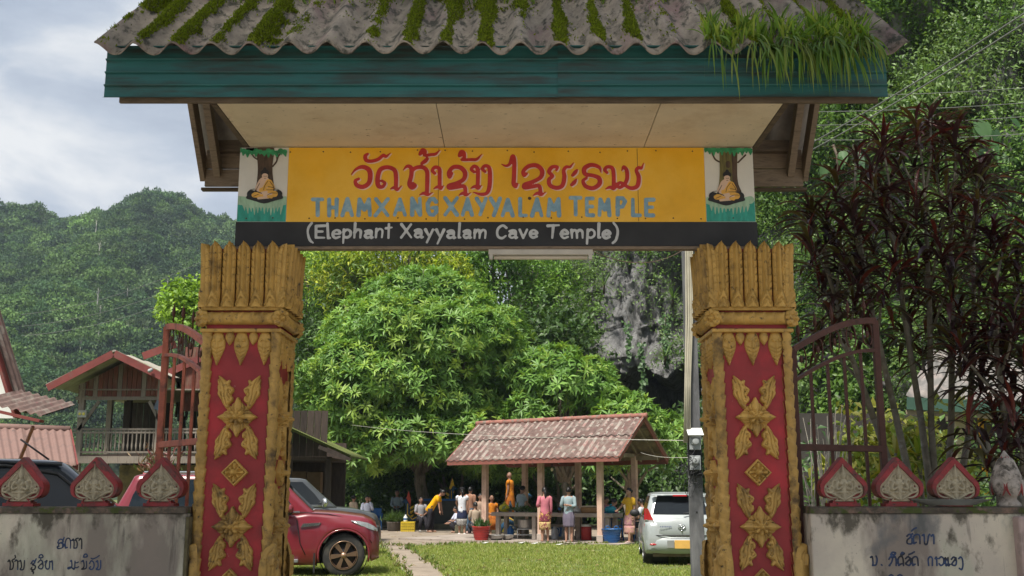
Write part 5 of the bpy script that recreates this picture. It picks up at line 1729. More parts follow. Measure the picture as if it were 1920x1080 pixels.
class Fol:
	def __init__(s): s.V, s.F, s.C, s.n = [], [], [], 0
	def add(s, V, F, C):
		s.V.append(V); s.F.append(F + s.n); s.C.append(C); s.n += len(V)
	def mesh(s, name, m=None):
		return np_mesh(name, np.concatenate(s.V), np.concatenate(s.F), m or M_LEAF, smooth=False, col=np.concatenate(s.C))
def rock_patch(s, z):
	"""bare rock: a tall face left of the cave top"""
	sx = float(np.interp(s, cseg, CLx))
	return mnoise.noise((s * .5, z * .33, 11))
def cliff_green():
	r = np.random.default_rng(21)
	A, B = Fol(), Fol()
	n = 15000
	s = np.concatenate([r.uniform(0, CLEN, n // 3), r.uniform(CAVE_S1, CLEN - 12, n - n // 3)])
	z = r.uniform(0, 1, n) ** .9 * np.where(s > CAVE_S1, 24, 15)
	C, N, S_, Ls, kind = [], [], [], [], []
	for a, b in zip(s, z):
		x, y, nx, ny = cl_pt(a, b)
		o = cliff_out(a, b)
		zz = b * (.40 + .06 * a) if a < 10 else b
		p = np.array([x + nx * o, y + ny * o, zz])
		# leave the rock face bare, and the cave mouth
		pxl = 960 + F_PX * p[0] / (p[1] * CP + (zz - CAM_Z) * SP)
		inx = 5.2 < p[0] < 9.6 and b < 13
		if inx:
			if b < CAVE_Z + .25: continue
			q = mnoise.noise((a * .55, b * .28, 13)) + (.17 if p[0] < 6.9 else -.6) - .10 * max(0, b - CAVE_Z - 2.4)
			if q > .0 and r.random() < .93: continue
		bulge = .55 + .5 * mnoise.noise((a * .45, b * .5, 17)) + .25 * mnoise.noise((a * 1.3, b * 1.3, 5))
		out = max(.05, bulge) * 1.1
		C.append(p + np.array([nx, ny, .2]) * out * r.uniform(.2, 1)); N.append((nx, ny, .35))
		big = mnoise.noise((a * .25, b * .25, 31)) > .22
		S_.append(r.uniform(.35, .7)); Ls.append((.17 if not big else .27) * r.uniform(.8, 1.2))
		kind.append(0 if mnoise.noise((a * .30, b * .30, 41)) > -.02 else 1)
	C, N, S_, Ls, kind = map(np.array, (C, N, S_, Ls, kind))
	for k, pal in ((0, G_MID), (1, [(.13, .22, .055), (.16, .25, .07), (.095, .175, .04)])):
		q = kind == k
		A.add(*clumps(C[q], N[q], S_[q], 24, Ls[q], pal, r, aspect=.42 if k else .55))
	o = link('creepers', A.mesh('creepers'))
	setp(o, 'mass of green creepers and ferns covering the limestone cliff', 'creepers', kind='stuff')
cliff_green()
# hanging vines and spiky plants on the rock face
def hanging_vine(px, py0, py1, label, Y=49.2, seed=0):
	r = np.random.default_rng(seed)
	a, b = at(px, py0, Y), at(px, py1, Y)
	n = int((a.z - b.z) * 42)
	t = r.random(n)
	C = np.array([(a.x + r.normal(0, .13) * (1.1 - u), a.y + r.normal(0, .12), a.z + (b.z - a.z) * u) for u in t])
	V, F = leaf_arrays(C, np.stack([r.normal(0, .5, n), r.normal(-.5, .4, n), -np.ones(n)], 1), np.tile([0, -1, .5], (n, 1)) + r.normal(0, .3, (n, 3)), r.uniform(.13, .24, n), r.uniform(.13, .22, n), .1)
	t_ = thing('hanging_vine', label, 'vine', a, 0, 'vines hanging over the cave')
	link_w('foliage', np_mesh('foliage', V, F, M_LEAF, col=rcol(n, [(.09, .17, .06), (.07, .14, .05), (.11, .20, .07)], .2, 5)), t_)
	mb = MB().tube([a, (a + b) / 2 + Vector((.05, .05, 0)), b], .02, 5).build('stem', mat('vine_stem', (.08, .06, .04)), t_)
hanging_vine(1203, 640, 742, 'long pale vine trailing down over the middle of the cave mouth', seed=1)
hanging_vine(1178, 600, 675, 'shorter vine hanging on the rock left of the long one', seed=2)
hanging_vine(1247, 590, 690, 'vine hanging right of the long pale one beside the utility pole', seed=3)
def spiky(p, n, L, label, group, pal, W=.05, rz=0, cat='plant'):
	sp = []
	r = random.Random(int(p.x * 100 + p.z * 31))
	for _ in range(n):
		a = r.uniform(0, 6.28); e_ = r.uniform(.1, 1.3)
		d = (math.cos(a) * math.cos(e_), math.sin(a) * math.cos(e_), math.sin(e_))
		sp.append((p, d, L * r.uniform(.7, 1.1), W, r.uniform(.3, 1.0), (-math.sin(a), math.cos(a), .1)))
	V, F = strap_arrays(sp, 5)
	t = thing('spiky_plant', label, cat, p, 0, group)
	link_w('leaves', np_mesh('leaves', V, F, M_LEAFG, col=rcol(n, pal, .2, 12)), t)
	MB().tube([p + Vector((0, .3, -.35)), p], [.06, .05], 6).build('stem', mat('vine_stem', (.08, .06, .04)), t)
spiky(at(1248, 668, 48.6), 34, 1.0, 'spiky green screw pine on the rock above the cave', 'spiky plants on the cliff', [(.10, .19, .05), (.13, .22, .06)])
spiky(at(1133, 535, 50.0), 30, 1.0, 'spiky plant clinging to the top of the grey rock face', 'spiky plants on the cliff', [(.10, .17, .06), (.13, .20, .07)])
spiky(at(1262, 560, 48.6), 26, .9, 'small spiky plant beside the pole near the cliff top', 'spiky plants on the cliff', [(.09, .17, .05), (.12, .20, .06)])
# big heart-leaved plants on the right-hand cliff
def big_leaf_mesh():
	V, F = [], []
	for j in range(8):
		t = j / 7
		w = .32 * math.sin(min(1, .12 + t * .95) * math.pi) ** .7 * (1 - .25 * t)
		for u in (-1, -.5, 0, .5, 1):
			V.append((u * w, -.10 * abs(u) * w * 3 + .02 * u * u, -t + .12 * abs(u) * (1 - t)))
	for j in range(7):
		for i in range(4):
			a = j * 5 + i
			F.append((a, a + 1, a + 6, a + 5))
	return V, F
def elephant_ear(px, py, Y, n, seed, label, spread=1.0):
	r = random.Random(seed)
	p0 = at(px, py, Y)
	t = thing('elephant_ear_plant', label, 'plant', p0, 0, 'broad leaved climbers on the cliff')
	V, F = big_leaf_mesh()
	mes = [np_mesh('leaf', V, F, M_LEAF, smooth=True, col=np.tile(np.array([c_]), (len(V), 1))) for c_ in ((.07, .155, .055), (.10, .19, .075), (.055, .12, .05))]
	for k in range(n):
		L = r.uniform(.48, .70)
		p = Vector((r.uniform(-1, 1) * spread, r.uniform(-.35, .1), r.uniform(-1, .7) * spread * 1.2))
		M = Matrix.Translation(p) @ Matrix.Rotation(r.uniform(-.6, .6), 4, 'Z') @ Matrix.Rotation(r.uniform(-.45, .1), 4, 'X') @ Matrix.Rotation(r.uniform(-.4, .4), 4, 'Y') @ Matrix.Scale(L, 4)
		link('leaf', mes[k % 3], t, M=M)
	MB().tube([p0 + Vector((0, .5, spread * .7)), p0 + Vector((.1, .45, 0)), p0 + Vector((0, .3, -1.6 * spread))], .05, 6).build('stem', mat('vine_stem', (.08, .06, .04)), t)
elephant_ear(1868, 262, 30.5, 13, 1, 'climber with broad pale leaves high on the cliff at the far right', .85)
elephant_ear(1322 + 250, 285, 33.5, 5, 2, 'broad leaved climber behind the wires near the roof end', .6)
elephant_ear(1095, 640, 53, 7, 3, 'dark broad leaved plant left of the grey rock face', .8)
# ---------------------------------------------------------------- air
def haze():
	m = bpy.data.materials.new('haze_air'); m.use_nodes = True
	nt = m.node_tree; nt.nodes.clear()
	pv_ = _n(nt, 'ShaderNodeVolumePrincipled'); pv_.inputs['Color'].default_value = (.70, .82, 1.0, 1); pv_.inputs['Density'].default_value = HAZE
	pv_.inputs['Anisotropy'].default_value = .1
	ou = _n(nt, 'ShaderNodeOutputMaterial'); nt.links.new(pv_.outputs[0], ou.inputs['Volume'])
	o = MB().box((-70, 270, 74), (750, 680, 150)).build('haze', m)
	setp(o, 'thin humid air that greys the far hill', 'haze', kind='stuff')
HAZE = .00028
haze()
# ---------------------------------------------------------------- trees
M_BARK = mat('grey_bark', (0.20, 0.165, 0.125), rough=.95, var=.35, scale=6, stretch=(3, 3, .8), bump=.6, bscale=20, second=(.08, .09, .05), smask=(.5, .66), sscale=4)
M_BARKD = mat('dark_bark', (0.085, 0.07, 0.055), rough=.95, var=.35, scale=6, stretch=(3, 3, .8), bump=.5, bscale=20)
def lobes(r, c, R, n, lr, bottom=-.25):
	"""lobe centres near the surface of an ellipsoid crown"""
	out = []
	while len(out) < n:
		d = r.normal(0, 1, 3); d /= np.linalg.norm(d)
		if d[2] < bottom: continue
		out.append((np.array(c) + d * np.array(R) * r.uniform(.60, .86), r.uniform(*lr)))
	return out
def whorl_points(r, lob, per):
	P, N = [], []
	for c, lr in lob:
		n = int(per * lr * lr)
		d = r.normal(0, 1, (n, 3)); d[:, 2] += .35; d /= np.linalg.norm(d, axis=1, keepdims=True)
		P.append(c + d * lr * r.uniform(.88, 1.04, (n, 1)) * np.array([1, 1, .85]))
		N.append(d)
	return np.concatenate(P), np.concatenate(N)
def whorl_arrays(r, P, N, L, k=10, pal=G_PLUM, wid=.27):
	n = len(P)
	ax = N + np.array([0, 0, .55]) + r.normal(0, .25, (n, 3)); ax /= np.linalg.norm(ax, axis=1, keepdims=True)
	a = np.cross(ax, np.array([.3, .2, .9])); a /= np.linalg.norm(a, axis=1, keepdims=True)
	b = np.cross(ax, a)
	idx = np.repeat(np.arange(n), k)
	ang = np.tile(np.arange(k) * 2 * math.pi / k, n) + r.uniform(0, 6, n)[idx] + r.normal(0, .15, n * k)
	el = r.uniform(-.15, .95, n * k)
	D = (a[idx] * np.cos(ang)[:, None] + b[idx] * np.sin(ang)[:, None]) * np.cos(el)[:, None] + ax[idx] * np.sin(el)[:, None]
	Ln = L * r.uniform(.7, 1.15, n * k) * r.uniform(.8, 1.15, n)[idx]
	V, F = leaf_arrays(P[idx] + D * .03, D, ax[idx], Ln, Ln * wid, droop=.22, fold=.18)
	base = np.asarray(pal)[r.integers(0, len(pal), n)] * r.uniform(.85, 1.15, (n, 1))
	c = base[idx] * r.uniform(.85, 1.18, (n * k, 1))
	return V, F, np.repeat(c, 5, 0)
def branches(mb, base, fork, lob, r, r0, n=6):
	for c, lr in lob:
		c = Vector(c); f = Vector(fork) + Vector((r.normal(0, .1), r.normal(0, .1), r.normal(0, .2)))
		m = f.lerp(c, .5) + Vector((0, 0, .12 * (c - f).length)) + Vector(r.normal(0, .15, 3))
		mb.tube([f, m, c], [r0, r0 * .6, r0 * .22], n)
		for _ in range(3):
			d = Vector(r.normal(0, 1, 3)).normalized() * lr * .9
			mb.tube([m.lerp(c, .6), c + d], [r0 * .3, r0 * .1], 5)
def plumeria(label, c, R, nl, lr, per, base, fork, seed, L=.36, tr=.26, keep=220, pal=G_PLUM, group=None, bottom=-.25, k=10, wid=.27, skirt=0):
	r = np.random.default_rng(seed)
	t = thing('whorl_leaved_tree', label, 'tree', base, 0, group)
	lob = lobes(r, c, R, nl, lr, bottom)
	for q in range(skirt):
		a = 2 * math.pi * (q + r.uniform(-.3, .3)) / skirt
		lob.append((np.array(c) + np.array([math.cos(a) * R[0] * r.uniform(.5, .82), math.sin(a) * R[1] * r.uniform(.6, .85), -R[2] * r.uniform(.62, .82)]), r.uniform(*lr) * .9))
	mb = MB()
	b, f = Vector(base), Vector(fork)
	mb.tube([b, b.lerp(f, .35) + Vector((.08, 0, 0)), b.lerp(f, .7) - Vector((.06, 0, 0)), f], [tr * 1.25, tr, tr * .9, tr * .8], 10)
	branches(mb, base, fork, lob, r, tr * .55)
	mb.build('trunk', M_BARK, t)
	P, N = whorl_points(r, lob, per)
	# the whorls that show largest are separate parts, the rest one mass
	d = P @ np.array([0, -1, .25]) + r.normal(0, .25, len(P))
	order = np.argsort(-d)
	if keep:
		var = []
		for q in range(8):
			V, F, C = whorl_arrays(r, np.zeros((1, 3)), np.array([[0, 0, 1.0]]), L, k, pal, wid)
			var.append(np_mesh('leaf_whorl', V, F, M_LEAFG, col=C))
		for i in order[:keep]:
			ax = Vector(N[i] + np.array([0, 0, .55])).normalized()
			M = Matrix.Translation(Vector(P[i]) - b) @ ax.to_track_quat('Z', 'Y').to_matrix().to_4x4() @ Matrix.Rotation(r.uniform(0, 6.28), 4, 'Z') @ Matrix.Scale(r.uniform(.85, 1.15), 4)
			link('leaf_whorl', var[int(r.integers(0, 8))], t, M=M)
	rest = order[keep:]
	V, F, C = whorl_arrays(r, P[rest], N[rest], L, k, pal, wid)
	o = link_w('foliage', np_mesh('foliage', V, F, M_LEAFG, col=C), t)
	o['kind'] = 'stuff'
	return t
TY = 43.0
c0 = at(778, 690, TY)
tb = gat(782, 996)
plumeria('large domed tree with long pale green whorled leaves behind the footpath', (c0.x, TY, c0.z - .25), (5.0, 4.2, 4.1), 98, (1.0, 1.5), 72, (tb.x, TY + .6, 0), (tb.x - .2, TY + .4, 2.6), 3, L=.34, keep=240, bottom=-.82, skirt=26)
# lower right-hand trees of the same kind
c1 = at(1050, 745, 41.5)
plumeria('lower whorl leaved tree behind the pavilion roof', (c1.x, 41.5, c1.z - .2), (2.6, 1.8, 1.9), 26, (.7, 1.0), 62, (c1.x + .5, 42, 0), (c1.x + .2, 42, 2.0), 4, L=.37, keep=110, tr=.16, bottom=-.9)
c2 = at(1185, 815, 40.5)
plumeria('small whorl leaved tree right of the pavilion roof beside the pole', (c2.x, 40.5, c2.z - .1), (2.2, 1.6, 1.5), 18, (.6, .9), 62, (c2.x - .2, 41, 0), (c2.x, 41, 1.6), 5, L=.37, keep=80, tr=.15, bottom=-.7)
def leafy(label, name, c, R, nl, lr, base, seed, lsize, per, pal, aspect=.45, tr=.2, cat='tree', group=None, ncl=14, droop=.3, bottom=-.4, up=.3, shell=1.0):
	r = np.random.default_rng(seed)
	t = thing(name, label, cat, base, 0, group)
	lob = lobes(r, c, R, nl, lr, bottom)
	P, N = whorl_points(r, lob, per)
	A = Fol()
	A.add(*clumps(P, N, np.full(len(P), lsize * 1.6), ncl, np.full(len(P), lsize), pal, r, aspect, up, droop))
	o = link_w('crown', A.mesh('crown'), t)
	mb = MB()
	b = Vector(base); f = b.lerp(Vector(c), .55)
	mb.tube([b, b.lerp(f, .5) + Vector((.06, 0, 0)), f], [tr * 1.2, tr, tr * .8], 8)
	branches(mb, base, f, lob[:14], r, tr * .5, 5)
	mb.build('trunk', M_BARKD, t)
	return t
p = at(738, 545, 51)
leafy('lime green tree with drooping leaves rising behind the large domed tree', 'lime_tree', (p.x, 51, p.z), (4.0, 3, 2.9), 40, (.8, 1.3), (p.x, 51.5, 0), 11, .30, 22, [(.34, .43, .03), (.27, .38, .03), (.42, .46, .05), (.15, .25, .03), (.11, .19, .03)], .36, ncl=13, droop=.5)
p = at(612, 560, 56)
leafy('feathery yellow green acacia left of the lime tree', 'acacia_tree', (p.x, 56, p.z), (3.2, 3, 4.0), 34, (.8, 1.3), (p.x, 56, 0), 12, .20, 26, [(.24, .40, .04), (.30, .46, .05), (.17, .30, .04)], .40, ncl=16, up=.0)
p = at(960, 550, 54.5)
leafy('deep green feathery tree between the domed tree and the rock face', 'feathery_tree', (p.x, 54, p.z), (4.0, 2.6, 3.8), 42, (.8, 1.3), (p.x, 55, 0), 13, .24, 22, [(.11, .24, .03), (.15, .30, .04), (.075, .165, .028), (.20, .35, .05)], .38, ncl=14, up=0)
p = at(840, 500, 57)
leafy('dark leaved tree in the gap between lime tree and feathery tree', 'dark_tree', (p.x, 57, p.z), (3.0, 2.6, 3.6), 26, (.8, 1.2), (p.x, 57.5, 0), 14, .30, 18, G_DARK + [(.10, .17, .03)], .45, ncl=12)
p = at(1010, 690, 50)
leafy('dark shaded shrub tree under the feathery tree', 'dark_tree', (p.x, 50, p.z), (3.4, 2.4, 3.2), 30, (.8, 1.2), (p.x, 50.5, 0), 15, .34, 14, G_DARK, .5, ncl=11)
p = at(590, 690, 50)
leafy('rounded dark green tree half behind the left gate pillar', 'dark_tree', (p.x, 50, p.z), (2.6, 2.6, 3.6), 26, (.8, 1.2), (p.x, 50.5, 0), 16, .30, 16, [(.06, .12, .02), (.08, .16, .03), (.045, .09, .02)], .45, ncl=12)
p = at(352, 600, 34)
leafy('bright green vine covered bush between the gate leaf and the hill', 'vine_bush', (p.x, 34, p.z), (.85, .8, 1.3), 20, (.35, .6), (p.x, 34.3, 0), 17, .16, 60, [(.22, .38, .04), (.28, .44, .05), (.16, .28, .04)], .7, tr=.1, cat='bush', ncl=12)
p = at(450, 700, 40)
leafy('leafy green tree directly behind the left gate pillar', 'dark_tree', (p.x, 40, p.z), (2.2, 2, 3.0), 20, (.7, 1.1), (p.x, 40.5, 0), 18, .28, 16, [(.06, .12, .02), (.08, .16, .03)], .45, ncl=11)
# undergrowth behind the pavilion: a hedge-like mass
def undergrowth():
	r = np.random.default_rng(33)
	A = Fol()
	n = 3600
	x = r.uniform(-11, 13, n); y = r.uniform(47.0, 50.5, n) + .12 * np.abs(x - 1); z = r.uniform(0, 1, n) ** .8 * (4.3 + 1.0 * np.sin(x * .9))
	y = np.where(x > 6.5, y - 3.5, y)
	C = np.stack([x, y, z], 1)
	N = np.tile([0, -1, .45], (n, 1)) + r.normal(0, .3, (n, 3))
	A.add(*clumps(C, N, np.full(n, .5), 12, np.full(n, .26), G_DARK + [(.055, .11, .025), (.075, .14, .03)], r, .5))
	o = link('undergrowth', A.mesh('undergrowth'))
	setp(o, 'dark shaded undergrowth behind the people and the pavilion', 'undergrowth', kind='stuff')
	A = Fol()
	n = 500
	x = r.uniform(-6.5, -3.0, n); y = r.uniform(45.5, 47, n); z = r.uniform(0, 1, n) * 3.6
	A.add(*clumps(np.stack([x, y, z], 1), np.tile([0, -1, .45], (n, 1)) + r.normal(0, .3, (n, 3)), np.full(n, .45), 12, np.full(n, .22), [(.06, .13, .025), (.09, .17, .03)], r, .5))
	t = thing('shade_bush', 'mid green bush between the dark shed and the seated people', 'bush', (-4.7, 46.3, 0))
	link_w('foliage', A.mesh('foliage'), t)
	MB().tube([(-4.7, 46.5, 0), (-4.7, 46.5, 2)], .06, 6).build('stem', M_BARKD, t)
undergrowth()
# gnarled branching shrubs seen through the pavilion
mb = MB()
def gnarl(label, px, seed):
	b = gat(px, 985); b.y = 46; b.x = at(px, 960, 46).x
	r = np.random.default_rng(seed)
	t = thing('gnarled_tree', label, 'tree', b, 0, 'gnarled small trees behind the pavilion')
	mb = MB()
	f = b + Vector((r.normal(0, .2), 0, 1.0))
	mb.tube([b, b + Vector((.15, 0, .5)), f], [.14, .11, .1], 8)
	tips = []
	for k in range(4):
		d = Vector((r.uniform(-1.4, 1.4), r.uniform(-.5, .3), r.uniform(1.0, 1.9)))
		m = f + d * .5 + Vector((r.normal(0, .25), 0, -.1))
		mb.tube([f, m, f + d], [.085, .065, .03], 6)
		tips.append(f + d)
	mb.build('trunk', M_BARK, t)
	P = np.array([tuple(q) for q in tips for _ in range(9)]) + r.normal(0, .35, (36, 3))
	V, F, C = whorl_arrays(r, P, np.tile([0, -.3, .8], (36, 1)), .34, 9, [(.07, .14, .04), (.10, .18, .05)])
	link_w('foliage', np_mesh('foliage', V, F, M_LEAFG, col=C), t)['kind'] = 'stuff'
gnarl('gnarled small tree seen between the pavilion posts at left', 1045, 1)
gnarl('gnarled small tree with spreading branches at the right pavilion posts', 1170, 2)
gnarl('crooked small tree beside the bending person', 838, 3)
# ---------------------------------------------------------------- purple cordyline at the right
CORD = [(.042, .015, .017), (.056, .016, .017), (.032, .015, .020), (.11, .026, .018), (.045, .028, .030), (.08, .075, .02)]
M_CORD = leaf_mat('cordyline_leaf', trans=.16, rough=.38, spec=.45, tint=(1.8, .7, .6))
M_CORDS = mat('cordyline_stem', (.19, .17, .13), rough=.9, var=.35, scale=12, second=(.30, .30, .28), smask=(.58, .68), sscale=8, bump=.4)
def cord_leaf_mesh(seed):
	r = random.Random(seed)
	L = 1.0; seg = 8
	V, F = [], []
	p = Vector((0, 0, 0)); e_ = r.uniform(.45, .8); d = Vector((math.cos(e_), 0, math.sin(e_)))
	g = r.uniform(1.0, 2.2)
	tw = r.uniform(-.5, .5)
	for k in range(seg + 1):
		t = k / seg
		w = .10 * (.35 + 1.3 * t) if t < .4 else .10 * max(.03, 1 - ((t - .4) / .6) ** 1.8)
		n = Vector((-d.z, 0, d.x))
		s_ = (Vector((0, 1, 0)) * math.cos(tw * t) + n * math.sin(tw * t))
		V += [p + s_ * w * .5 + n * w * .16, p - n * .0, p - s_ * w * .5 + n * w * .16]
		d = (d + Vector((0, 0, -g)) / seg).normalized()
		p = p + d * L / seg
	for k in range(seg):
		a = 3 * k
		F += [(a, a + 1, a + 4, a + 3), (a + 1, a + 2, a + 5, a + 4)]
	return [tuple(v) for v in V], F
CORD_VAR = []
for q in range(18):
	V, F = cord_leaf_mesh(q)
	c = np.tile(np.array(CORD[q % 6 if q < 12 else q % 3]), (len(V), 1))
	CORD_VAR.append((np.array(V), np.array(F), np_mesh('leaf', V, F, M_CORD, smooth=True, col=c), np.array(CORD[q % 6])))
def cordyline(label, base, heads, seed, keep=0, per=26):
	"""base point and crown heads (points); stems run from the base to every head"""
	r = random.Random(seed)
	t = thing('purple_cordyline', label, 'tree', base, 0, 'purple cordylines behind the right wall')
	mb = MB()
	b = Vector(base)
	hs = sorted([Vector(h) for h in heads], key=lambda h: (h.x - b.x) / max(.3, h.z - b.z))
	ng_ = max(2, len(hs) // 8)
	for gidx in range(ng_):
		grp = hs[gidx * len(hs) // ng_:(gidx + 1) * len(hs) // ng_]
		cen = sum(grp, Vector()) / len(grp)
		k = b + Vector((r.uniform(-.07, .07), r.uniform(-.06, .06), 0))
		lowest = min(h.z for h in grp)
		fk = Vector((b.x + (cen.x - b.x) * .55 + r.uniform(-.05, .05), b.y + (cen.y - b.y) * .6, b.z * 0 + 1.55 + (lowest - 1.55) * .45))
		m1 = k.lerp(fk, .55) + Vector((-(cen.x - b.x) * .10, r.uniform(-.04, .04), 0))
		mb.tube([k, m1, fk], [.048, .038, .030], 8)
		topz = max(h.z for h in grp)
		tp = Vector((cen.x, cen.y, fk.z + (topz - fk.z) * .72))
		mid0 = fk.lerp(tp, .5) + Vector(((cen.x - fk.x) * .12, 0, 0))
		trunk = [fk, mid0, tp]
		mb.tube(trunk, [.030, .024, .014], 7)
		for h in grp:
			tz = max(0.0, min(.98, (h.z - .42 - fk.z) / max(.1, tp.z - fk.z)))
			st = fk.lerp(mid0, tz * 2) if tz < .5 else mid0.lerp(tp, tz * 2 - 1)
			mid = st.lerp(h, .5) + Vector((r.uniform(-.03, .03), r.uniform(-.04, .04), -.10 * abs(h.x - st.x)))
			mb.tube([st, mid, h], [.015, .012, .010], 6)
	mb.build('stems', M_CORDS, t)
	inst = []
	for h in heads:
		h = Vector(h)
		n = int(per * r.uniform(.75, 1.25))
		for k in range(n):
			u = r.random()
			o = h + Vector((r.uniform(-.03, .03), r.uniform(-.03, .03), -.30 * u + .05))
			L = r.uniform(.30, .54) * (.75 + .35 * u)
			a = k * 2.4 + r.uniform(-.4, .4)
			M = Matrix.Translation(o - b) @ Matrix.Rotation(a, 4, 'Z') @ Matrix.Rotation(-.85 + .85 * u + r.uniform(-.2, .2), 4, 'Y') @ Matrix.Scale(L, 4)
			inst.append((o.y, M, r.randrange(18)))
	inst.sort(key=lambda q: q[0])
	for _, M, q in inst[:keep]:
		link('leaf', CORD_VAR[q][2], t, M=M)
	A = Fol()
	for _, M, q in inst[keep:]:
		v = CORD_VAR[q][0]
		Mn = np.array(M)
		A.add(v @ Mn[:3, :3].T + Mn[:3, 3], CORD_VAR[q][1], np.tile(CORD_VAR[q][3] * r.uniform(.7, 1.3), (len(v), 1)))
	o = link('leaves', A.mesh('leaves', M_CORD), t)
	o.data.polygons.foreach_set('use_smooth', np.ones(len(o.data.polygons), bool))
	o['kind'] = 'stuff'
	return t
def heads_px(L, Y, seed, dy=.45):
	r = random.Random(seed)
	return [at(x, y, Y + r.uniform(-dy, dy)) for x, y in L]
H1 = [(1605, 300), (1655, 270), (1720, 245), (1745, 215), (1790, 255), (1690, 300), (1640, 330), (1570, 350), (1755, 320), (1810, 300), (1840, 330), (1600, 400), (1550, 420), (1660, 380), (1720, 380), (1780, 370), (1830, 400), (1525, 460), (1580, 470), (1640, 450), (1700, 450), (1760, 450), (1815, 460), (1860, 440), (1540, 530), (1600, 540), (1660, 530), (1720, 530), (1780, 530), (1560, 590), (1630, 600), (1700, 600), (1840, 520), (1750, 590), (1520, 400), (1800, 590), (1680, 500), (1610, 500), (1740, 490), (1540, 640), (1730, 650), (1790, 655), (1845, 690), (1825, 625), (1880, 640)]
cordyline('tall purple cordyline with many stems behind the right wall', at(1752, 930, 9.3).xy.to_3d(), heads_px(H1, 9.3, 5) + heads_px([(x + 22, y + 34) for x, y in H1[:30:3]], 9.7, 6, .3), 51, keep=260, per=33)
H2 = [(1880, 470), (1910, 520), (1870, 560), (1930, 440), (1900, 600), (1850, 620), (1940, 560), (1885, 660), (1925, 690), (1840, 700), (1800, 660), (1950, 640), (1895, 730), (1930, 790), (1870, 780), (1975, 480), (1990, 590), (1985, 720)]
cordyline('second purple cordyline cut by the right edge of the view', at(1900, 930, 8.7).xy.to_3d(), heads_px(H2, 8.7, 6, .35), 52, keep=40, per=29)
H3 = [(1850, 830), (1885, 860), (1920, 830), (1820, 800), (1945, 870), (1900, 790)]
cordyline('low dark strap leaved cordyline behind the lotus bud', at(1890, 945, 8.4).xy.to_3d(), heads_px(H3, 8.4, 7, .2), 53, keep=0, per=20)
# yellow striped dracaena, dry twigs, leafy shrub behind the gate leaf
YEL = [(.34, .30, .03), (.14, .22, .03), (.42, .40, .08), (.22, .28, .04)]
def dracaena(label, p, n, L, seed, pal=YEL):
	r = random.Random(seed)
	t = thing('striped_dracaena', label, 'plant', (p.x, p.y, 0), 0, 'yellow striped plants behind the wall')
	MB().tube([(p.x, p.y, 0), (p.x + .02, p.y, p.z * .6), (p.x, p.y, p.z)], .02, 6).build('stem', M_CORDS, t)
	sp = []
	for k in range(n):
		a = k * 2.4; e_ = r.uniform(-.1, 1.3)
		sp.append(((p.x, p.y, p.z - r.uniform(0, .18)), (math.cos(a) * math.cos(e_), math.sin(a) * math.cos(e_), math.sin(e_)), L * r.uniform(.7, 1.15), .042, r.uniform(.8, 2.4), (-math.sin(a), math.cos(a), .15)))
	V, F = strap_arrays(sp, 6)
	link_w('leaves', np_mesh('leaves', V, F, M_LEAFG, smooth=True, col=rcol(n, pal, .15, 14)), t)
for i, (x, y, n) in enumerate(((1680, 850, 26), (1722, 850, 30), (1655, 895, 22), (1745, 905, 24), (1700, 900, 26))):
	dracaena(['yellow striped plant just right of the gate leaf stile', 'tallest yellow striped plant beside the grey cordyline stems', 'yellow striped plant low behind the clean spade finial', 'yellow striped plant low beside the worn spade finial', 'yellow striped plant behind the middle spade finial'][i], at(x, y, 9.9 + .15 * i), n, .36, 60 + i)
def shrub_right():
	r = np.random.default_rng(71)
	A = Fol()
	n = 700
	x = r.uniform(2.9, 8, n); z = r.uniform(0, 2.4, n) * r.uniform(.5, 1, n); y = r.uniform(12.4, 13.6, n) + .3 * np.abs(x - 4)
	A.add(*clumps(np.stack([x, y, z], 1), np.tile([0, -1, .5], (n, 1)) + r.normal(0, .3, (n, 3)), np.full(n, .25), 12, np.full(n, .12), [(.05, .11, .022), (.035, .08, .02), (.08, .15, .03)], r, .5))
	t = thing('dark_shrub', 'dark green shrub behind the iron gate leaf at right', 'bush', (4.5, 13, 0))
	link_w('foliage', A.mesh('foliage'), t)
	MB().tube([(4.5, 13.1, 0), (4.5, 13.1, 1.6)], .04, 6).build('stem', M_BARKD, t)
	A = Fol()
	n = 220
	q = at(1680, 860, 11.2)
	C = np.stack([q.x + r.normal(0, .35, n), 11.2 + r.normal(0, .2, n), q.z + r.normal(0, .2, n)], 1)
	A.add(*clumps(C, np.tile([0, -1, .6], (n, 1)), np.full(n, .12), 9, np.full(n, .11), [(.26, .30, .03), (.18, .25, .03), (.33, .33, .06)], r, .5))
	t = thing('yellow_bush', 'yellow green bush between the gate leaf and the cordyline stems', 'bush', (q.x, 11.2, 0))
	link_w('foliage', A.mesh('foliage'), t)
	MB().tube([(q.x, 11.2, 0), (q.x, 11.2, q.z)], .03, 6).build('stem', M_BARKD, t)
	q = at(1545, 940, 10.4)
	t = thing('dry_bush', 'bare pale twigs of a dry bush seen through the right gate leaf', 'bush', (q.x, 10.4, 0))
	mb = MB()
	rr = random.Random(3)
	for k in range(34):
		b = Vector((q.x + rr.uniform(-.12, .12), 10.4 + rr.uniform(-.1, .1), .6))
		tip = at(1545 + rr.uniform(-55, 60), 765 + rr.uniform(-10, 120), 10.4 + rr.uniform(-.3, .3))
		m = b.lerp(tip, .55) + Vector((rr.uniform(-.06, .06), 0, .05))
		mb.tube([b, m, tip], [.008, .006, .003], 4)
	mb.build('twigs', mat('pale_twig', (.40, .36, .30), rough=.9), t)['kind'] = 'stuff'
shrub_right()
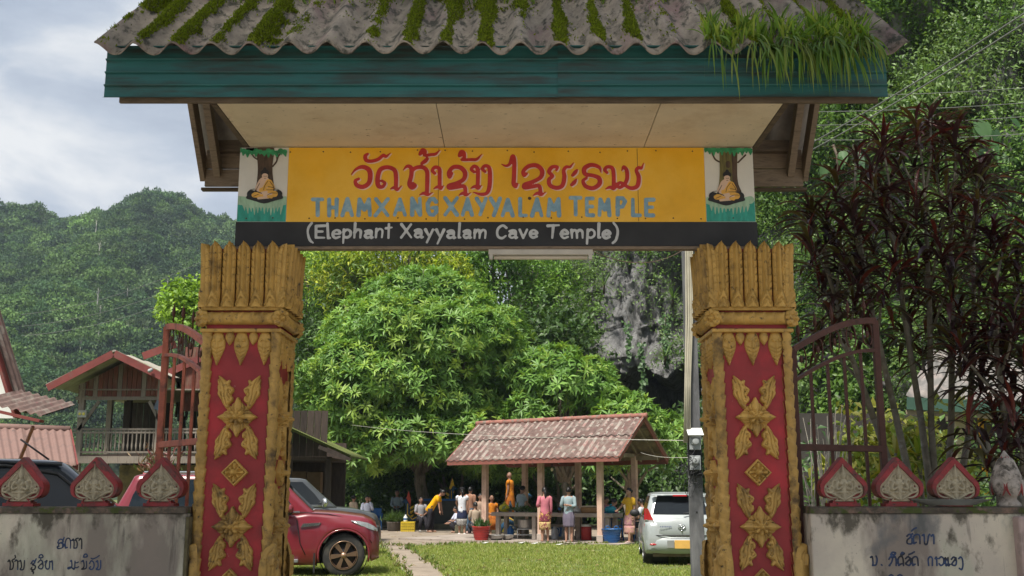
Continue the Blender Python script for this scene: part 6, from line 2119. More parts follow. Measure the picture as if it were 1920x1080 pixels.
# tree added above the camera, out of view, to keep the sun off the gate
def shade_tree():
	r = np.random.default_rng(81)
	base = Vector((-6.5, -3.0, 0))
	t = thing('added_shade_tree', 'broad tree added outside the view to shade the gate', 'tree', base)
	lob = []
	for ix in range(8):
		for iy in range(4):
			lob.append((np.array([-8.6 + ix * 1.72 + r.normal(0, .3), 0.6 + iy * 1.7 + r.normal(0, .3), 11.5 + r.normal(0, .7)]), r.uniform(1.3, 1.7)))
	P, N = whorl_points(r, lob, 12)
	A = Fol()
	A.add(*clumps(P, N, np.full(len(P), .6), 11, np.full(len(P), .40), G_MID, r, .5))
	link_w('crown', A.mesh('crown'), t)
	mb = MB()
	f = Vector((-5.0, -1.0, 6.0))
	mb.tube([base, base.lerp(f, .5) + Vector((-.2, 0, 0)), f], [.45, .36, .32], 12)
	branches(mb, base, f, lob[::2], r, .16, 6)
	mb.build('trunk', M_BARK, t)
shade_tree()
# ---------------------------------------------------------------- open pavilion
M_PPOST = mat('pink_wash_post', (0.58, 0.39, 0.30), rough=.85, var=.12, scale=4, second=(.36, .22, .17), smask=(.52, .7), sscale=3, third=(.2, .15, .12), tmask=(.66, .74), tscale=9)
M_TILE = mat('red_corrugated_tile', (0.125, 0.080, 0.068), rough=.9, var=.3, scale=5, second=(.19, .155, .13), smask=(.50, .62), sscale=3.2, third=(.15, .06, .06), tmask=(.60, .68), tscale=6, objvar=.12)
M_TILEC = mat('lichen_on_tile', (0.27, 0.24, 0.205), rough=.95, var=.25, scale=8, second=(.27, .16, .14), smask=(.46, .60), sscale=7)
M_RIDGET = mat('red_ridge_tile', (0.30, 0.13, 0.10), rough=.9, var=.3, scale=7, second=(.2, .16, .13), smask=(.5, .62), sscale=6)
M_BARGE = mat('red_brown_board', (0.24, 0.085, 0.065), rough=.7, var=.2, scale=4, second=(.14, .06, .05), smask=(.55, .68), sscale=4)
M_RAFT = mat('roof_timber', (0.26, 0.21, 0.14), rough=.85, var=.3, scale=4)
M_TABLE = mat('concrete_table', (0.40, 0.34, 0.29), rough=.85, var=.2, scale=4, second=(.22, .18, .15), smask=(.54, .68), sscale=4)
pav = thing('open_pavilion', 'open pavilion with red corrugated tile roof on pinkish posts', 'pavilion', PV0 + Vector((0, 0, .06)))
EZ, RZP = 2.46, 3.68
WF, WB, WC = -.60, 3.10, 1.25
UR, UL = -.88, 4.90
def pav_sag(u): return -.05 * max(0, u) / 4.9
for w in (0.0, 2.5):
	for u in (0, 1.95, 3.90):
		o = MB()
		p = pv(u, w, 0)
		R = Matrix.Rotation(-TH, 3, 'Z')
		o.box(p + Vector((0, 0, .06 + (2.52) / 2)), (.165, .165, 2.52), R)
		o.build('post', M_PPOST, pav, bevel=.012)
		MB().box(p + Vector((0, 0, .16)), (.20, .20, .2), R).build('post_foot', M_TABLE, pav, bevel=.01)
def pav_sheet(u0, u1, t0, t1, back, seed, lift):
	pitch = .232
	nu = max(8, int((u1 - u0) / pitch * 8)); nt = 14
	V, F, MI = [], [], []
	r = random.Random(seed)
	for lay in (0, 1):
		for j in range(nt + 1):
			t = t0 + (t1 - t0) * j / nt
			for i in range(nu + 1):
				u = u0 + (u1 - u0) * i / nu
				ph = 2 * math.pi * u / pitch
				h = .045 * (.5 + .5 * math.cos(ph)) ** 1.2 + lift * (1 - j / nt) + .006 * mnoise.noise((u * 3, t * 5, seed))
				w = (WF + (WC - WF) * t) if not back else (WB + (WC - WB) * t)
				z = EZ + (RZP - EZ) * t + h - lay * .012 + pav_sag(u)
				V.append(tuple(pv(u, w + (.012 * mnoise.noise((u * 20, seed, 1)) if j == 0 else 0), z)))
	n1 = (nu + 1) * (nt + 1)
	for lay in (0, 1):
		for j in range(nt):
			for i in range(nu):
				a = lay * n1 + j * (nu + 1) + i
				q = (a, a + 1, a + nu + 2, a + nu + 1)
				F.append(q if (lay == 0) == back else q[::-1])
				uu = u0 + (u1 - u0) * (i + .5) / nu
				cr = .5 + .5 * math.cos(2 * math.pi * uu / pitch)
				tt = t0 + (t1 - t0) * (j + .5) / nt
				MI.append(2 if lay else (1 if cr > .62 and mnoise.noise((uu * 5, tt * 16, 4)) + .6 * mnoise.noise((uu * 1.1, tt * 3, 4)) > -.05 else 0))
	for i in range(nu):
		F.append((i, n1 + i, n1 + i + 1, i + 1)); MI.append(0)
	for j in range(nt):
		for i in (0, nu):
			a = j * (nu + 1) + i
			F.append((a, a + nu + 1, n1 + a + nu + 1, n1 + a)); MI.append(0)
	link_w('roof_sheet', np_mesh('roof_sheet', V, F, [M_TILE, M_TILEC, M_RAFT], smooth=True, midx=MI), pav)
cuts = [UR - .05, .35, 1.5, 2.66, 3.8, UL + .05]
for back in (False, True):
	for i in range(5):
		pav_sheet(cuts[i], cuts[i + 1] + .03, -.02, .54, back, i + 7 * back, .0)
		pav_sheet(cuts[i], cuts[i + 1] + .03, .49, 1.0, back, i + 20 + 7 * back, .035)
n = 12
for i in range(n):
	u0, u1 = UR - .08 + (UL - UR + .16) * i / n, UR - .08 + (UL - UR + .16) * (i + 1) / n
	a, b = pv(u0 - .02, WC, RZP + .035 + pav_sag(u0)), pv(u1 + .03, WC, RZP + .03 + pav_sag(u1))
	MB().tube([a, a.lerp(b, .1), b], [.095, .082, .08], 8).build('ridge_tile', M_RIDGET, pav)
def pbar(a, b, w, h, m, nm):
	MB().bar(a, b, w, h).build(nm, m, pav, bevel=.004)
pbar(pv(UR, WF - .01, EZ - .06), pv(UL, WF - .01, EZ - .11), .03, .15, M_BARGE, 'eave_board')
pbar(pv(UR, WB + .01, EZ - .06), pv(UL, WB + .01, EZ - .11), .03, .15, M_BARGE, 'eave_board')
for u in (UR, UL):
	for w in (WF, WB):
		pbar(pv(u, w, EZ - .05 + pav_sag(u)), pv(u, WC, RZP - .03 + pav_sag(u)), .035, .16, M_BARGE, 'barge_board')
for w, z in ((0, EZ + .05), (2.5, EZ + .05), (WC, RZP - .15)):
	pbar(pv(UR + .1, w, z), pv(UL - .1, w, z - .04), .08, .13, M_RAFT, 'beam')
for u in (0, 1.95, 3.9):
	pbar(pv(u, 0, EZ + .12), pv(u, 2.5, EZ + .12), .07, .12, M_RAFT, 'tie_beam')
for u in (UR + .3, .0, .98, 1.95, 2.9, 3.9, UL - .3):
	for w in (WF + .05, WB - .05):
		pbar(pv(u, w, EZ - .04 + pav_sag(u)), pv(u, WC, RZP - .09 + pav_sag(u)), .05, .08, M_RAFT, 'rafter')
for t in (.2, .5, .8):
	for w0 in (WF, WB):
		w = w0 + (WC - w0) * t
		pbar(pv(UR + .05, w, EZ + (RZP - EZ) * t - .05), pv(UL - .05, w, EZ + (RZP - EZ) * t - .1), .05, .05, M_RAFT, 'purlin')
bulb = thing('hanging_bulb', 'bare bulb hanging under the pavilion eave', 'bulb', at(1035, 880, 31.6))
pb = at(1035, 880, 31.6)
MB().ball(pb, .045, 8, sc=(1, 1, 1.3)).build('glass_bulb', mat('bulb_glass', (.7, .62, .45), rough=.2, var=.05), bulb)
MB().tube([pb + Vector((0, 0, .05)), pb + Vector((0, 0, .16))], .02, 6).tube([pb + Vector((0, 0, .1)), pb + Vector((0, 0, .5))], .005, 4).build('cord', mat('black_plastic', (.02, .02, .022), rough=.5), bulb)
# long concrete table
tab = thing('long_table', 'long concrete table between the pavilion posts', 'table', pv(1.9, .85, .06))
R30 = Matrix.Rotation(-TH, 3, 'Z')
MB().box(pv(1.91, .85, .80), (4.14, .72, .115), R30).build('table_top', M_TABLE, tab, bevel=.012)
for u in (.05, 1.25, 2.5, 3.78):
	for w in (.6, 1.1):
		MB().box(pv(u, w, .06 + .341), (.13, .13, .682), R30).build('leg', M_TABLE, tab, bevel=.01)
ben = thing('low_bench', 'low concrete bench behind the long table', 'bench', pv(1.6, 1.6, .06))
MB().box(pv(1.9, 1.62, .44), (3.6, .34, .07), R30).build('seat', M_TABLE, ben, bevel=.01)
for u in (.4, 1.9, 3.4):
	MB().box(pv(u, 1.62, .06 + .17), (.12, .26, .345), R30).build('leg', M_TABLE, ben)
# ---------------------------------------------------------------- utility pole and wires
M_POLE = mat('pole_concrete', (0.115, 0.115, 0.12), rough=.9, var=.25, scale=3, stretch=(2, 2, .6), second=(.17, .17, .175), smask=(.5, .68), sscale=3, third=(.30, .30, .30), tmask=(.70, .74), tscale=12, bump=.2)
M_CABLE = mat('cream_conduit', (0.42, 0.39, 0.30), rough=.6, var=.12)
M_BLK = mat('black_plastic', (.02, .02, .022), rough=.5)
M_MET = mat('meter_grey', (0.34, 0.36, 0.36), rough=.5, var=.1)
M_WHITE = mat('white_paint', (0.68, 0.68, 0.66), rough=.5, var=.06)
PY = 15.0
pb_, pt_ = at(1309.5, 1080, PY), at(1299, 470, PY)
pole = thing('utility_pole', 'square concrete utility pole with electricity meters beside the right pillar', 'pole', (pb_.x, PY, 0))
pxm = pb_.x
MB().box((pxm, PY, 4.5), (.185, .185, 9.0), taper=.80).build('shaft', M_POLE, pole, bevel=.012)
hl = MB()
for py in (545, 575, 660, 960, 880):
	p = at(1305, py, PY - .1)
	hl.tube([(pxm - .01, PY - .097, p.z), (pxm - .01, PY - .08, p.z)], .012, 8)
hl.build('bolt_holes', M_BLK, pole)['kind'] = 'stuff'
for py0, h in ((832, .17), (868, .2)):
	p = at(1304, py0, PY - .16)
	MB().box((p.x - .01, PY - .17, p.z), (.15, .10, h)).box((p.x - .01, PY - .225, p.z + .03), (.11, .03, h * .45)).lathe([(.05, 0), (.045, .03)], 12, (p.x - .01, PY - .235, p.z + .03), R=Matrix.Rotation(math.pi / 2, 3, 'X')).build('meter', M_MET, pole, bevel=.006)
p = at(1302, 810, PY - .16)
MB().box((p.x, PY - .2, p.z), (.22, .2, .015), Matrix.Rotation(rad(32), 3, 'X')).box((p.x, PY - .12, p.z - .05), (.2, .03, .12)).build('meter_hood', M_WHITE, pole)
MB().box((p.x, PY - .115, p.z - .30), (.19, .02, .62)).build('meter_board', M_BLK, pole)
rr = random.Random(8)
cb = MB()
top0 = at(1289, 300, PY - .05)
for k in range(4):
	dx = -.035 * k
	pts_ = [at(1285 + k * 4, 300, PY - .13), at(1286 + k * 4, 470, PY - .13), at(1287 + k * 3.6, 600, PY - .13) + Vector((.01 * math.sin(k), 0, 0)), at(1285 + k * 3, 720, PY - .14), at(1283 + k * 3.4, 830, PY - .15)]
	cb.tube([tuple(q) for q in pts_], .0135 if k != 1 else .018, 6)
cb.build('cable_bundle', M_CABLE, pole)
tg = MB()
c = at(1298, 880, PY - .2)
for k in range(20):
	P = []
	q = c + Vector((rr.uniform(-.10, .06), rr.uniform(-.06, .02), rr.uniform(-.15, .18)))
	P.append(q)
	for j in range(5):
		q = q + Vector((rr.uniform(-.09, .09), rr.uniform(-.03, .03), rr.uniform(-.14, .10)))
		P.append(q)
	tg.tube([tuple(a) for a in spline(P, 4)], .0045, 4)
tg.tube([tuple(at(1294, 300, PY - .12)), tuple(at(1298, 560, PY - .12)), tuple(at(1290, 850, PY - .16))], .007, 5)
tg.build('tangled_wires', M_BLK, pole)['kind'] = 'stuff'
def wire(name, label, a, b, sag, r, m, cat='wire', group=None, n=16):
	a, b = Vector(a), Vector(b)
	P = [a.lerp(b, i / n) - Vector((0, 0, sag * 4 * (i / n) * (1 - i / n))) for i in range(n + 1)]
	o = MB().tube(P, r, 5).build(name, m)
	return setp(o, label, cat, group)
M_WIRE = mat('grey_wire', (0.16, 0.165, 0.16), rough=.6, var=.2)
for i, (y0, y1) in enumerate(((176, 158), (205, 186), (230, 212), (256, 246))):
	wire('overhead_wire', ['topmost thin wire crossing the creepers right of the roof', 'second thin wire down crossing the creepers right of the roof', 'third thin wire down crossing the creepers right of the roof', 'lowest thin wire passing behind the purple cordyline crown'][i], at(1380, y0 + 4, 23), at(2050, y1 - 4, 22), .12, .009, M_WIRE, group='overhead wires at right')
wire('overhead_cable', 'upper thick cable slanting up to the right edge of the view', at(1420, 322, 20), at(2010, -34, 12.5), .1, .012, M_WIRE, group='thick cables at right')
wire('overhead_cable', 'lower thick cable slanting up to the right edge of the view', at(1420, 334, 20), at(2010, -14, 12.5), .1, .012, M_WIRE, group='thick cables at right')
for i, (y0, y1) in enumerate(((590, 432), (612, 463), (630, 487))):
	wire('valley_wire', ['highest faint wire crossing the far hill', 'middle faint wire crossing the far hill', 'lowest faint wire crossing the far hill'][i], at(40, y0, 70), at(520, y1 - 20, 70), 1.2, .016, M_WIRE, group='faint wires before the hill')
wire('slack_rope', 'pale rope strung from the domed tree across the pavilion roof to the pole', at(660, 797, 38), at(1288, 826, 15.2), .1, .005, mat('pale_rope', (.5, .48, .42), rough=.8), 'rope')
wire('slack_line', 'thin line drooping below the name board to the pole', at(1110, 470, 12), at(1300, 455, 14.8), .22, .006, mat('brown_wire', (.12, .08, .05), rough=.7), 'wire')
wire('service_wire', 'pale wire from the pavilion gable to the meter pole', at(1200, 848, 31.6), at(1290, 858, 15.0), .05, .005, mat('pale_rope', (.5, .48, .42), rough=.8), 'wire')
# ---------------------------------------------------------------- wooden house with balcony at left
M_PLR = mat('red_stained_plank', (0.17, 0.060, 0.042), rough=.85, var=.35, scale=4, stretch=(4, 4, .7), second=(.19, .13, .09), smask=(.50, .66), sscale=3, objvar=.25)
M_PLG = mat('grey_old_plank', (0.25, 0.21, 0.175), rough=.9, var=.3, scale=4, stretch=(4, 4, .7), second=(.13, .10, .08), smask=(.5, .66), sscale=4, objvar=.2)
M_PLD = mat('shade_darkened_plank', (0.050, 0.036, 0.028), rough=.9, var=.35, scale=4, stretch=(4, 4, .7), objvar=.3)  # dark wood, darkened further to stand in for the tree's shadow
M_PALEROOF = mat('pale_mossy_sheet', (0.36, 0.33, 0.28), rough=.9, var=.25, scale=3, second=(.16, .18, .06), smask=(.54, .66), sscale=2)
M_OCHREW = mat('ochre_plaster', (0.30, 0.22, 0.12), rough=.9, var=.2, scale=2, second=(.15, .11, .07), smask=(.5, .66), sscale=2)
HYF = 30.0
house = thing('wooden_house', 'old red stained wooden house with a railed balcony left of the gate', 'house', at(215, 870, HYF + 2).xy.to_3d())
def h_(px, py, dy=0): return at(px, py, HYF + dy)
def hb(a, b, w, h, m, nm, up=(0, 0, 1), root=house):
	return MB().bar(a, b, w, h, up).build(nm, m, root)
ap, le, re_ = h_(214, 660, -.9), h_(90, 724, -.9), h_(304, 703, -.9)
def hroof(a, b, depth, m1, nm='roof_slope', root=house, th=.05, pitch=.2, n=40):
	a, b = Vector(a), Vector(b)
	V, F = [], []
	ny = int(depth / .5)
	d = b - a
	up = Vector((-d.z, 0, d.x)).normalized()
	if up.z < 0: up = -up
	for lay in (0, 1):
		for j in range(ny + 1):
			for i in range(n + 1):
				y = depth * i / n
				p = a + d * (j / ny) + Vector((0, y, 0)) + up * ((.02 * math.cos(2 * math.pi * y / pitch)) - lay * th)
				V.append(tuple(p))
	n1 = (n + 1) * (ny + 1)
	for lay in (0, 1):
		for j in range(ny):
			for i in range(n):
				q = lay * n1 + j * (n + 1) + i
				F.append((q, q + 1, q + n + 2, q + n + 1))
	for j in range(ny):
		q = j * (n + 1); F.append((q, q + n + 1, n1 + q + n + 1, n1 + q))
	link_w(nm, np_mesh(nm, V, F, m1), root)
hroof(ap + Vector((0, 0, .05)), le + Vector((-.06, 0, .04)), 7.0, M_PALEROOF)
hroof(ap + Vector((0, 0, .05)), re_ + Vector((.05, 0, .04)), 7.0, M_PALEROOF)
M_REDB = mat('red_barge_board', (0.17, 0.038, 0.032), rough=.7, var=.2, scale=3, second=(.16, .06, .05), smask=(.55, .68), sscale=4)
hb(ap + Vector((-.02, -.03, -.05)), le + Vector((0, -.03, -.05)), .035, .20, M_REDB, 'barge_board')
hb(ap + Vector((.02, -.03, -.05)), re_ + Vector((0, -.03, -.05)), .035, .20, M_REDB, 'barge_board')
w2a, w2b = h_(300, 706, .6), h_(420, 652, .6)
hb(w2a, w2b, .035, .20, M_REDB, 'barge_board')
hroof(w2b + Vector((0, 0.05, .06)), w2a + Vector((0, .05, .06)), 5, M_PALEROOF)
w3a, w3b = h_(268, 668, 5), h_(330, 645, 5)
hb(w3a, w3b, .04, .25, M_REDB, 'barge_board')
# gable wall of upright planks
x0, x1 = h_(150, 700).x, h_(303, 700).x
zt0 = h_(150, 745).z
npl = 17
def gable_top(x):
	if x < ap.x: return ap.z + (le.z - ap.z) * (ap.x - x) / (ap.x - le.x) - .16
	return ap.z + (re_.z - ap.z) * (x - ap.x) / (re_.x - ap.x) - .16
for i in range(npl):
	xa, xb = x0 + (x1 - x0) * i / npl, x0 + (x1 - x0) * (i + 1) / npl - .012
	zb = zt0 + .10 * (1 - math.sin(math.pi * (i + .5) / npl) ** .5)
	yy = HYF + .006 * (i % 3)
	zb = zb - (.25 if i in (0, npl - 1) else 0)
	V = [(xa, yy, zb), (xb, yy, zb), (xb, yy, gable_top(xb)), (xa, yy, gable_top(xa))]
	MB().add(V + [(a, b + .025, c) for a, b, c in V], [(0, 1, 2, 3), (7, 6, 5, 4), (0, 4, 5, 1), (1, 5, 6, 2), (2, 6, 7, 3), (3, 7, 4, 0)]).build('plank', M_PLR if i % 5 != 3 else M_PLG, house)
zc_ = h_(200, 748).z
hb((x0 - .05, HYF - .02, zt0 - .03), (x1 + .1, HYF - .02, zt0 - .03), .04, .10, M_PLG, 'lintel')
hb(h_(148, 800, -.02) + Vector((0, 0, -.1)), h_(186, 752, -.02), .05, .09, M_PLG, 'brace')
hb(h_(302, 795, -.02), h_(280, 752, -.02), .05, .09, M_PLG, 'brace')
zfl, zrt, zrb = h_(200, 862).z, h_(200, 805).z, h_(200, 848).z
xr1 = h_(410, 800).x
for px in (150, 297):
	p = h_(px, 800)
	hb((p.x, HYF + .03, .1), (p.x, HYF + .03, gable_top(min(max(p.x, x0), x1))), .15, .15, M_PLG, 'post', (1, 0, 0))
for px in (204, 240, 380):
	p = h_(px, 800, 2.6)
	hb((p.x, HYF + 2.6, .1), (p.x, HYF + 2.6, zt0 + .5), .15, .15, M_PLG if px == 204 else M_PLD, 'post', (1, 0, 0))
hb((x0 - .1, HYF, zfl), (xr1, HYF, zfl), .10, .20, M_PLG, 'floor_beam')
hb((x0 - .05, HYF, zrt), (xr1, HYF, zrt), .07, .06, M_PLG, 'rail')
hb((x0 - .05, HYF, zrt - .09), (xr1, HYF, zrt - .09), .05, .05, M_PLG, 'rail')
hb((x0 - .05, HYF, zrb), (xr1, HYF, zrb), .06, .06, M_PLG, 'rail')
nb_ = 34
bm_ = MB().lathe([(.018, 0), (.020, .1), (.034, .2), (.018, .3), (.024, .5), (.018, (zrt - zrb))], 6).mesh('baluster', M_PLG)
for i in range(nb_):
	link('baluster', bm_, house, Vector((x0 + .08 + (xr1 - x0) * i / nb_, HYF, zrb)) - house.location)
for i in range(9):
	MB().box(((x0 + xr1) / 2, HYF + .2 + i * .5, zfl + .13), (xr1 - x0, .48, .05)).build('floor_board', M_PLD, house)
MB().box(((x0 + xr1) / 2, HYF + 2.4, zt0 + .22), (xr1 - x0, 4.9, .04)).build('ceiling_board', M_PLG, house)
nbw = 20
for i in range(nbw):
	xa = x0 - .3 + (xr1 - x0 + .3) * i / nbw; wd = (xr1 - x0 + .3) / nbw
	if 7 <= i <= 9: continue
	MB().box((xa + wd / 2, HYF + 4.4 + .006 * (i % 2), (zfl + zt0) / 2 + .1), (wd - .015, .03, zt0 - zfl + .4)).build('wall_plank', M_PLD, house)
MB().box((xr1 - .6, HYF + 2.2, (zfl + zt0) / 2 + .3), (.04, 4.0, zt0 - zfl + .6)).build('side_wall', M_PLR, house)
MB().box((xr1 + .0, HYF + .7, zt0 + .6), (2.6, .04, 1.9)).build('wing_gable_board', M_PLR, house)
MB().box(((x0 + xr1) / 2 + .4, HYF + 1.9, zfl / 2 - .05), (xr1 - x0 - .5, .1, zfl - .12)).build('ground_wall', M_OCHREW, house)
MB().box(((x0 + xr1) / 2 - .2, HYF + 1.83, zfl - .75), (1.1, .03, .5)).build('dark_opening_panel', M_BLK, house)  # flat black panel paints the dark of an opening on the wall
# floodlights and panel on the posts
fl = MB()
p = h_(154, 776, -.15)
fl.box(p, (.25, .06, .2)).build('floodlight', mat('flood_grey', (.4, .4, .36), rough=.5), house)
fb = MB()
for s_ in (-.055, .055):
	fb.lathe([(.045, 0), (.03, .02)], 10, p + Vector((s_, -.032, 0)), R=Matrix.Rotation(math.pi / 2, 3, 'X'))
fb.build('lens', mat('lens_yellow', (.75, .65, .15), rough=.3), house)
p = h_(296, 760, -.15)
MB().box(p, (.16, .03, .26), Matrix.Rotation(.3, 3, 'Y')).build('solar_panel', mat('panel_blue', (.12, .15, .2), rough=.3), house)
p = h_(284, 693, -1.0)
MB().tube([p, p + Vector((0, -.14, -.05))], .05, 8).ball(p + Vector((0, -.15, -.05)), .055, 8).build('camera_pod', M_MET, house)
# red sheet roofed shed and buildings at the left edge
M_REDSHEET = mat('faded_red_sheet_roof', (0.20, 0.120, 0.10), rough=.85, var=.15, scale=2, second=(.16, .10, .085), smask=(.5, .66), sscale=2, third=(.11, .075, .065), tmask=(.6, .7), tscale=6, tstretch=(1, .3, 1))
shed = thing('red_roofed_shed', 'low shed with faded red corrugated roof at the left edge', 'shed', (at(60, 850, 25).x, 25, 0))
def slope_sheet(root, a, b, c, d, m, pitch, nm='roof_sheet', amp=.025, th=.02):
	"""a-b lower edge, d-c upper edge"""
	a, b, c, d = map(Vector, (a, b, c, d))
	L = (b - a).length
	nu, nv = int(L / pitch * 6), 8
	nrm = (b - a).cross(d - a).normalized()
	if nrm.z < 0: nrm = -nrm
	V, F = [], []
	for lay in (0, 1):
		for j in range(nv + 1):
			for i in range(nu + 1):
				u = i / nu
				p = a.lerp(b, u).lerp(d.lerp(c, u), j / nv)
				V.append(tuple(p + nrm * (amp * math.cos(2 * math.pi * u * L / pitch) - lay * th)))
	n1 = (nu + 1) * (nv + 1)
	for lay in (0, 1):
		for j in range(nv):
			for i in range(nu):
				q = lay * n1 + j * (nu + 1) + i
				F.append((q, q + 1, q + nu + 2, q + nu + 1))
	for i in range(nu): F.append((i, n1 + i, n1 + i + 1, i + 1))
	return link_w(nm, np_mesh(nm, V, F, m, smooth=True), root)
A_, B_ = at(-130, 876, 23.5), at(143, 872, 24.5)
C_, D_ = at(131, 806, 27.5), at(-140, 796, 27)
for i in range(3):
	f0, f1 = i / 3, (i + 1) / 3
	slope_sheet(shed, A_.lerp(B_, f0), A_.lerp(B_, f1), D_.lerp(C_, f1), D_.lerp(C_, f0) , M_REDSHEET, .16)
MB().bar(A_ + Vector((0, .05, -.09)), B_ + Vector((0, .05, -.09)), .04, .16).build('eave_board', M_REDB, shed)
MB().bar(B_ + Vector((0.02, .02, -.05)), C_ + Vector((.02, 0, -.05)), .04, .14).build('barge_board', M_REDB, shed)
MB().box(((A_.x + B_.x) / 2, 25.4, 1.0), (abs(B_.x - A_.x) - .2, .1, 1.95)).build('wall', M_OCHREW, shed)
MB().tube([D_.lerp(C_, 0), D_.lerp(C_, .5), C_], .10, 8).build('ridge_cap', M_REDSHEET, shed)
bld = thing('white_gabled_building', 'white building with red barge board cut by the left edge', 'house', (at(-60, 850, 21).x, 21, 0))
ea, eb = at(-60, 480, 20.5), at(33, 783, 20.5)
MB().bar(ea, eb, .06, .26, (0, 1, 0)).build('barge_board', M_REDB, bld)
MB().add([tuple(ea + Vector((-.05, .2, 0))), tuple(eb + Vector((-.05, .2, 0))), (eb.x - 3, 20.7, eb.z), (ea.x - 3, 20.7, ea.z)], [(0, 1, 2, 3)]).build('gable_wall', M_WHITE, bld)
MB().box((eb.x - 2.4, 21.0, eb.z / 2), (3.2, .5, eb.z - .05)).build('wall', M_WHITE, bld)
slope_sheet(bld, eb + Vector((.05, -.05, .12)), eb + Vector((.05, .5, .12)), ea + Vector((.05, .5, .12)), ea + Vector((.05, -.05, .12)), M_TILE, .2)
q0, q1 = at(-40, 763, 19.2), at(78, 790, 19.2)
MB().bar(q0, q1, .05, .20, (0, 1, 0)).build('porch_eave_board', M_REDB, bld)
slope_sheet(bld, q0 + Vector((0, 0, .12)), q1 + Vector((0, 0, .12)), q1 + Vector((-.05, 1.6, .45)), q0 + Vector((0, 1.6, .45)), M_TILE, .18, 'porch_roof_sheet')
MB().bar(at(62, 800, 19.3), at(22, 900, 20.2), .05, .05).build('strut', M_BARGE, bld)
# dark shed behind the left pillar
dsh = thing('dark_shed', 'dark plank shed with a low mossy eave behind the left pillar', 'shed', (at(580, 930, 30).x, 30, 0))
xa, xb = at(430, 850, 30).x, at(613, 850, 30).x
zb_, zt_ = at(580, 856, 30).z, at(580, 770, 30).z
nd = 14
for i in range(nd):
	wd = (xb - xa) / nd
	MB().box((xa + wd * (i + .5), 30 + .006 * (i % 2), (zb_ + zt_) / 2), (wd - .012, .03, zt_ - zb_)).build('plank', M_PLD, dsh)
for px in (614, 540, 470):
	p = at(px, 930, 30.2)
	MB().box((p.x, 30.2, zb_ / 2), (.16, .16, zb_)).build('post', M_PLD, dsh)
MB().box(((xa + xb) / 2, 33.5, 1.5), (xb - xa, .08, 3.0)).build('rear_wall', M_PLD, dsh)
MB().box((xa, 31.8, 1.5), (.08, 3.4, 3.0)).build('side_wall', M_PLD, dsh)
MB().box(((xa + xb) / 2, 31.8, zb_ - .05), (xb - xa, 3.5, .08)).build('loft_floor', M_PLD, dsh)
e0, e1 = at(598, 838, 29.2), at(658, 862, 29.2)
M_MOSSEAVE = mat('mossy_eave', (.10, .12, .03), rough=1, var=.5, scale=8)
MB().bar(e0, e1, .10, .16, (0, 1, 0)).build('eave_beam', M_PLD, dsh)
slope_sheet(dsh, e1 + Vector((0, -.1, .10)), e1 + Vector((0, 3.6, .10)), e0 + Vector((-1.8, 3.6, .95)), e0 + Vector((-1.8, -.1, .95)), M_MOSSEAVE, .2)
for i, (px, py, w, h) in enumerate(((560, 900, .5, .5), (590, 905, .42, .62))):
	p = at(px, py, 32)
	o = MB().box((p.x, 32, p.z), (w, .4, h)).box((p.x, 31.79, p.z), (w * .8, .02, .05)).build('storage_box', mat('brown_carton', (.16, .10, .06), rough=.9, var=.2))
	setp(o, ['squat brown carton stacked in the dark shed', 'taller brown carton at the right end of the dark shed'][i], 'box', 'cartons in the dark shed')
# small hall at the right behind the cordylines
M_TIN = mat('pale_tin_roof', (0.17, 0.16, 0.15), rough=.75, var=.2, scale=3, second=(.26, .22, .2), smask=(.5, .64), sscale=3)
M_GREENF = mat('green_fascia_board', (0.035, 0.085, 0.06), rough=.6, var=.15)
M_CREAM = mat('cream_column', (0.55, 0.47, 0.30), rough=.7, var=.08, scale=2)
M_YFR = mat('yellow_frame', (0.62, 0.33, 0.02), rough=.6, var=.1)
hall = thing('small_hall', 'small hall with pale tin roof and cream column behind the cordylines', 'building', (at(1850, 900, 15).x, 15, 0))
f0, f1 = at(1700, 756, 14.6), at(2080, 775, 13.9)
slope_sheet(hall, f0 + Vector((0, 0, .10)), f1 + Vector((0, 0, .10)), f1 + Vector((0, 2.6, 1.1)), f0 + Vector((1.5, 2.6, 1.1)), M_TIN, .2)
MB().bar(f0, f1, .04, .17).build('fascia_board', M_GREENF, hall)
MB().bar(f0 + Vector((0, .05, -.12)), f1 + Vector((0, .05, -.12)), .05, .06).build('eave_beam', M_RAFT, hall)
p = at(1803, 850, 14.9)
MB().box((p.x, 14.9, f0.z / 2), (.20, .20, f0.z - .1)).box((p.x, 14.9, .3), (.3, .3, .6)).box((p.x, 14.9, f0.z - .18), (.27, .27, .10)).build('column', M_CREAM, hall, bevel=.01)
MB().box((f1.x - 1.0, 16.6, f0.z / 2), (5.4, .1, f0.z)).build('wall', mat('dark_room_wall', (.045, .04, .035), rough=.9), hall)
MB().box((f1.x - .8, 15.4, .45), (4.4, 1.6, .9)).build('floor', M_WHITE, hall)
p = at(1848, 900, 15.2)
q = MB()
for dx in (0, 1.0):
	q.box((p.x + dx, 15.2, 1.75), (.06, .05, 1.65))
q.box((p.x + .5, 15.2, 2.55), (1.06, .05, .07))
q.build('door_frame', M_YFR, hall)
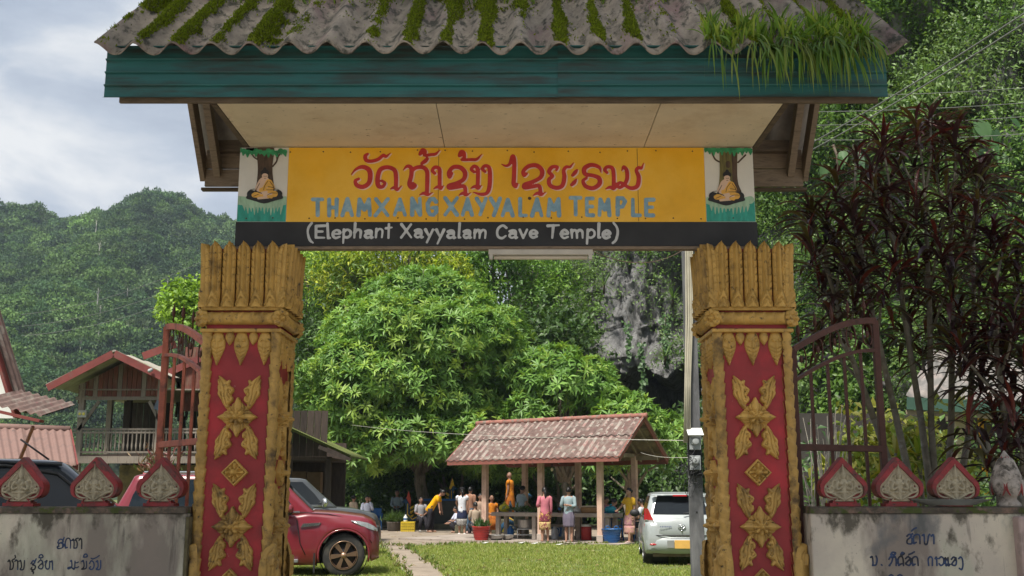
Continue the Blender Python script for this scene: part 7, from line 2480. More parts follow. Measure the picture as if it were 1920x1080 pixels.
# ---------------------------------------------------------------- cars
M_TYRE = mat('tyre_rubber', (.030, .029, .028), rough=.85, var=.25, second=(.075, .065, .05), smask=(.5, .7), sscale=6)
M_RIM = mat('bronze_alloy', (.42, .27, .18), rough=.35, metal=.6, var=.08)
M_RIMD = mat('dark_wheel_well', (.018, .018, .02), rough=.7)
M_RIMS = mat('silver_alloy', (.45, .45, .46), rough=.35, metal=.6, var=.06)
M_GLASS = mat('car_glass', (.014, .017, .020), rough=.05, spec=.35, var=.1)
M_GLASSB = mat('car_glass_blue', (.014, .020, .028), rough=.05, spec=.35, var=.1)
M_CHROME = mat('chrome_trim', (.62, .63, .64), rough=.18, metal=.9, var=.04)
M_HLAMP = mat('headlamp_glass', (.30, .32, .33), rough=.1, spec=.8, coat=.5)
M_TAIL = mat('tail_lamp_red', (.45, .02, .025), rough=.18, spec=.7, coat=.4, var=.1)
M_TAILW = mat('tail_lamp_clear', (.55, .52, .50), rough=.2, spec=.7)
M_SEAM = mat('panel_seam', (.012, .010, .010), rough=.7)
M_TRIM = mat('black_trim', (.022, .022, .024), rough=.55, var=.15)
def paint(nm, c, dirt=(.2, .17, .14)): return mat(nm, c, rough=.28, var=.05, scale=2, spec=.55, coat=.7, second=[a * .72 + b * .28 for a, b in zip(c, dirt)], smask=(.56, .72), sscale=1.5)
def interp(P, x): return float(np.interp(x, [p[0] for p in P], [p[1] for p in P]))
def car(root, paintm, L, W, top, belt, roofz, glass, wheels, wr, rim, plan=None, gh_w=(.93, .74), rimspokes=6, clear=.22, glassm=None, flare=.03, rear_round=.25, front_round=.35):
	"""car along +x, centre on the origin, ground at z=0
	top: (x, z) height of bonnet/waist line; glass: (x_front_base, x_front_top, x_rear_top, x_rear_base); wheels: x of the two axles"""
	hw = W / 2
	glassm = glassm or M_GLASS
	xs_ = sorted(set([round(v, 3) for v in np.linspace(-L / 2, L / 2, 70)] + [round(w + d, 3) for w in wheels for d in np.linspace(-wr * 1.28, wr * 1.28, 17)]))
	rings = []
	def half(x):
		e = 1.0
		d = L / 2 - x
		if d < front_round: e *= 1 - .20 * (1 - d / front_round) ** 2.2
		d = x + L / 2
		if d < rear_round: e *= 1 - .13 * (1 - d / rear_round) ** 2.2
		return hw * e * (interp(plan, x) if plan else 1)
	def low(x):
		z = clear
		for w in wheels:
			q = abs(x - w)
			ra = wr * 1.16
			if q < ra: z = max(z, wr + math.sqrt(ra * ra - q * q) - .02)
		d = min(L / 2 - x, x + L / 2)
		if d < .3: z = max(z, clear + .10 * (1 - d / .3))
		return z
	def fl(x):
		m = 0
		for w in wheels:
			m = max(m, math.exp(-((x - w) / (wr * 1.1)) ** 4))
		return flare * m
	for x in xs_:
		h = half(x); zt = interp(top, x); zl_ = low(x); f = fl(x)
		zs = zt - .10
		endk = 1.0
		R_ = [(h * .955 + f * .5, zl_), (h + f, zl_ + .05 * 1), (h + f, zl_ + (zs - zl_) * .35), (h * 1.0 + f * .6, zl_ + (zs - zl_) * .68), (h * .985, zs), (h * .955, zs + .06), (h * .88, zt - .012), (h * .5, zt + .018), (0, zt + .026)]
		ring = [(x, -y, z) for y, z in R_] + [(x, y, z) for y, z in reversed(R_[:-1])]
		rings.append(ring)
	b = MB().loft(rings, closed=True)
	b.build('body', paintm, root, False)
	# underside and wheel wells
	u = MB()
	u.box((0, 0, clear + .16), (L * .86, W * .66, .3))
	u.build('underbody', M_RIMD, root, False)
	# cabin
	xf0, xf1, xr1, xr0 = glass
	NZ = 8
	rings = []
	def cab(t):
		"""x front, x rear, half width, z at height fraction t"""
		tt = t
		z = belt - .04 + (roofz - belt + .04) * t
		xf = xf0 + (xf1 - xf0) * t ** .92; xr = xr0 + (xr1 - xr0) * t ** .9
		w = hw * (gh_w[0] + (gh_w[1] - gh_w[0]) * t ** 1.15)
		return xf, xr, w, z
	def roundrect(xf, xr, w, z, r, n=5):
		out = []
		for cx, cy, a0 in ((xf - r, w - r, 0), (xr + r, w - r, 90), (xr + r, -w + r, 180), (xf - r, -w + r, 270)):
			for k in range(n + 1):
				a = rad(a0 + 90 * k / n)
				out.append((cx + r * math.cos(a), cy + r * math.sin(a), z))
		return out
	for k in range(NZ + 1):
		t = k / NZ * .93
		xf, xr, w, z = cab(t)
		rings.append(roundrect(xf, xr, w, z, .14))
	for dz, ins in ((.955, .03), (.98, .09), (1.0, .26)):
		xf, xr, w, z = cab(.93)
		z2 = cab(dz)[3]
		rings.append(roundrect(xf - ins * 1.4, xr + ins * 1.2, w - ins, z2, .14))
	MB().loft(rings).build('cabin', paintm, root, False)
	def side_y(t): return cab(t)[2]
	def panel(pts, sgn, nm, m, off=.006):
		"""pts in (x, t) on the side of the cabin"""
		n = 6
		V = [(x, sgn * (side_y(t) + off), cab(t)[3]) for x, t in pts]
		V2 = [(x, sgn * (side_y(t) - .01), cab(t)[3]) for x, t in pts]
		k = len(pts)
		F = [tuple(range(k))] + [((i + 1) % k, i, k + i, k + (i + 1) % k) for i in range(k)]
		if sgn > 0: F = [f[::-1] for f in F]
		return MB().add(V + V2, F).build(nm, m, root, False)
	def xline(t, which): c = cab(t); return c[0] if which else c[1]
	midA = (xf1 + xr1) / 2 + .05
	for sgn in (-1, 1):
		tA, tB = .16, .86
		fr = [(xline(tA, 1) - .30, tA), (xline(.5, 1) - .21, .5), (xline(tB, 1) - .19, tB)]
		panel([(midA + .04, tA)] + fr + [(midA + .04, tB)], sgn, 'front_side_window', glassm)
		xq = xr1 + (midA - xr1) * .42
		panel([(xq + .03, tA), (midA - .04, tA), (midA - .04, tB), (xq + .03, tB)], sgn, 'rear_side_window', glassm)
		rr_ = [(xline(tB, 0) + .20, tB), (xline(.5, 0) + .18, .5), (xline(tA, 0) + .24, tA)]
		panel([(xq - .03, tA), (xq - .03, tB)] + rr_, sgn, 'quarter_window', glassm)
		# sill trim under the windows
		t0 = .10
		V = MB()
		V.bar((xline(t0, 1) - .25, sgn * (side_y(t0) + .004), cab(t0)[3]), (xline(t0, 0) + .22, sgn * (side_y(t0) + .004), cab(t0)[3]), .016, .025)
		V.build('waist_trim', M_CHROME if rimspokes == 6 else M_TRIM, root, False)
	def cross(which, t0, t1, nm, m, inset=.14):
		V = []
		for t in np.linspace(t0, t1, 5):
			xf, xr, w, z = cab(t)
			x = xf + .004 if which else xr - .004
			for s_ in (-1, -.5, 0, .5, 1):
				V.append((x, s_ * (w - inset), z))
		F = []
		for j in range(4):
			for i in range(4):
				a = j * 5 + i
				q = (a, a + 1, a + 6, a + 5)
				F.append(q if which else q[::-1])
		return MB().add(V, F, smooth=True).build(nm, m, root, False)
	cross(True, .12, .90, 'windscreen', glassm)
	cross(False, .22, .88, 'rear_window', glassm)
	# wheels
	for w in wheels:
		for s_ in (-1, 1):
			y = s_ * (hw - .11)
			o = thing_part('wheel', root)
			o.location = (w, y, wr)
			Rm = Matrix.Rotation(math.pi / 2, 3, 'X')
			ri = wr * .64
			MB().lathe([(ri, -.10), (wr * .93, -.115), (wr * .985, -.09), (wr, -.05), (wr, .05), (wr * .985, .09), (wr * .93, .115), (ri, .10)], 36, R=Rm, caps=False).build('tyre', M_TYRE, o, False)
			d = MB().lathe([(ri, -.06), (ri, .06)], 30, R=Rm, caps=True)
			d.build('brake_backing', M_RIMD, o, False)
			m_ = MB().lathe([(ri * 1.0, s_ * .115), (ri * 1.03, s_ * .118), (ri * 1.03, s_ * .06), (ri * .90, s_ * .06), (ri * .93, s_ * .112)], 30, R=Matrix.Rotation(-math.pi / 2, 3, 'X'), caps=False)
			for k in range(rimspokes):
				a = 2 * math.pi * k / rimspokes
				dv = Vector((math.cos(a), 0, math.sin(a))); pe = Vector((-math.sin(a), 0, math.cos(a)))
				yo = Vector((0, s_ * .105, 0)); yi = Vector((0, s_ * .07, 0))
				w0, w1 = .020 * wr / .38, .045 * wr / .38
				P = [dv * ri * .12 - pe * w0, dv * ri * .12 + pe * w0, dv * ri * .97 + pe * w1 + pe * .03, dv * ri * .97 - pe * w1 + pe * .03]
				m_.add([p + yo for p in P] + [p + yi for p in P], [(0, 1, 2, 3), (3, 2, 1, 0), (0, 1, 5, 4), (1, 2, 6, 5), (2, 3, 7, 6), (3, 0, 4, 7)])
			m_.lathe([(ri * .2, s_ * .06), (ri * .2, s_ * .115), (.001, s_ * .12)], 14, R=Matrix.Rotation(-math.pi / 2, 3, 'X'), caps=False)
			m_.build('rim', rim, o, False)
			MB().lathe([(wr * 1.14, -.12), (wr * 1.14, .2)], 30, (w, s_ * (hw - .32), wr), R=Rm, caps=False).build('wheel_well', M_RIMD, root, False)
	return cab, half
def thing_part(nm, root):
	o = bpy.data.objects.new(nm, None)
	COL.objects.link(o)
	o.parent = root
	o.empty_display_size = .1
	return o
def seam(root, P, y, w=.008, m=None, nm='door_seam'):
	MB().tube([(x, y(x, z) if callable(y) else y, z) for x, z in P], w, 4).build(nm, m or M_SEAM, root, False)
# dark red SUV
M_REDCAR = paint('dark_red_car_paint', (.17, .012, .022), (.12, .05, .05))
gp = gat(643, 1082)
suv_hw = .93
suv = thing('red_suv', 'dark red SUV with bronze wheels parked behind the left gate pillar', 'car', (gp.x - 1.80 * math.cos(rad(9)) - .85 * math.sin(rad(9)), gp.y - 1.80 * math.sin(rad(9)) + .85 * math.cos(rad(9)), 0), 0)
suv.rotation_euler = (0, 0, rad(9))
TOP = [(-2.44, .98), (-2.30, 1.06), (-1.2, 1.10), (.95, 1.13), (1.15, 1.16), (1.7, 1.13), (2.15, 1.07), (2.36, .98), (2.44, .72)]
cabf, halff = car(suv, M_REDCAR, 4.88, 1.86, TOP, 1.12, 1.84, (1.34, .54, -1.95, -2.32), (1.80, -1.25), .385, M_RIM, glassm=M_GLASSB, flare=.045)
for s_ in (-1, 1):
	def ys(x, z, s_=s_): return s_ * (halff(x) + .012)
	seam(suv, [(1.12, .40), (1.02, .6), (.95, 1.02)], ys); seam(suv, [(-.22, .32), (-.20, 1.02)], ys); seam(suv, [(-1.05, .8), (-1.15, 1.02)], ys)
	MB().box((.05, s_ * .96, .30), (1.9, .16, .06)).bar((.9, s_ * .93, .30), (-1, s_ * .93, .30), .05, .10).build('side_step', mat('step_grey', (.25, .25, .26), rough=.4, metal=.5), suv, False, bevel=.01)
	# headlamp wrapping the front corner
	V = []
	for x, z0, z1 in ((1.92, .985, 1.00), (2.08, .93, .985), (2.22, .86, .955), (2.33, .82, .90), (2.40, .80, .85)):
		y = s_ * (halff(x) + .014)
		V += [(x, y, z0), (x, y * .985, z1)]
	F = [(2 * i, 2 * i + 2, 2 * i + 3, 2 * i + 1) for i in range(4)]
	MB().add(V, F + [f[::-1] for f in F]).build('headlight', M_HLAMP, suv, False)
	MB().tube([(1.93, s_ * (halff(1.93) + .018), .99), (2.1, s_ * (halff(2.1) + .018), .91), (2.38, s_ * (halff(2.38) + .02), .82)], .012, 5).build('lamp_trim', M_CHROME, suv, False)
	# chrome vent on the wing
	V = [(1.02, .88), (1.34, .915), (1.38, .965), (1.06, .95)]
	MB().add([(x, s_ * (halff(x) + .018), z) for x, z in V] + [(x, s_ * (halff(x) - .01), z) for x, z in V], [(0, 1, 2, 3), (3, 2, 1, 0), (0, 1, 5, 4), (1, 2, 6, 5), (2, 3, 7, 6), (3, 0, 4, 7)]).build('wing_vent', M_CHROME, suv, False)
	mr = thing_part('mirror', suv)
	mr.location = (.80, s_ * 1.02, 1.20)
	MB().ball((0, 0, 0), .13, 12, sc=(.75, .95, .72)).build('mirror_cap', M_REDCAR, mr, False)
	MB().bar((.02, -s_ * .14, -.06), (0, 0, -.04), .05, .04).ball((0, 0, -.05), .12, 10, sc=(.7, .85, .45)).build('mirror_foot', M_TRIM, mr, False)
	for x in (.10, -1.02):
		MB().tube([(x, s_ * .965, .93), (x - .1, s_ * .975, .935), (x - .22, s_ * .96, .935)], .014, 6).build('door_handle', M_CHROME, suv, False)
	MB().box((-.7, s_ * .64, 1.86), (2.2, .04, .035)).build('roof_rail', M_CHROME, suv, False, bevel=.01)
	MB().box((1.28, s_ * .83, .26), (.03, .22, .34)).build('mud_flap', M_TRIM, suv, False)
	# trim along the arch
	ar = [(1.80 + .455 * math.cos(q), s_ * (.93 + .045), .385 + .455 * math.sin(q)) for q in np.linspace(-.25, math.pi + .25, 20)]
	MB().tube(ar, .018, 6).build('arch_lip', M_REDCAR, suv, False)
MB().box((2.42, 0, .72), (.05, .9, .32)).build('grille', M_TRIM, suv, False, bevel=.02)
MB().box((2.38, 0, .40), (.12, 1.5, .18)).build('bumper_skirt', M_TRIM, suv, False, bevel=.03)
seam(suv, [(2.02, .94), (2.16, .78), (2.30, .60)], lambda x, z: -(halff(x) + .012), .006, nm='bumper_seam')
seam(suv, [(1.0, 1.145), (1.5, 1.115), (1.95, 1.02), (2.25, .945)], lambda x, z: -(halff(x) * .955 + .004), .007, nm='bonnet_seam')
for s_ in (-1, 1):
	MB().box((-2.36, s_ * .78, 1.0), (.10, .22, .26)).build('tail_light', M_TAIL, suv, False, bevel=.02)
# small silver hatchback, its rear towards us
M_SILVER = paint('silver_car_paint', (.34, .37, .37))
gh = gat(1272, 1061)
hat = thing('silver_hatchback', 'small silver hatchback seen from behind beside the utility pole', 'car', (gh.x + .24, gh.y + 1.72, 0), rad(90 - 5))
TOPH = [(-1.75, .78), (-1.70, .90), (-1.55, .93), (.70, .96), (.9, .95), (1.4, .84), (1.68, .70), (1.75, .55)]
cabh, halfh = car(hat, M_SILVER, 3.5, 1.58, TOPH, .94, 1.50, (1.05, .35, -1.30, -1.66), (1.12, -1.22), .275, M_RIMS, gh_w=(.95, .74), rimspokes=8, clear=.20, flare=.02, rear_round=.42)
XR = -1.75
b = MB()
rings = []
for t, x, w, z in ((0, -1.60, .70, .22), (.1, -1.77, .73, .26), (.4, -1.82, .755, .40), (.7, -1.80, .76, .52), (1, -1.74, .75, .60)):
	rings.append([(x + .14 * abs(s_) ** 3 + (.0 if abs(s_) < 1 else .16), s_ * w, z) for s_ in (-1.03, -.95, -.8, -.5, 0, .5, .8, .95, 1.03)])
b.loft(rings, closed=False, caps=False)
b.build('rear_bumper', M_SILVER, hat, False)
rings = []
for x, w, z in ((-1.765, .56, .60), (-1.785, .575, .66), (-1.775, .60, .80), (-1.735, .615, .92), (-1.70, .62, .96)):
	rings.append([(x + .06 * abs(s_) ** 3, s_ * w, z) for s_ in (-1, -.8, -.4, 0, .4, .8, 1)])
MB().loft(rings, closed=False, caps=False).build('tailgate', M_SILVER, hat, False)
MB().tube([(-1.795 + .06 * abs(s_) ** 3, s_ * .575, .612) for s_ in np.linspace(-1, 1, 11)], .008, 4).build('tailgate_seam', M_SEAM, hat, False)
for s_ in (-1, 1):
	# tall tail lamp on the corner: red above, clear, red below
	def lamp_piece(z0, z1, w0, w1, m, nm):
		V = []
		for z, w in ((z0, w0), ((z0 + z1) / 2, (w0 + w1) / 2), (z1, w1)):
			xb = -1.73 + (z - .7) * .18
			for k in range(5):
				a = k / 4
				y = s_ * (.765 - .03 * max(0, z - .9) - w * a); x = xb + .20 * (1 - a) ** 1.6 - .015
				V.append((x, y, z))
		F = []
		for j in range(2):
			for i in range(4):
				q = (j * 5 + i, j * 5 + i + 1, j * 5 + i + 6, j * 5 + i + 5)
				F += [q, q[::-1]]
		MB().add(V, F, smooth=False).build(nm, m, hat, False)
	tl = thing_part('tail_light', hat)
	hat_ = hat; hat = tl
	lamp_piece(.72, .84, .12, .19, M_TAIL, 'red_lens'); lamp_piece(.842, .92, .19, .19, M_TAILW, 'clear_lens'); lamp_piece(.922, 1.16, .19, .07, M_TAIL, 'red_lens')
	hat = hat_
	mr = thing_part('mirror', hat)
	mr.location = (.55, s_ * .90, 1.02)
	MB().ball((0, 0, 0), .115, 12, sc=(.55, 1.0, .75)).bar((.0, -s_ * .14, -.03), (0, 0, -.02), .05, .04).build('mirror_cap', M_TRIM, mr, False)
	MB().ball((-1.80, s_ * .60, .43), .03, 8, sc=(.4, 2.4, .8)).build('reflector', M_TAIL, hat, False)
MB().box((-1.83, -.05, .435), (.02, .42, .17)).build('number_plate', mat('yellow_plate', (.68, .40, .10), rough=.5, var=.08), hat, False, bevel=.005)
plm = MB()
for k, yy in enumerate(np.linspace(-.14, .14, 7)):
	plm.box((-1.842, -.05 + yy, .42), (.004, .018 if k % 3 else .028, .07))
MB().box((-1.815, .24, .44), (.02, .14, .15)).build('plate_recess', M_RIMS, hat, False)
# oval badge with a slanted letter
bd = MB()
cz = .795
bd.tube([(-1.800, .075 * math.cos(q), cz + .040 * math.sin(q)) for q in np.linspace(0, 2 * math.pi, 19)], .009, 6)
bd.tube([(-1.80, .030, cz + .032), (-1.80, .042, cz - .030)], .008, 5).tube([(-1.80, -.042, cz + .030), (-1.80, -.030, cz - .032)], .008, 5).tube([(-1.80, .036, cz - .004), (-1.80, -.036, cz + .004)], .007, 5)
bd.build('badge', M_CHROME, hat, False)
MB().ball((-1.795, 0, .715), .02, 8).build('lock', M_CHROME, hat, False)
sp_ = MB()
sp_.loft([[(-1.38, s * .58, 1.475), (-1.50, s * .60, 1.44), (-1.50, s * .60, 1.425), (-1.38, s * .60, 1.44)] for s in (-1, -.5, 0, .5, 1)])
sp_.build('spoiler', M_SILVER, hat, False)
MB().box((-1.50, 0, 1.425), (.02, .30, .03)).build('brake_lamp', M_TAIL, hat, False)
MB().tube([(-1.64, -.05, 1.06), (-1.60, -.36, 1.10)], .012, 5).build('wiper', M_TRIM, hat, False)
lt = MB()
for k, yy in enumerate((.44, .40, .365, .33, .295, .26, .225)):
	lt.box((-1.792, yy, .79), (.006, .022, .028 if k % 2 else .022))
lt.build('model_lettering', mat('blue_grey_lettering', (.12, .14, .24), rough=.4), hat, False)['kind'] = 'stuff'
MB().box((-1.55, .0, .24), (.25, 1.2, .12)).build('rear_valance', mat('dusty_plastic', (.16, .12, .08), rough=.9), hat, False)
MB().tube([(.2, .3, 1.50), (-.05, .3, 1.62)], .006, 5).build('aerial', M_TRIM, hat, False)
# dark blue-grey SUV at the far left, close to the wall
M_NAVY = paint('slate_blue_car_paint', (.022, .027, .038), (.06, .06, .06))
w0 = at(112, 858, 10.3)
nav = thing('slate_suv', 'slate blue SUV behind the left wall finials', 'car', (w0.x - .42 * math.cos(rad(20)) - .70 * math.sin(rad(20)), 10.3 - .42 * math.sin(rad(20)) + .70 * math.cos(rad(20)), 0), rad(20))
cabn, halfn = car(nav, M_NAVY, 4.8, 1.86, [(-2.4, 1.0), (-2.3, 1.12), (-1.2, 1.16), (1.1, 1.18), (1.7, 1.12), (2.2, 1.0), (2.4, .7)], 1.16, 1.855, (1.35, .42, -1.9, -2.3), (1.45, -1.40), .38, M_RIMS, glassm=M_GLASSB, flare=.04)
for s_ in (-1, 1):
	mr = thing_part('mirror', nav)
	mr.location = (.86, s_ * 1.03, 1.26)
	MB().ball((0, 0, 0), .14, 12, sc=(.6, .9, .75)).build('mirror_cap', M_WHITE, mr, False)
	MB().bar((0, -s_ * .16, -.06), (0, 0, -.04), .05, .04).build('mirror_foot', M_TRIM, mr, False)
	MB().tube([(.45, s_ * .72, 1.80), (-.6, s_ * .71, 1.83), (-1.8, s_ * .70, 1.80)], .022, 6).build('roof_rail', M_NAVY, nav, False)
	# rain visor over the front window
	V = MB()
	P = [cabn(t) for t in (.30, .55, .80, .90)]
	V.tube([(P[0][0] - .20, s_ * (P[0][2] + .02), P[0][3]), (P[1][0] - .17, s_ * (P[1][2] + .02), P[1][3]), (P[2][0] - .18, s_ * (P[2][2] + .02), P[2][3]), (P[3][0] - .55, s_ * (P[3][2] + .02), P[3][3]), (-.2, s_ * (P[3][2] + .02), P[3][3])], .018, 5)
	V.build('rain_visor', M_TRIM, nav, False)
MB().tube([(.30, -.3, 1.85), (.02, -.3, 2.05)], .010, 5).build('aerial', M_TRIM, nav, False)
# grey SUV by the dark shed
M_GREY = paint('charcoal_car_paint', (.06, .065, .068))
w0 = at(550, 896, 25)
gry = thing('charcoal_suv', 'charcoal SUV in front of the dark shed behind the red bonnet', 'car', (w0.x - .45, 25.6, 0), rad(26))
cabg, halfg = car(gry, M_GREY, 4.7, 1.84, [(-2.35, 1.0), (-1.2, 1.14), (1.1, 1.15), (1.7, 1.10), (2.2, .98), (2.35, .7)], 1.13, 1.83, (1.30, .45, -1.9, -2.25), (1.42, -1.38), .37, M_RIMS, flare=.03)
for s_ in (-1, 1):
	mr = thing_part('mirror', gry)
	mr.location = (.84, s_ * 1.02, 1.24)
	MB().ball((0, 0, 0), .15, 12, sc=(.5, .9, .8)).build('mirror_cap', M_CHROME, mr, False)
	MB().bar((0, -s_ * .16, -.06), (0, 0, -.04), .05, .04).build('mirror_foot', M_TRIM, mr, False)
# ---------------------------------------------------------------- people
M_SKIN = mat('skin_tan', (.36, .20, .135), rough=.55, var=.08, scale=8)
M_SKINB = mat('skin_brown', (.24, .13, .085), rough=.55, var=.08, scale=8)
M_HAIR = mat('black_hair', (.010, .009, .009), rough=.45, var=.3, scale=30, stretch=(3, 3, .5))
M_EYE = mat('dark_eye', (.012, .010, .009), rough=.3)
M_LIP = mat('lip', (.25, .09, .08), rough=.5)
def cloth(nm, c, c2=None, sc=14, mk=(.48, .56), st=(1, 1, 1)):
	return mat('cloth_' + nm, c, rough=.9, var=.14, scale=9, spec=.15, second=c2, smask=mk, sscale=sc, stretch=st, bump=.25, bscale=30)
DG = None
def capsule_mesh(parts, voxel):
	"""union of tapered tubes and balls, remeshed into one continuous surface"""
	mb = MB()
	for k in parts:
		if k[0] == 't': mb.tube(k[1], k[2], 10)
		else: mb.ball(k[1], k[2], 12, sc=k[3] if len(k) > 3 else (1, 1, 1), R=k[4] if len(k) > 4 else None)
	me = mb.mesh('tmp', [M_SKIN])
	o = bpy.data.objects.new('tmp', me)
	COL.objects.link(o)
	m = o.modifiers.new('r', 'REMESH')
	m.mode = 'VOXEL'; m.voxel_size = voxel
	s = o.modifiers.new('s', 'SMOOTH'); s.factor = .5; s.iterations = 2
	dg = bpy.context.evaluated_depsgraph_get()
	ev = o.evaluated_get(dg)
	em = ev.to_mesh()
	V = np.empty(len(em.vertices) * 3, np.float32); em.vertices.foreach_get('co', V)
	F = [tuple(p.vertices) for p in em.polygons]
	ev.to_mesh_clear()
	bpy.data.objects.remove(o); bpy.data.meshes.remove(me)
	return V.reshape(-1, 3), F
def frame(up, fwd):
	up = Vector(up).normalized(); fwd = Vector(fwd)
	right = fwd.cross(up).normalized()           # person's right-hand side when up=z and fwd=-y is -x
	fwd = up.cross(right).normalized()
	return right, fwd, up
def person(label, loc, rz, H=1.52, pose='stand', arms=('down', 'down'), top=None, sleeve=.35, lower='skirt', lowm=None, hem=None, hemm=None, hemh=.10, hair='bun', skin=None,
		lean=0.0, seat=.42, shoes=None, turn=0.0, group='people at the temple', girth=1.0, topl=.0, step=0.0, nod=0.0, cap=None, tr_end=.06, prop=None):
	"""figure that faces -y before rz; arms: down, bent, front, cheek, hips, reach, back"""
	skin = skin or M_SKIN
	root = thing('person', label, 'person', loc, rz, group)
	k = H / 1.6
	g = girth
	def s(v): return v * k
	# pelvis, torso axis
	if pose == 'sit':
		pel = Vector((0, s(.05), seat + s(.08)))
	elif pose == 'crouch':
		pel = Vector((0, s(.10), s(.26)))
	else:
		pel = Vector((0, 0, s(.86)))
	tu = Vector((0, -math.sin(lean), math.cos(lean)))
	rt, fw, up = frame(tu, (0, -1, 0))
	lean2 = lean * .9 + nod
	neck = pel + tu * s(.52)
	hu = Vector((math.sin(turn) * 0, -math.sin(lean2), math.cos(lean2)))
	hd = neck + hu * s(.165) + fw * s(.02)
	hr, hf, hup = frame(hu, (math.sin(turn), -math.cos(turn), 0))
	RH = Matrix((hr, -hf, hup)).transposed()
	parts = [('t', [pel - tu * s(.06), pel + tu * s(.10), pel + tu * s(.25), pel + tu * s(.42), neck - tu * s(.02)], [s(.135) * g, s(.125) * g, s(.115) * g, s(.125) * g, s(.06)]),
			('t', [neck - tu * s(.04), hd - hup * s(.05)], [s(.055), s(.048)]),
			('b', hd, s(.095), (.80, .98, 1.18), RH), ('b', hd - hup * s(.045) + hf * s(.022), s(.068), (.82, .9, 1.0), RH), ('b', hd + hf * s(.098) - hup * s(.018), s(.018), (.8, 1, 1.5), RH)]
	for sg in (-1, 1):
		parts.append(('b', hd + hr * sg * s(.080) - hup * s(.01), s(.022), (.5, .9, 1.5), RH))
	legs, feet = [], []
	sh = s(.165)
	for sg in (-1, 1):
		hip = pel + Vector((sg * s(.085), 0, -s(.02)))
		if pose == 'sit':
			knee = Vector((sg * s(.10), hip.y - s(.42), seat + s(.07))); ank = Vector((sg * s(.10), knee.y + s(.04) - step * sg, s(.07)))
		elif pose == 'crouch':
			knee = Vector((sg * s(.13), hip.y - s(.30), s(.46))); ank = Vector((sg * s(.11), hip.y - s(.05), s(.07)))
		else:
			knee = Vector((sg * s(.085), -s(.02) - step * sg * .5, s(.46))); ank = Vector((sg * s(.085), s(.02) - step * sg, s(.07)))
		legs.append((hip, knee, ank))
		toe = ank + Vector((sg * s(.02), -s(.16), -s(.045)))
		parts.append(('t', [hip, hip.lerp(knee, .5), knee, knee.lerp(ank, .35), ank], [s(.085) * g, s(.074) * g, s(.052), s(.053), s(.034)]))
		parts.append(('t', [ank + Vector((0, s(.035), -s(.035))), ank.lerp(toe, .55) - Vector((0, 0, s(.01))), toe], [s(.034), s(.036), s(.024)]))
		feet.append((ank, toe))
	arm_pts = []
	for i, sg in enumerate((-1, 1)):
		a = arms[i]
		S_ = neck - tu * s(.055) + rt * sg * sh
		parts.append(('b', S_, s(.058)))
		parts.append(('t', [neck - tu * s(.04), S_], [s(.055), s(.052)]))
		dn = Vector((0, 0, -1))
		if a == 'down': E = S_ + (dn + rt * sg * .12 + Vector((0, .06, 0))).normalized() * s(.27); W = E + (dn - rt * sg * .02 + fw * .22).normalized() * s(.235)
		elif a == 'bent': E = S_ + (-tu + rt * sg * .30 - fw * .15).normalized() * s(.27); W = E + (fw * .9 - rt * sg * .45 + up * .05).normalized() * s(.235)
		elif a == 'front': E = S_ + (-tu * .75 + fw * .55 + rt * sg * .12).normalized() * s(.27); W = E + (fw * .85 - tu * .45 - rt * sg * .25).normalized() * s(.235)
		elif a == 'lap': E = S_ + (-tu + rt * sg * .22 + fw * .15).normalized() * s(.27); W = E + (fw * .75 - rt * sg * .55 - tu * .25).normalized() * s(.235)
		elif a == 'cheek': E = S_ + (-tu * .8 + fw * .6 + rt * sg * .2).normalized() * s(.27); W = hd + hr * sg * s(.10) - hup * s(.09) + hf * s(.07)
		elif a == 'hips': E = S_ + (-tu * .9 + rt * sg * .5 - fw * .15).normalized() * s(.27); W = E + (-tu * .35 - rt * sg * .6 + fw * .5).normalized() * s(.235)
		elif a == 'reach': E = S_ + (dn * .9 + fw * .35).normalized() * s(.27); W = E + (dn * .95 + fw * .2).normalized() * s(.235)
		elif a == 'back': E = S_ + (-tu + rt * sg * .25 - fw * .35).normalized() * s(.27); W = E + (-rt * sg * .85 - fw * .35 + up * .12).normalized() * s(.22)
		parts.append(('t', [S_, S_.lerp(E, .5), E, E.lerp(W, .4), W], [s(.050), s(.043), s(.036), s(.034), s(.024)]))
		hdv = (W - E).normalized()
		if a == 'cheek': hdv = (hup * .8 + hf * .1 - hr * sg * .1).normalized()
		H2 = W + hdv * s(.085)
		parts.append(('t', [W, W + hdv * s(.03), H2], [s(.024), s(.036), s(.033)]))
		arm_pts.append((S_, E, W, hdv))
	V, F = capsule_mesh(parts, .0145 * k)
	# fingers: four of unequal length and a thumb from the side of each palm, slightly curled
	mb = MB(); mb.v = [tuple(v) for v in V]; mb.f = [list(f) for f in F]; mb.m = [0] * len(F); mb.sm = [True] * len(F)
	for i, (S_, E, W, hdv) in enumerate(arm_pts):
		ax = hdv.cross(fw if abs(hdv.dot(fw)) < .8 else up).normalized()
		pn = ax.cross(hdv).normalized()
		for q, (off, ln) in enumerate(((-.027, .060), (-.009, .074), (.009, .070), (.026, .054))):
			b0 = W + hdv * s(.078) + ax * s(off)
			m = b0 + hdv * s(ln * .55) + pn * s(.006); t = m + hdv * s(ln * .40) + pn * s(.020)
			mb.tube([b0, m, t], [s(.0095), s(.0085), s(.006)], 6)
		tb_ = W + hdv * s(.035) + ax * s(.028)
		mb.tube([tb_, tb_ + (hdv * .6 + ax * .7).normalized() * s(.035), tb_ + (hdv * .95 + ax * .5 + pn * .3).normalized() * s(.062)], [s(.012), s(.0105), s(.007)], 6)
	mb.build('body', skin, root, False)
	# face
	f = MB()
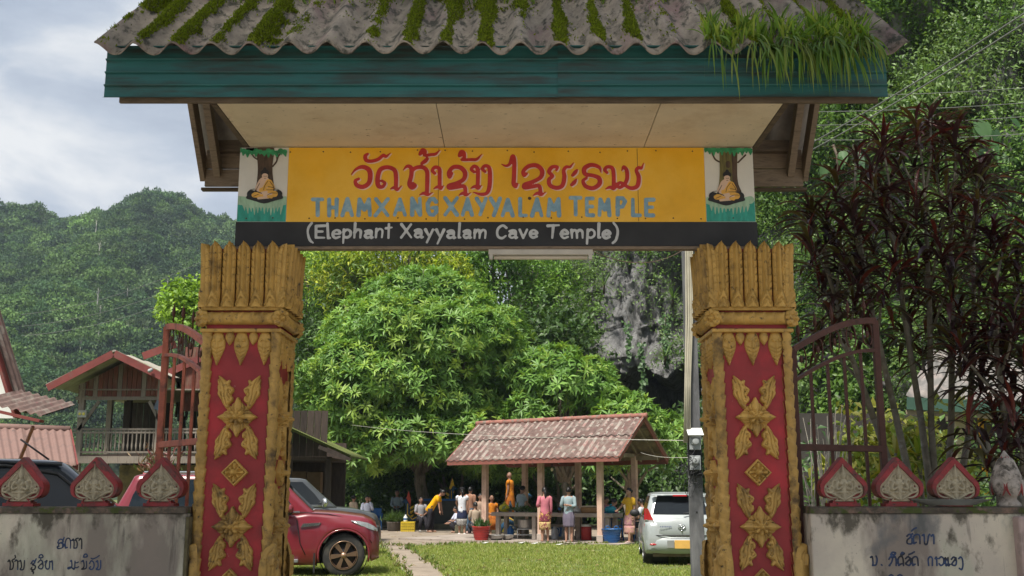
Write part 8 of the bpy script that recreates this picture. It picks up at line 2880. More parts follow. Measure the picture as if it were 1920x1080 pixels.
	for sg in (-1, 1):
		f.ball(hd + hf * s(.083) + hr * sg * s(.032) + hup * s(.012), s(.010), 6, sc=(1.3, .6, .8), R=RH)
		f.bar(hd + hf * s(.088) + hr * sg * s(.018) + hup * s(.034), hd + hf * s(.082) + hr * sg * s(.048) + hup * s(.034), s(.006), s(.007))
	f.build('eyes', M_EYE, root, False)
	MB().ball(hd + hf * s(.083) - hup * s(.062), s(.020), 8, sc=(1.1, .4, .4), R=RH).build('mouth', M_LIP, root, False)
	# hair
	if hair != 'bald':
		h = MB()
		n = 14
		Vh, Fh = [], []
		for j in range(8):
			ph = math.pi * .62 * j / 7
			for i in range(n):
				th = 2 * math.pi * i / n
				d = Vector((math.sin(ph) * math.cos(th), math.sin(ph) * math.sin(th), math.cos(ph)))
				front = max(0, -d.y)
				lim = 1 if not (front > .35 and j >= 4) else .86
				p = Vector((d.x * .088, d.y * .106 + .006, d.z * .122 + .006 - (0 if front < .35 else -.0)))
				Vh.append(hd + RH @ (p * k * lim))
		for j in range(7):
			for i in range(n):
				Fh.append((j * n + i, j * n + (i + 1) % n, (j + 1) * n + (i + 1) % n, (j + 1) * n + i))
		h.add(Vh, Fh, smooth=True)
		if hair == 'bun': h.ball(hd - hf * s(.115) + hup * s(.02), s(.045), 10, sc=(1, .85, 1))
		if hair == 'pony':
			a = hd - hf * s(.11) + hup * s(.01)
			h.tube([a, a - hup * s(.08) - hf * s(.02), a - hup * s(.18), a - hup * s(.27)], [s(.035), s(.04), s(.034), s(.010)], 8)
		if hair == 'long':
			a = hd - hf * s(.07)
			h.tube([a + hup * s(.03), a - hup * s(.10), a - hup * s(.22)], [s(.085), s(.08), s(.05)], 10)
		h.build('hair', M_HAIR, root, False)
	if cap is not None:
		MB().lathe([(s(.098), 0), (s(.095), s(.05)), (s(.06), s(.09)), (.002, s(.10))], 14, hd + hup * s(.04), R=RH).build('cap', cap, root, False)
	# shirt: rings round the torso axis
	if top is not None:
		rs = random.Random(hash(label) % 1000)
		rings = []
		hem_z = -.10 - topl
		prof = [(hem_z, .150, .125), (.0, .148, .122), (.10, .138, .112), (.22, .135, .108), (.34, .150, .115), (.42, .165, .108), (.475, .15, .09), (.505, .085, .07), (.52, .062, .06)]
		for z, rx, ry in prof:
			c = pel + tu * s(z)
			if pose in ('sit', 'crouch') and z < .0: c = pel + tu * s(z * .4)
			ring = []
			for i in range(20):
				th = 2 * math.pi * i / 20
				wob = 1 + .035 * math.sin(th * 3 + z * 20 + len(label)) * (1 if z < .3 else .3)
				ring.append(c + rt * math.cos(th) * s(rx) * g * wob * 1.04 + fw * math.sin(th) * s(ry) * g * wob * 1.10)
			rings.append(ring)
		sm = MB().loft(rings)
		for i, (S_, E, W, hdv) in enumerate(arm_pts):
			P = [S_ + (neck - S_) * .25, S_, S_.lerp(E, .5), E, E.lerp(W, .5), W]
			L = max(.15, sleeve)
			cut = {True: 2}.get(False, None)
			tot = 1.0
			# sleeve is the fraction of shoulder-to-wrist that is covered
			acc = [S_ + (neck - S_) * .25, S_]; rad_ = [s(.066), s(.071)]
			for t, r_ in ((.2, .062), (.35, .058), (.5, .051), (.65, .047), (.8, .043), (.95, .037)):
				if t <= sleeve + .01:
					q = S_.lerp(E, t / .53) if t < .53 else E.lerp(W, (t - .53) / .47)
					acc.append(q); rad_.append(s(r_))
			sm.tube(acc, rad_, 10)
		sm.build('shirt', top, root, False)
	# lower garment
	if lower == 'skirt':
		hem = hem if hem is not None else .36
		rings, n = [], 24
		if pose == 'sit':
			kn = (legs[0][1] + legs[1][1]) / 2; an = (legs[0][2] + legs[1][2]) / 2
			axis = [(pel + Vector((0, .02, .07)), .155, .13), (pel + Vector((0, -.03, 0)), .17, .14), (pel.lerp(kn, .55) + Vector((0, 0, .0)), .175, .105), (kn, .165, .10), (kn.lerp(an, .35) + Vector((0, -.02, 0)), .155, .10), (kn.lerp(an, .75), .15, .095)]
			for q, (c, rx, ry) in enumerate(axis):
				d = (axis[min(q + 1, 5)][0] - axis[max(q - 1, 0)][0]).normalized()
				r_, f_, u_ = frame(d, (0, -1, .3))
				rings.append([Vector(c) + Vector((1, 0, 0)) * math.cos(2 * math.pi * i / n) * s(rx) * g + d.cross(Vector((1, 0, 0))).normalized() * math.sin(2 * math.pi * i / n) * s(ry) * g for i in range(n)])
			MB().loft(rings).build('skirt', lowm, root, False)
		else:
			z0 = s(.95); z1 = hem
			def srings(za, zb, kq, grow=0.0):
				out = []
				for q in range(kq + 1):
					z = za + (zb - za) * q / kq
					t = (z0 - z) / (z0 - z1 + 1e-6)
					rx = s(.142 + .045 * min(1, t * 2.6) - .02 * max(0, t - .5)) * g + grow; ry = s(.118 + .035 * min(1, t * 2.6)) * g + grow
					cy = -step * .15 * t
					off = tu * 0
					out.append([Vector((math.cos(2 * math.pi * i / n) * rx * (1 + .05 * t * math.sin(i * 1.3 + 2 * t)), cy + math.sin(2 * math.pi * i / n) * ry * (1 + .06 * t * math.sin(i * 2.1)), z)) for i in range(n)])
				return out
			zb = z1 + (hemh if hemm else 0)
			MB().loft(srings(z0, zb, 8)).build('skirt', lowm, root, False)
			if hemm:
				MB().loft(srings(zb, z1, 3, .003)).build('hem_band', hemm, root, False)
	elif lower in ('trousers', 'shorts'):
		t = MB()
		rings = []
		for z, rx, ry in ((.10, .142, .118), (.02, .155, .13), (-.07, .160, .135), (-.12, .11, .11)):
			c = pel + tu * s(z) if pose == 'stand' else pel + Vector((0, 0, s(z)))
			rings.append([c + Vector((math.cos(2 * math.pi * i / 18) * s(rx) * g, math.sin(2 * math.pi * i / 18) * s(ry) * g, 0)) for i in range(18)])
		t.loft(rings)
		for hip, knee, ank in legs:
			if lower == 'shorts':
				t.tube([hip, hip.lerp(knee, .5), hip.lerp(knee, 1.0)], [s(.105) * g, s(.10) * g, s(.09) * g], 12)
			else:
				en = ank + (knee - ank) * tr_end
				t.tube([hip, hip.lerp(knee, .5), knee, knee.lerp(ank, .5), en], [s(.102) * g, s(.092) * g, s(.074), s(.068), s(.062)], 12)
		t.build(lower, lowm, root, False)
	if shoes is not None:
		for ank, toe in feet:
			sh_ = MB().tube([ank + Vector((0, s(.045), -s(.04))), ank.lerp(toe, .5) - Vector((0, 0, s(.012))), toe + Vector((0, -s(.02), 0))], [s(.042), s(.046), s(.032)], 10)
			sh_.build('shoe', shoes, root, False)
	return root, dict(pel=pel, neck=neck, tu=tu, rt=rt, fw=fw, arms=arm_pts, k=k)
def fp(px, py, z=.02): return gat(px, py, z)
D2 = math.pi
M_SARPINK = mat('sarong_pink', (.42, .21, .22), rough=.9, var=.2, scale=9, second=(.50, .30, .22), smask=(.5, .56), sscale=12, third=(.34, .12, .18), tmask=(.56, .6), tscale=20, stretch=(1, 1, 1))
M_SARPAT = mat('sarong_patterned', (.17, .03, .05), rough=.9, var=.2, second=(.50, .32, .08), smask=(.52, .55), sscale=11, third=(.36, .08, .10), tmask=(.56, .6), tscale=16)
M_SARGOLD = mat('sarong_gold_band', (.46, .33, .14), rough=.9, var=.2, second=(.22, .05, .06), smask=(.54, .57), sscale=14)
M_STRIPE = None
def stripe_mat(nm, a, b, sc, axis='X'):
	m = bpy.data.materials.new(nm); m.use_nodes = True
	nt = m.node_tree; p = nt.nodes['Principled BSDF']
	t = _n(nt, 'ShaderNodeTexCoord'); w = _n(nt, 'ShaderNodeTexWave', bands_direction=axis); w.inputs['Scale'].default_value = sc; w.inputs['Distortion'].default_value = .6
	r_ = _n(nt, 'ShaderNodeValToRGB'); r_.color_ramp.elements[0].position = .45; r_.color_ramp.elements[1].position = .6
	r_.color_ramp.elements[0].color = (*a, 1); r_.color_ramp.elements[1].color = (*b, 1)
	nt.links.new(t.outputs['Object'], w.inputs['Vector']); nt.links.new(w.outputs['Fac'], r_.inputs[0]); nt.links.new(r_.outputs[0], p.inputs['Base Color'])
	p.inputs['Roughness'].default_value = .9
	return m
M_STRIPEV = stripe_mat('striped_skirt_cloth', (.05, .045, .085), (.24, .20, .25), 9, 'X')
M_STRIPEH = stripe_mat('striped_shirt_cloth', (.04, .04, .05), (.50, .50, .52), 10, 'Z')
SZ_ = .062
# in and around the pavilion
p12, i12 = person('person in a long sleeved pink top and gold patterned sarong facing the table', fp(1022, 1015.5, SZ_), D2 + .15, 1.50, arms=('bent', 'down'), top=cloth('rose', (.50, .16, .20)), sleeve=.95, lowm=M_SARPAT, hem=.34, hemm=M_SARGOLD, hemh=.22, hair='pony', nod=.15)
person('person in a loose grey blouse and striped skirt with one hand behind the back', fp(1067, 1016, SZ_), D2 - .25, 1.50, arms=('bent', 'back'), top=cloth('greyblue', (.25, .32, .34)), sleeve=.8, lowm=M_STRIPEV, hem=.42, hair='bun', girth=1.02, topl=.10)
p11, i11 = person('person in a pale blue shirt with dark strap and grey green sarong over the table', Vector((at(974, 1000, 33.9).x, 33.9, SZ_)), D2 - 1.05, 1.55, arms=('front', 'front'), top=cloth('paleblue', (.42, .52, .58)), sleeve=.45, lowm=cloth('greygreen', (.17, .18, .13), (.25, .25, .20), 26), hem=.22, hair='bun', girth=1.15, lean=.12, nod=.2)
st_ = MB(); q = i11
st_.tube([q['neck'] - q['tu'] * .06 - q['rt'] * .10 - q['fw'] * .10, q['neck'] - q['tu'] * .22 - q['rt'] * .0 - q['fw'] * .158, q['pel'] + q['tu'] * .08 + q['rt'] * .13 - q['fw'] * .13], [.012, .012, .012], 5)
st_.build('bag_strap', M_TRIM, p11, False)
person('person in a yellow top and pink sarong walking past the right post', fp(1182, 1019, SZ_ - .03), -.95, 1.50, arms=('down', 'front'), top=cloth('marigold', (.62, .36, .03)), sleeve=.35, lowm=M_SARPINK, hem=.26, hemm=mat('sarong_peach', (.50, .30, .22), rough=.9, var=.2, second=(.40, .18, .20), smask=(.5, .56), sscale=16), hemh=.24, hair='bun', step=.13, shoes=cloth('sandal', (.42, .30, .28)))
person('person in white seated on a blue chair left of the yellow top', pv(-.95, .75, .06), -1.3 - .9, 1.50, 'sit', ('lap', 'front'), cloth('white', (.62, .64, .68)), .4, 'trousers', cloth('dark', (.05, .05, .06)), hair='bun', nod=.35, turn=.2)
person('person in pink seated at the right end of the table in khaki shorts', pv(.25, 1.25, .06), D2 * .5 + .45, 1.52, 'sit', ('front', 'front'), cloth('rose', (.50, .16, .20)), .5, 'shorts', cloth('khaki', (.20, .165, .11)), hair='bun', lean=.2, nod=.25, shoes=cloth('sandal', (.42, .30, .28)))
person('person half hidden behind the wicker food basket', pv(.75, 2.0, .06), .6, 1.5, 'sit', ('lap', 'lap'), cloth('mauve', (.30, .14, .18)), .5, 'skirt', cloth('dark', (.05, .05, .06)), hair='bun', nod=.3, seat=.46)
person('shaven monk in orange robes standing above the table', at(956, 950, 38.0) * 0 + Vector((at(956, 950, 38.0).x, 38.0, .50)), -1.95 + D2 * 0, 1.60, arms=('down', 'down'), top=cloth('saffron', (.55, .20, .02), (.38, .12, .015), 6), sleeve=.2, lowm=cloth('saffron_dark', (.36, .12, .02), (.22, .06, .012), 5), hem=.22, hair='bald', girth=1.12, skin=M_SKINB)
person('second monk in orange seated behind the left post', Vector((at(922, 960, 37).x, 37.2, .0)), .2, 1.55, 'sit', ('lap', 'lap'), cloth('saffron', (.55, .20, .02), (.38, .12, .015), 6), .3, 'skirt', cloth('saffron_dark', (.36, .12, .02), (.22, .06, .012), 5), hair='bald', skin=M_SKINB, seat=.5)
person('person in a beige shirt seated beside the left post', Vector((at(901, 960, 37).x, 37.0, 0)), .35, 1.55, 'sit', ('lap', 'lap'), cloth('beige', (.34, .24, .18)), .4, 'trousers', cloth('dark', (.05, .05, .06)), hair='short', skin=M_SKINB, seat=.55)
person('person in beige seen from behind near the red tub', Vector((at(890, 985, 36).x, 36.2, 0)), D2 + .3, 1.5, 'sit', ('lap', 'lap'), cloth('sand', (.36, .29, .22)), .5, 'trousers', cloth('dark', (.05, .05, .06)), hair='bun', seat=.30)
# left group
person('person in a white tee, navy skirt with grey hem and long ponytail', fp(866, 1003), D2 + .1, 1.53, arms=('front', 'down'), top=cloth('white', (.62, .64, .68)), sleeve=.3, lowm=cloth('navy', (.028, .035, .075)), hem=.30, hemm=mat('grey_woven_hem', (.20, .19, .18), rough=.9, var=.2, second=(.34, .33, .31), smask=(.5, .55), sscale=30), hemh=.24, hair='pony', shoes=cloth('white_shoe', (.62, .62, .60)), cap=cloth('black', (.015, .015, .017)), step=.06)
person('person in a brown top and jeans just behind the navy skirt', fp(881, 1000), D2 - .4, 1.56, arms=('down', 'down'), top=cloth('brown', (.27, .145, .095)), sleeve=.8, lower='trousers', lowm=cloth('denim', (.07, .12, .18)), hair='short', shoes=cloth('sandal', (.42, .30, .28)))
person('small person in white crouching left of the navy skirt', fp(852, 999), -1.2, 1.40, 'crouch', ('front', 'front'), cloth('lilac', (.52, .54, .66)), .5, 'trousers', cloth('dark', (.05, .05, .06)), hair='bun', nod=.3)
person('person in a bright yellow shirt bending forward in dark trousers', fp(807, 998), D2 * .5 - .15, 1.62, arms=('reach', 'reach'), top=cloth('sunflower', (.72, .36, .008)), sleeve=.40, lower='trousers', lowm=cloth('charcoal', (.025, .023, .028)), hair='bun', lean=.62, nod=.25, topl=.06, step=.06)
person('person in a grey blue shirt seated with clasped hands by the tree trunk', Vector((at(748, 975, 43.5).x, 42.6, .12)), .05, 1.62, 'sit', ('lap', 'lap'), cloth('steel', (.24, .31, .35)), .95, 'trousers', cloth('charcoal', (.025, .023, .028)), hair='short', seat=.52, skin=M_SKINB)
person('person in a black and white striped shirt seated low by the yellow crate', fp(789, 997), .35, 1.55, 'sit', ('lap', 'lap'), M_STRIPEH, .5, 'trousers', cloth('charcoal', (.025, .023, .028)), hair='short', seat=.40, skin=M_SKINB, shoes=cloth('grey_shoe', (.25, .24, .22)), step=.10)
person('person in a pale lilac blouse resting a cheek on one hand', Vector((at(690, 985, 41).x, 40.6, 0)), .15, 1.55, 'sit', ('cheek', 'lap'), cloth('lilac', (.52, .54, .66)), .95, 'skirt', cloth('olive', (.18, .17, .13)), hair='bun', seat=.46)
person('person in beige with a dark strap turned away beside the red bonnet', Vector((at(662, 985, 41).x, 41.2, 0)), D2 - .8, 1.55, 'sit', ('lap', 'lap'), cloth('sand', (.36, .29, .22)), .6, 'skirt', cloth('olive', (.18, .17, .13)), hair='bun', seat=.48)
person('person whose head just shows above the red bonnet', Vector((at(627, 985, 41).x, 41.6, 0)), -.7, 1.5, 'sit', ('lap', 'lap'), cloth('brown', (.27, .145, .095)), .6, 'skirt', cloth('olive', (.18, .17, .13)), hair='long', seat=.44)
# ---------------------------------------------------------------- chairs, tubs and table things
M_BLUEP = mat('blue_plastic', (.012, .10, .30), rough=.35, var=.1, spec=.5)
M_REDP = mat('red_plastic', (.42, .035, .03), rough=.45, var=.12, spec=.4, second=(.50, .14, .12), smask=(.58, .7), sscale=5)
M_ALU = mat('aluminium', (.40, .40, .39), rough=.4, metal=.8, var=.12)
M_YELP = mat('yellow_plastic', (.55, .40, .03), rough=.5, var=.2)
def chair(label, p, rz):
	t = thing('plastic_chair', label, 'chair', p, rz, 'blue plastic chairs')
	MB().box((0, 0, .43), (.44, .44, .035)).build('seat', M_BLUEP, t, False, bevel=.012)
	b = MB()
	rings = []
	for z, y in ((.45, .20), (.60, .23), (.78, .27), (.84, .28)):
		rings.append([(x, y - .05 * (1 - abs(x) / .22) * -1 - .06 * (abs(x) / .22) ** 2, z) for x in np.linspace(-.21, .21, 9)])
	b.loft(rings, closed=False, caps=False); b.build('backrest', M_BLUEP, t, False).modifiers.new('s', 'SOLIDIFY').thickness = .014
	for sx in (-1, 1):
		for sy in (-1, 1):
			MB().tube([(sx * .23, sy * .23, 0), (sx * .19, sy * .19, .43)], [.022, .026], 6).build('leg', M_BLUEP, t, False)
		MB().tube([(sx * .21, -.18, .43), (sx * .24, -.19, .62), (sx * .24, .0, .64), (sx * .22, .24, .62)], .02, 6).build('armrest', M_BLUEP, t, False)
chair('blue plastic chair under the person in white', pv(-.95, .82, .06) + Vector((.05, .02, 0)), -2.2)
chair('blue plastic chair at the right end of the table', pv(.25, 1.27, .06) + Vector((.04, 0, 0)), D2 * .5 + .45)
chair('blue plastic chair beside the red bonnet', Vector((at(705, 985, 41).x, 40.9, 0)), .15)
def tub(label, name, p, r0, r1, h, m, handles=0, cat='tub', slots=0):
	t = thing(name, label, cat, p)
	prof = [(r0 * .96, 0), (r0, .02), (r0 + (r1 - r0) * .5, h * .5), (r1, h - .02), (r1 * 1.05, h - .02), (r1 * 1.05, h), (r1 * .97, h), (r1 * .93, h - .03), (r0 * .95, .03)]
	MB().lathe(prof, 28, caps=True).build('shell', m, t, False)
	if handles:
		for s_ in (-1, 1):
			MB().tube([(s_ * r1 * .45 + r1 * .25 * math.cos(q), -r1 * .55, h + r1 * .28 * math.sin(q)) for q in np.linspace(0, math.pi, 9)], .012, 6).build('handle', m, t, False)
	if slots:
		sb = MB()
		for j in range(4):
			z = h * (.22 + .17 * j); rr_ = r0 + (r1 - r0) * z / h
			for i in range(40):
				a = 2 * math.pi * i / 40
				sb.box((math.cos(a) * (rr_ + .001), math.sin(a) * (rr_ + .001), z), (.006, rr_ * .075, h * .10), Matrix.Rotation(a, 3, 'Z'))
		sb.build('slots', mat(m.name + '_slot', (.008, .05, .16) if m is M_BLUEP else (.2, .02, .02), rough=.6), t, False)['kind'] = 'stuff'
	return t
q = gat(902, 1013, .06)
rt_ = tub('red plastic tub filled with greens beside the left post', 'red_tub', (q.x, q.y + .1, .06), .20, .27, .40, M_REDP, 0, slots=1)
Vg, Fg = leaf_arrays(np.stack([rng.normal(0, .09, 160), rng.normal(0, .09, 160), np.full(160, .38)], 1), np.stack([rng.normal(0, .5, 160), rng.normal(0, .5, 160), np.ones(160)], 1), rng.normal(0, 1, (160, 3)), rng.uniform(.12, .34, 160), rng.uniform(.03, .06, 160))
ob = link('greens', np_mesh('greens', Vg, Fg, M_LEAF, col=rcol(160, [(.06, .12, .03), (.04, .09, .02)], .2, 5)))
ob.location = (q.x, q.y + .1, .06)
setp(ob, 'bundle of green stalks standing in the red tub', 'greens', kind='stuff')
q = gat(1148, 1020, .03)
tub('blue slatted plastic basket with two handles at the right front post', 'blue_basket', (q.x, q.y + .15, .03), .20, .28, .42, M_BLUEP, 1, 'basket', slots=1)
q = gat(1046, 1007, .06)
tub('blue bucket under the table with a yellow handle', 'blue_bucket', (q.x, q.y + .5, .06), .15, .19, .34, M_BLUEP, 0, 'bucket')
for i, (px, lab) in enumerate(((931, 'larger aluminium basin on the slab by the left post'), (951, 'smaller aluminium basin right of the larger basin'))):
	q = gat(px, 1013, .06)
	t = thing('metal_basin', lab, 'basin', (q.x, q.y + .15 + .1 * i, .06), 0, 'metal basins on the slab')
	r = .25 - .05 * i
	MB().lathe([(r * .55, 0), (r * .9, .07), (r * 1.0, .14), (r * 1.07, .145), (r * 1.05, .15), (r * .95, .14), (r * .5, .02)], 24).build('shell', M_ALU, t, False)
def tbl(u, w): return pv(u, w + .4, .858)
def lying(label, name, cat, u, w, build, z=0):
	p = tbl(u, w) + Vector((0, 0, z))
	t = thing(name, label, cat, p)
	build(t)
	return t
M_YBAG = mat('yellow_bag', (.62, .55, .03), rough=.5, var=.2, scale=12, bump=.5, bscale=14)
M_LIMEP = mat('bottle_water_plastic', (.35, .45, .55), rough=.2, var=.1)
def bag(m, sx, sy, sz, seed):
	def f(t):
		V, F = [], []
		mb = MB().ball((0, 0, sz * .5), 1, 14, sc=(sx, sy, sz * .55))
		mb.v = [tuple(Vector(v) * (1 + .14 * mnoise.noise((v[0] * 7 + seed, v[1] * 7, v[2] * 7)))) for v in mb.v]
		mb.v = [(x, y, max(0, z)) for x, y, z in mb.v]
		mb.build('sack', m, t, False)
		MB().tube([(-.02, 0, sz), (0, 0, sz * 1.25), (.04, 0, sz * 1.2)], [.03, .02, .03], 6).build('knot', m, t, False)
	return f
lying('bright yellow plastic bag at the left end of the long table', 'plastic_bag', 'bag', 3.68, .40, bag(M_YBAG, .17, .13, .24, 1))
lying('turquoise plastic bag at the right end of the long table', 'plastic_bag', 'bag', .12, .55, bag(mat('turquoise_bag', (.02, .28, .38), rough=.5, var=.2, bump=.4, bscale=14), .19, .14, .20, 5))
def bottle(m, capm, h, r):
	def f(t):
		MB().lathe([(r * .9, 0), (r, .02), (r, h * .62), (r * .45, h * .82), (r * .38, h * .92)], 12).build('bottle_body', m, t, False)
		MB().lathe([(r * .42, h * .92), (r * .42, h)], 10).build('cap', capm, t, False)
		MB().lathe([(r * 1.02, h * .25), (r * 1.02, h * .5)], 12, caps=False).build('bottle_label', M_YELP if capm is M_YELP else M_BLUEP, t, False)
	return f
lying('clear water bottle with blue label behind the yellow bag', 'water_bottle', 'bottle', 3.62, .66, bottle(M_LIMEP, M_BLUEP, .34, .055), 0)
lying('pale bottle with yellow cap and label in the middle of the table', 'sauce_bottle', 'bottle', 2.38, .30, bottle(M_WHITE, M_YELP, .34, .05))
lying('dark bottle beside the leafy greens on the table', 'dark_bottle', 'bottle', 1.72, .35, bottle(mat('brown_glass', (.06, .025, .012), rough=.15), M_REDP, .30, .045))
def cup(t):
	MB().lathe([(.05, 0), (.07, .16), (.075, .165), (.066, .16), (.045, .01)], 14).build('cup_shell', M_TAILW, t, False)
lying('clear plastic cup standing on the table by the middle post', 'plastic_cup', 'cup', 1.62, .62, cup)
def greens(n, sx, pal, seed):
	def f(t):
		r = np.random.default_rng(seed)
		V, F = leaf_arrays(np.stack([r.normal(0, sx, n), r.normal(0, .08, n), r.uniform(.02, .12, n)], 1), np.stack([r.normal(0, 1, n), r.normal(0, .5, n), r.uniform(0, .5, n)], 1), r.normal(0, 1, (n, 3)), r.uniform(.12, .26, n), r.uniform(.05, .09, n))
		link('leaves', np_mesh('leaves', V, F, M_LEAF, col=rcol(n, pal, .2, 5)), t)['kind'] = 'stuff'
	return f
lying('heap of dark banana leaves beside the yellow bag', 'leaf_heap', 'leaves', 3.05, .42, greens(70, .24, [(.04, .08, .03), (.10, .17, .07), (.17, .24, .13)], 1))
lying('bunch of green vegetables in front of the pale blue shirt', 'vegetable_bunch', 'vegetables', 2.62, .45, greens(50, .14, [(.07, .15, .03), (.10, .19, .04)], 2))
def wicker(t):
	m = mat('wicker', (.36, .20, .09), rough=.9, var=.25, scale=20, stretch=(1, 1, 5), bump=.8, bscale=50)
	MB().lathe([(.24, 0), (.26, .03), (.27, .16), (.25, .17)], 24).build('basket_side', m, t, False)
	MB().lathe([(.29, .172), (.30, .20), (.10, .222), (.001, .224)], 24).build('tray_lid', mat('woven_lid', (.50, .42, .30), rough=.9, var=.2, scale=20), t, False)
lying('round wicker food basket with a flat pale lid', 'wicker_basket', 'basket', .78, .50, wicker)
def bowl(t):
	MB().lathe([(.06, 0), (.12, .05), (.14, .09), (.145, .09), (.115, .05), (.05, .01)], 18).build('bowl_shell', M_WHITE, t, False)
lying('white bowl on the table left of the grey blouse', 'white_bowl', 'bowl', 1.42, .40, bowl)
lying('white crumpled bag on the table between the pink top and the grey blouse', 'plastic_bag', 'bag', 1.18, .45, bag(mat('white_bag', (.6, .58, .55), rough=.5, var=.12, bump=.4, bscale=16), .15, .12, .14, 9))
# under the table
t = thing('drink_cooler', 'red drink cooler with a white band under the right part of the table', 'cooler', pv(.95, 1.0, .06))
MB().lathe([(.15, .0), (.16, .02), (.16, .36), (.15, .40)], 18).build('tank', M_REDP, t, False)
MB().lathe([(.165, .40), (.16, .46), (.001, .47)], 18).build('lid', M_WHITE, t, False)
t = thing('cooking_pot', 'big aluminium pot on a white stand under the left part of the table', 'pot', pv(3.0, .95, .36))
MB().lathe([(.20, 0), (.25, .05), (.25, .26), (.265, .27), (.24, .27), (.2, .05)], 22).build('pot_shell', M_ALU, t, False)
t = thing('wire_stand', 'white pipe stand holding the aluminium pot', 'stand', pv(3.0, .95, .06))
sb = MB()
for x in (-.26, .26):
	for y in (-.2, .2): sb.tube([(x, y, 0), (x, y, .30)], .014, 6)
for z in (.29, .12):
	sb.tube([(-.26, -.2, z), (.26, -.2, z), (.26, .2, z), (-.26, .2, z), (-.26, -.2, z)], .013, 6)
sb.build('pipe_frame', M_WHITE, t, False)
t = thing('yellow_scoop', 'yellow wedge shaped dustpan in the basins', 'dustpan', gat(948, 1004, .06) + Vector((0, .05, .12)))
MB().add([(-.13, 0, 0), (.13, 0, 0), (0, .02, .22), (-.13, .06, 0), (.13, .06, 0), (0, .05, .22)], [(0, 1, 2), (5, 4, 3), (0, 3, 4, 1), (1, 4, 5, 2), (2, 5, 3, 0)]).build('pan', M_YBAG, t, False)
for i, (u, w) in enumerate(((3.55, .95), (1.75, 1.2), (2.02, 1.0))):
	t = thing('water_jug', ['blue jug standing under the left end of the table', 'grey jug under the middle of the table', 'pale grey jug with a loop handle under the table'][i], 'jug', pv(u, w, .06), 0, 'jugs under the table')
	m = [M_BLUEP, mat('grey_plastic', (.22, .24, .26), rough=.4), mat('pale_grey_plastic', (.38, .40, .42), rough=.4)][i]
	MB().lathe([(.10, 0), (.11, .03), (.11, .26), (.05, .34), (.045, .38)], 16).build('jug_body', m, t, False)
	MB().tube([(.05, 0, .36), (.14, 0, .33), (.15, 0, .22), (.11, 0, .15)], .012, 6).build('handle', m, t, False)
# left group things
q = gat(764, 997, .014)
t = thing('yellow_crate', 'yellow plastic crate with a bottle on it beside the planter', 'crate', (q.x, q.y + .2, .014))
cr_ = MB()
for z in (.03, .13, .23, .33):
	cr_.box((0, -.19, z), (.50, .02, .045)).box((0, .19, z), (.50, .02, .045)).box((-.24, 0, z), (.02, .38, .045)).box((.24, 0, z), (.02, .38, .045))
cr_.build('slat_rails', M_YELP, t, False)
up_ = MB()
for x in np.linspace(-.24, .24, 7): up_.box((x, -.19, .18), (.03, .026, .36)).box((x, .19, .18), (.03, .026, .36))
up_.build('uprights', M_YELP, t, False)['kind'] = 'stuff'
MB().box((0, 0, .345), (.47, .36, .02)).build('top_board', M_YELP, t, False)
t2 = thing('white_bottle', 'white pump bottle standing on the yellow crate', 'bottle', (q.x - .10, q.y + .2, .37))
bottle(M_WHITE, M_WHITE, .26, .075)(t2)
q = gat(738, 996, .014)
t = thing('stone_planter', 'ribbed dark planter full of long grass beside the yellow crate', 'planter', (q.x, q.y + .25, .014))
pl_ = MB().lathe([(.24, 0), (.27, .05), (.29, .30), (.31, .34), (.27, .34), (.25, .25)], 18)
pl_.build('pot', mat('dark_planter', (.09, .075, .06), rough=.9, var=.3), t, False)
n = 420
V, F = leaf_arrays(np.stack([rng.normal(0, .12, n), rng.normal(0, .10, n), np.full(n, .32)], 1), np.stack([rng.normal(0, .8, n), rng.normal(0, .8, n), np.ones(n)], 1), rng.normal(0, 1, (n, 3)), rng.uniform(.2, .5, n), rng.uniform(.02, .035, n), droop=.5)
link('grass_tuft', np_mesh('grass_tuft', V, F, M_LEAF, col=rcol(n, [(.07, .13, .03), (.10, .17, .04)], .2, 5)), t)['kind'] = 'stuff'
# serpent figures with blue bodies
M_SERPY = mat('serpent_yellow', (.62, .40, .03), rough=.5, var=.2, scale=14)
M_SERPR = mat('serpent_red', (.45, .06, .03), rough=.5, var=.2, scale=14)
M_SERPB = mat('serpent_blue', (.012, .06, .12), rough=.5, var=.2, scale=14)
def naga(label, px, py0, Y, h, sgn, arch=True, crest=M_SERPR):
	b = at(px, py0, Y)
	t = thing('serpent_statue', label, 'statue', (b.x, Y, 0), 0, 'painted serpent statues under the trees')
	H = h
	MB().tube([(sgn * .9, 0, .15), (sgn * .55, 0, .5), (sgn * .2, 0, .35), (0, 0, .5), (0, 0, H - .3), (-sgn * .10, 0, H - .12), (-sgn * .22, 0, H - .2)], [.10, .13, .13, .12, .085, .09, .04], 12).build('serpent_body', M_SERPB, t, False)
	MB().tube([(sgn * .55, -.10, .60), (sgn * .2, -.11, .40), (0, -.10, .6), (0, -.07, H - .25)], [.022, .028, .028, .022], 8).build('belly_band', M_SERPY, t, False)
	MB().add([(-.10, -.03, H - .15), (.10, -.03, H - .35), (.12, -.03, H - .1), (.03, -.03, H + .25), (-.03, -.03, H + .05), (-.10, .03, H - .15), (.10, .03, H - .35), (.12, .03, H - .1), (.03, .03, H + .25), (-.03, .03, H + .05)], [(0, 1, 2, 3, 4), (9, 8, 7, 6, 5), (0, 5, 6, 1), (1, 6, 7, 2), (2, 7, 8, 3), (3, 8, 9, 4), (4, 9, 5, 0)]).build('crest', crest, t, False)
	for k in range(3):
		MB().lathe([(.045, 0), (.06, .06), (.02, .16), (.001, .22)], 8, (.10 * sgn, -.02, H - .45 - k * .17), R=Matrix.Rotation(sgn * .8, 3, 'Y')).build('flame_fin', M_SERPY, t, False)
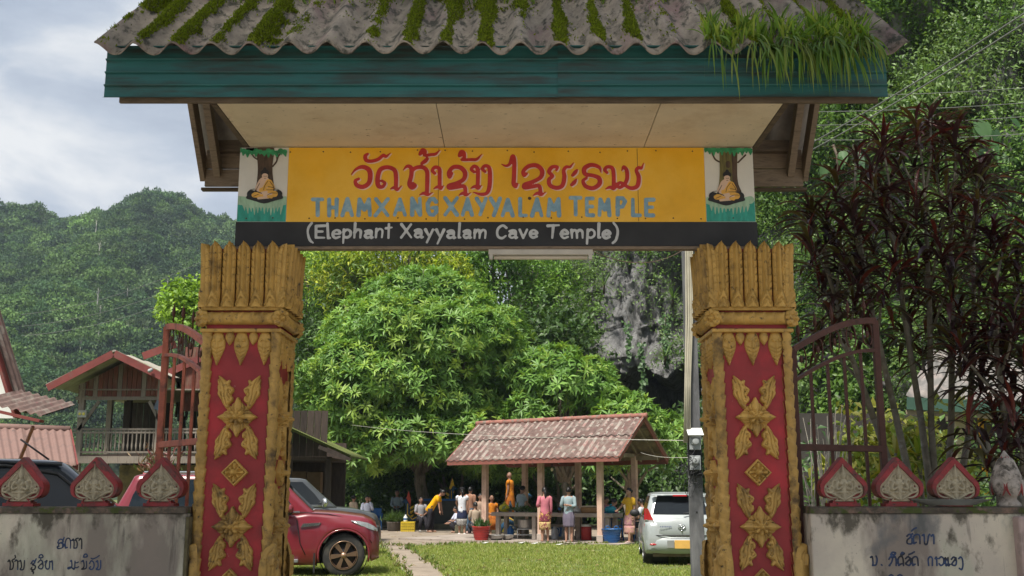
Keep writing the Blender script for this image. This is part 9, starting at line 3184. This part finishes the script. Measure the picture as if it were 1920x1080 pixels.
naga('red crested serpent statue beside the tree trunk', 764, 985, 41.5, 1.25, 1)
naga('yellow crested serpent statue between the bending person and the navy skirt', 846, 985, 42.6, 1.75, -1, crest=M_SERPY)
naga('serpent statue with curved blue back behind the pale blue shirt', 985, 985, 36.2, 1.5, -1, crest=M_SERPY)
# blue water tank and low ledges
b = at(835, 965, 42.5)
t = thing('blue_trough', 'long blue edged water trough behind the bending person', 'trough', (b.x, 42.5, 0))
MB().box((0, 0, .55), (1.9, .6, 1.1)).build('trough_body', mat('dark_wet_concrete', (.05, .055, .05), rough=.8, var=.3), t, False, bevel=.02)
MB().box((0, 0, 1.14), (2.0, .7, .08)).build('rim', M_BLUEP, t, False, bevel=.02)
for i, (px, Y, w, h, lab) in enumerate(((720, 43.2, 3.2, .46, 'mossy stone ledge under the people seated at left'), (838, 42.0, 2.4, .22, 'mossy stone step behind the navy skirt'), (895, 38.4, 1.6, .30, 'mossy stone ledge behind the left pavilion post'), (955, 38.2, 1.3, .5, 'stone block on which the monk stands'))):
	b = at(px, 985, Y)
	t = thing('stone_ledge', lab, 'ledge', (b.x, Y, 0), 0, 'stone ledges under the trees')
	MB().box((0, 0, h / 2), (w, .6, h)).build('block', mat('mossy_stone', (.10, .095, .06), rough=.95, var=.4, scale=5, bump=.6), t, False, bevel=.04)
# plant in a pink pot on the SUV side, and litter scraps
b = at(266, 885, 21.6)
t = thing('potted_croton', 'reddish croton in a pink pot seen above the red SUV roof', 'plant', (b.x, 22.5, 0))
MB().lathe([(.20, b.z - .45), (.26, b.z - .1), (.28, b.z)], 16).box((0, 0, (b.z - .45) / 2), (.5, .5, b.z - .45)).build('pot', mat('pink_pot', (.36, .10, .12), rough=.6), t, False)
n = 170
V, F = leaf_arrays(np.stack([rng.normal(0, .20, n), rng.normal(0, .16, n), b.z + np.abs(rng.normal(.18, .14, n))], 1), np.stack([rng.normal(0, .9, n), rng.normal(0, .8, n), np.ones(n)], 1), rng.normal(0, 1, (n, 3)), rng.uniform(.14, .26, n), rng.uniform(.03, .06, n))
link('leaves', np_mesh('leaves', V, F, M_LEAF, col=rcol(n, [(.18, .10, .07), (.10, .14, .05), (.24, .17, .10), (.22, .06, .06)], .2, 5)), t)['kind'] = 'stuff'
for i, (px, py) in enumerate(((910, 1018), (977, 1018), (1002, 1019), (1048, 1021))):
	q = gat(px, py, .065)
	o = MB().add([(q.x - .11, q.y, .066), (q.x + .02, q.y - .10, .068), (q.x + .12, q.y + .02, .10), (q.x - .02, q.y + .1, .07)], [(0, 1, 2), (0, 2, 3)]).build('paper_scrap', M_WHITE)
	setp(o, ['paper scrap on the slab edge by the red tub', 'paper scrap on the slab left of the sarong hem', 'paper scrap on the slab below the patterned sarong', 'paper scrap on the slab between the two rear facing people'][i], 'litter', 'paper scraps on the slab edge')
print('objects', len(bpy.data.objects))
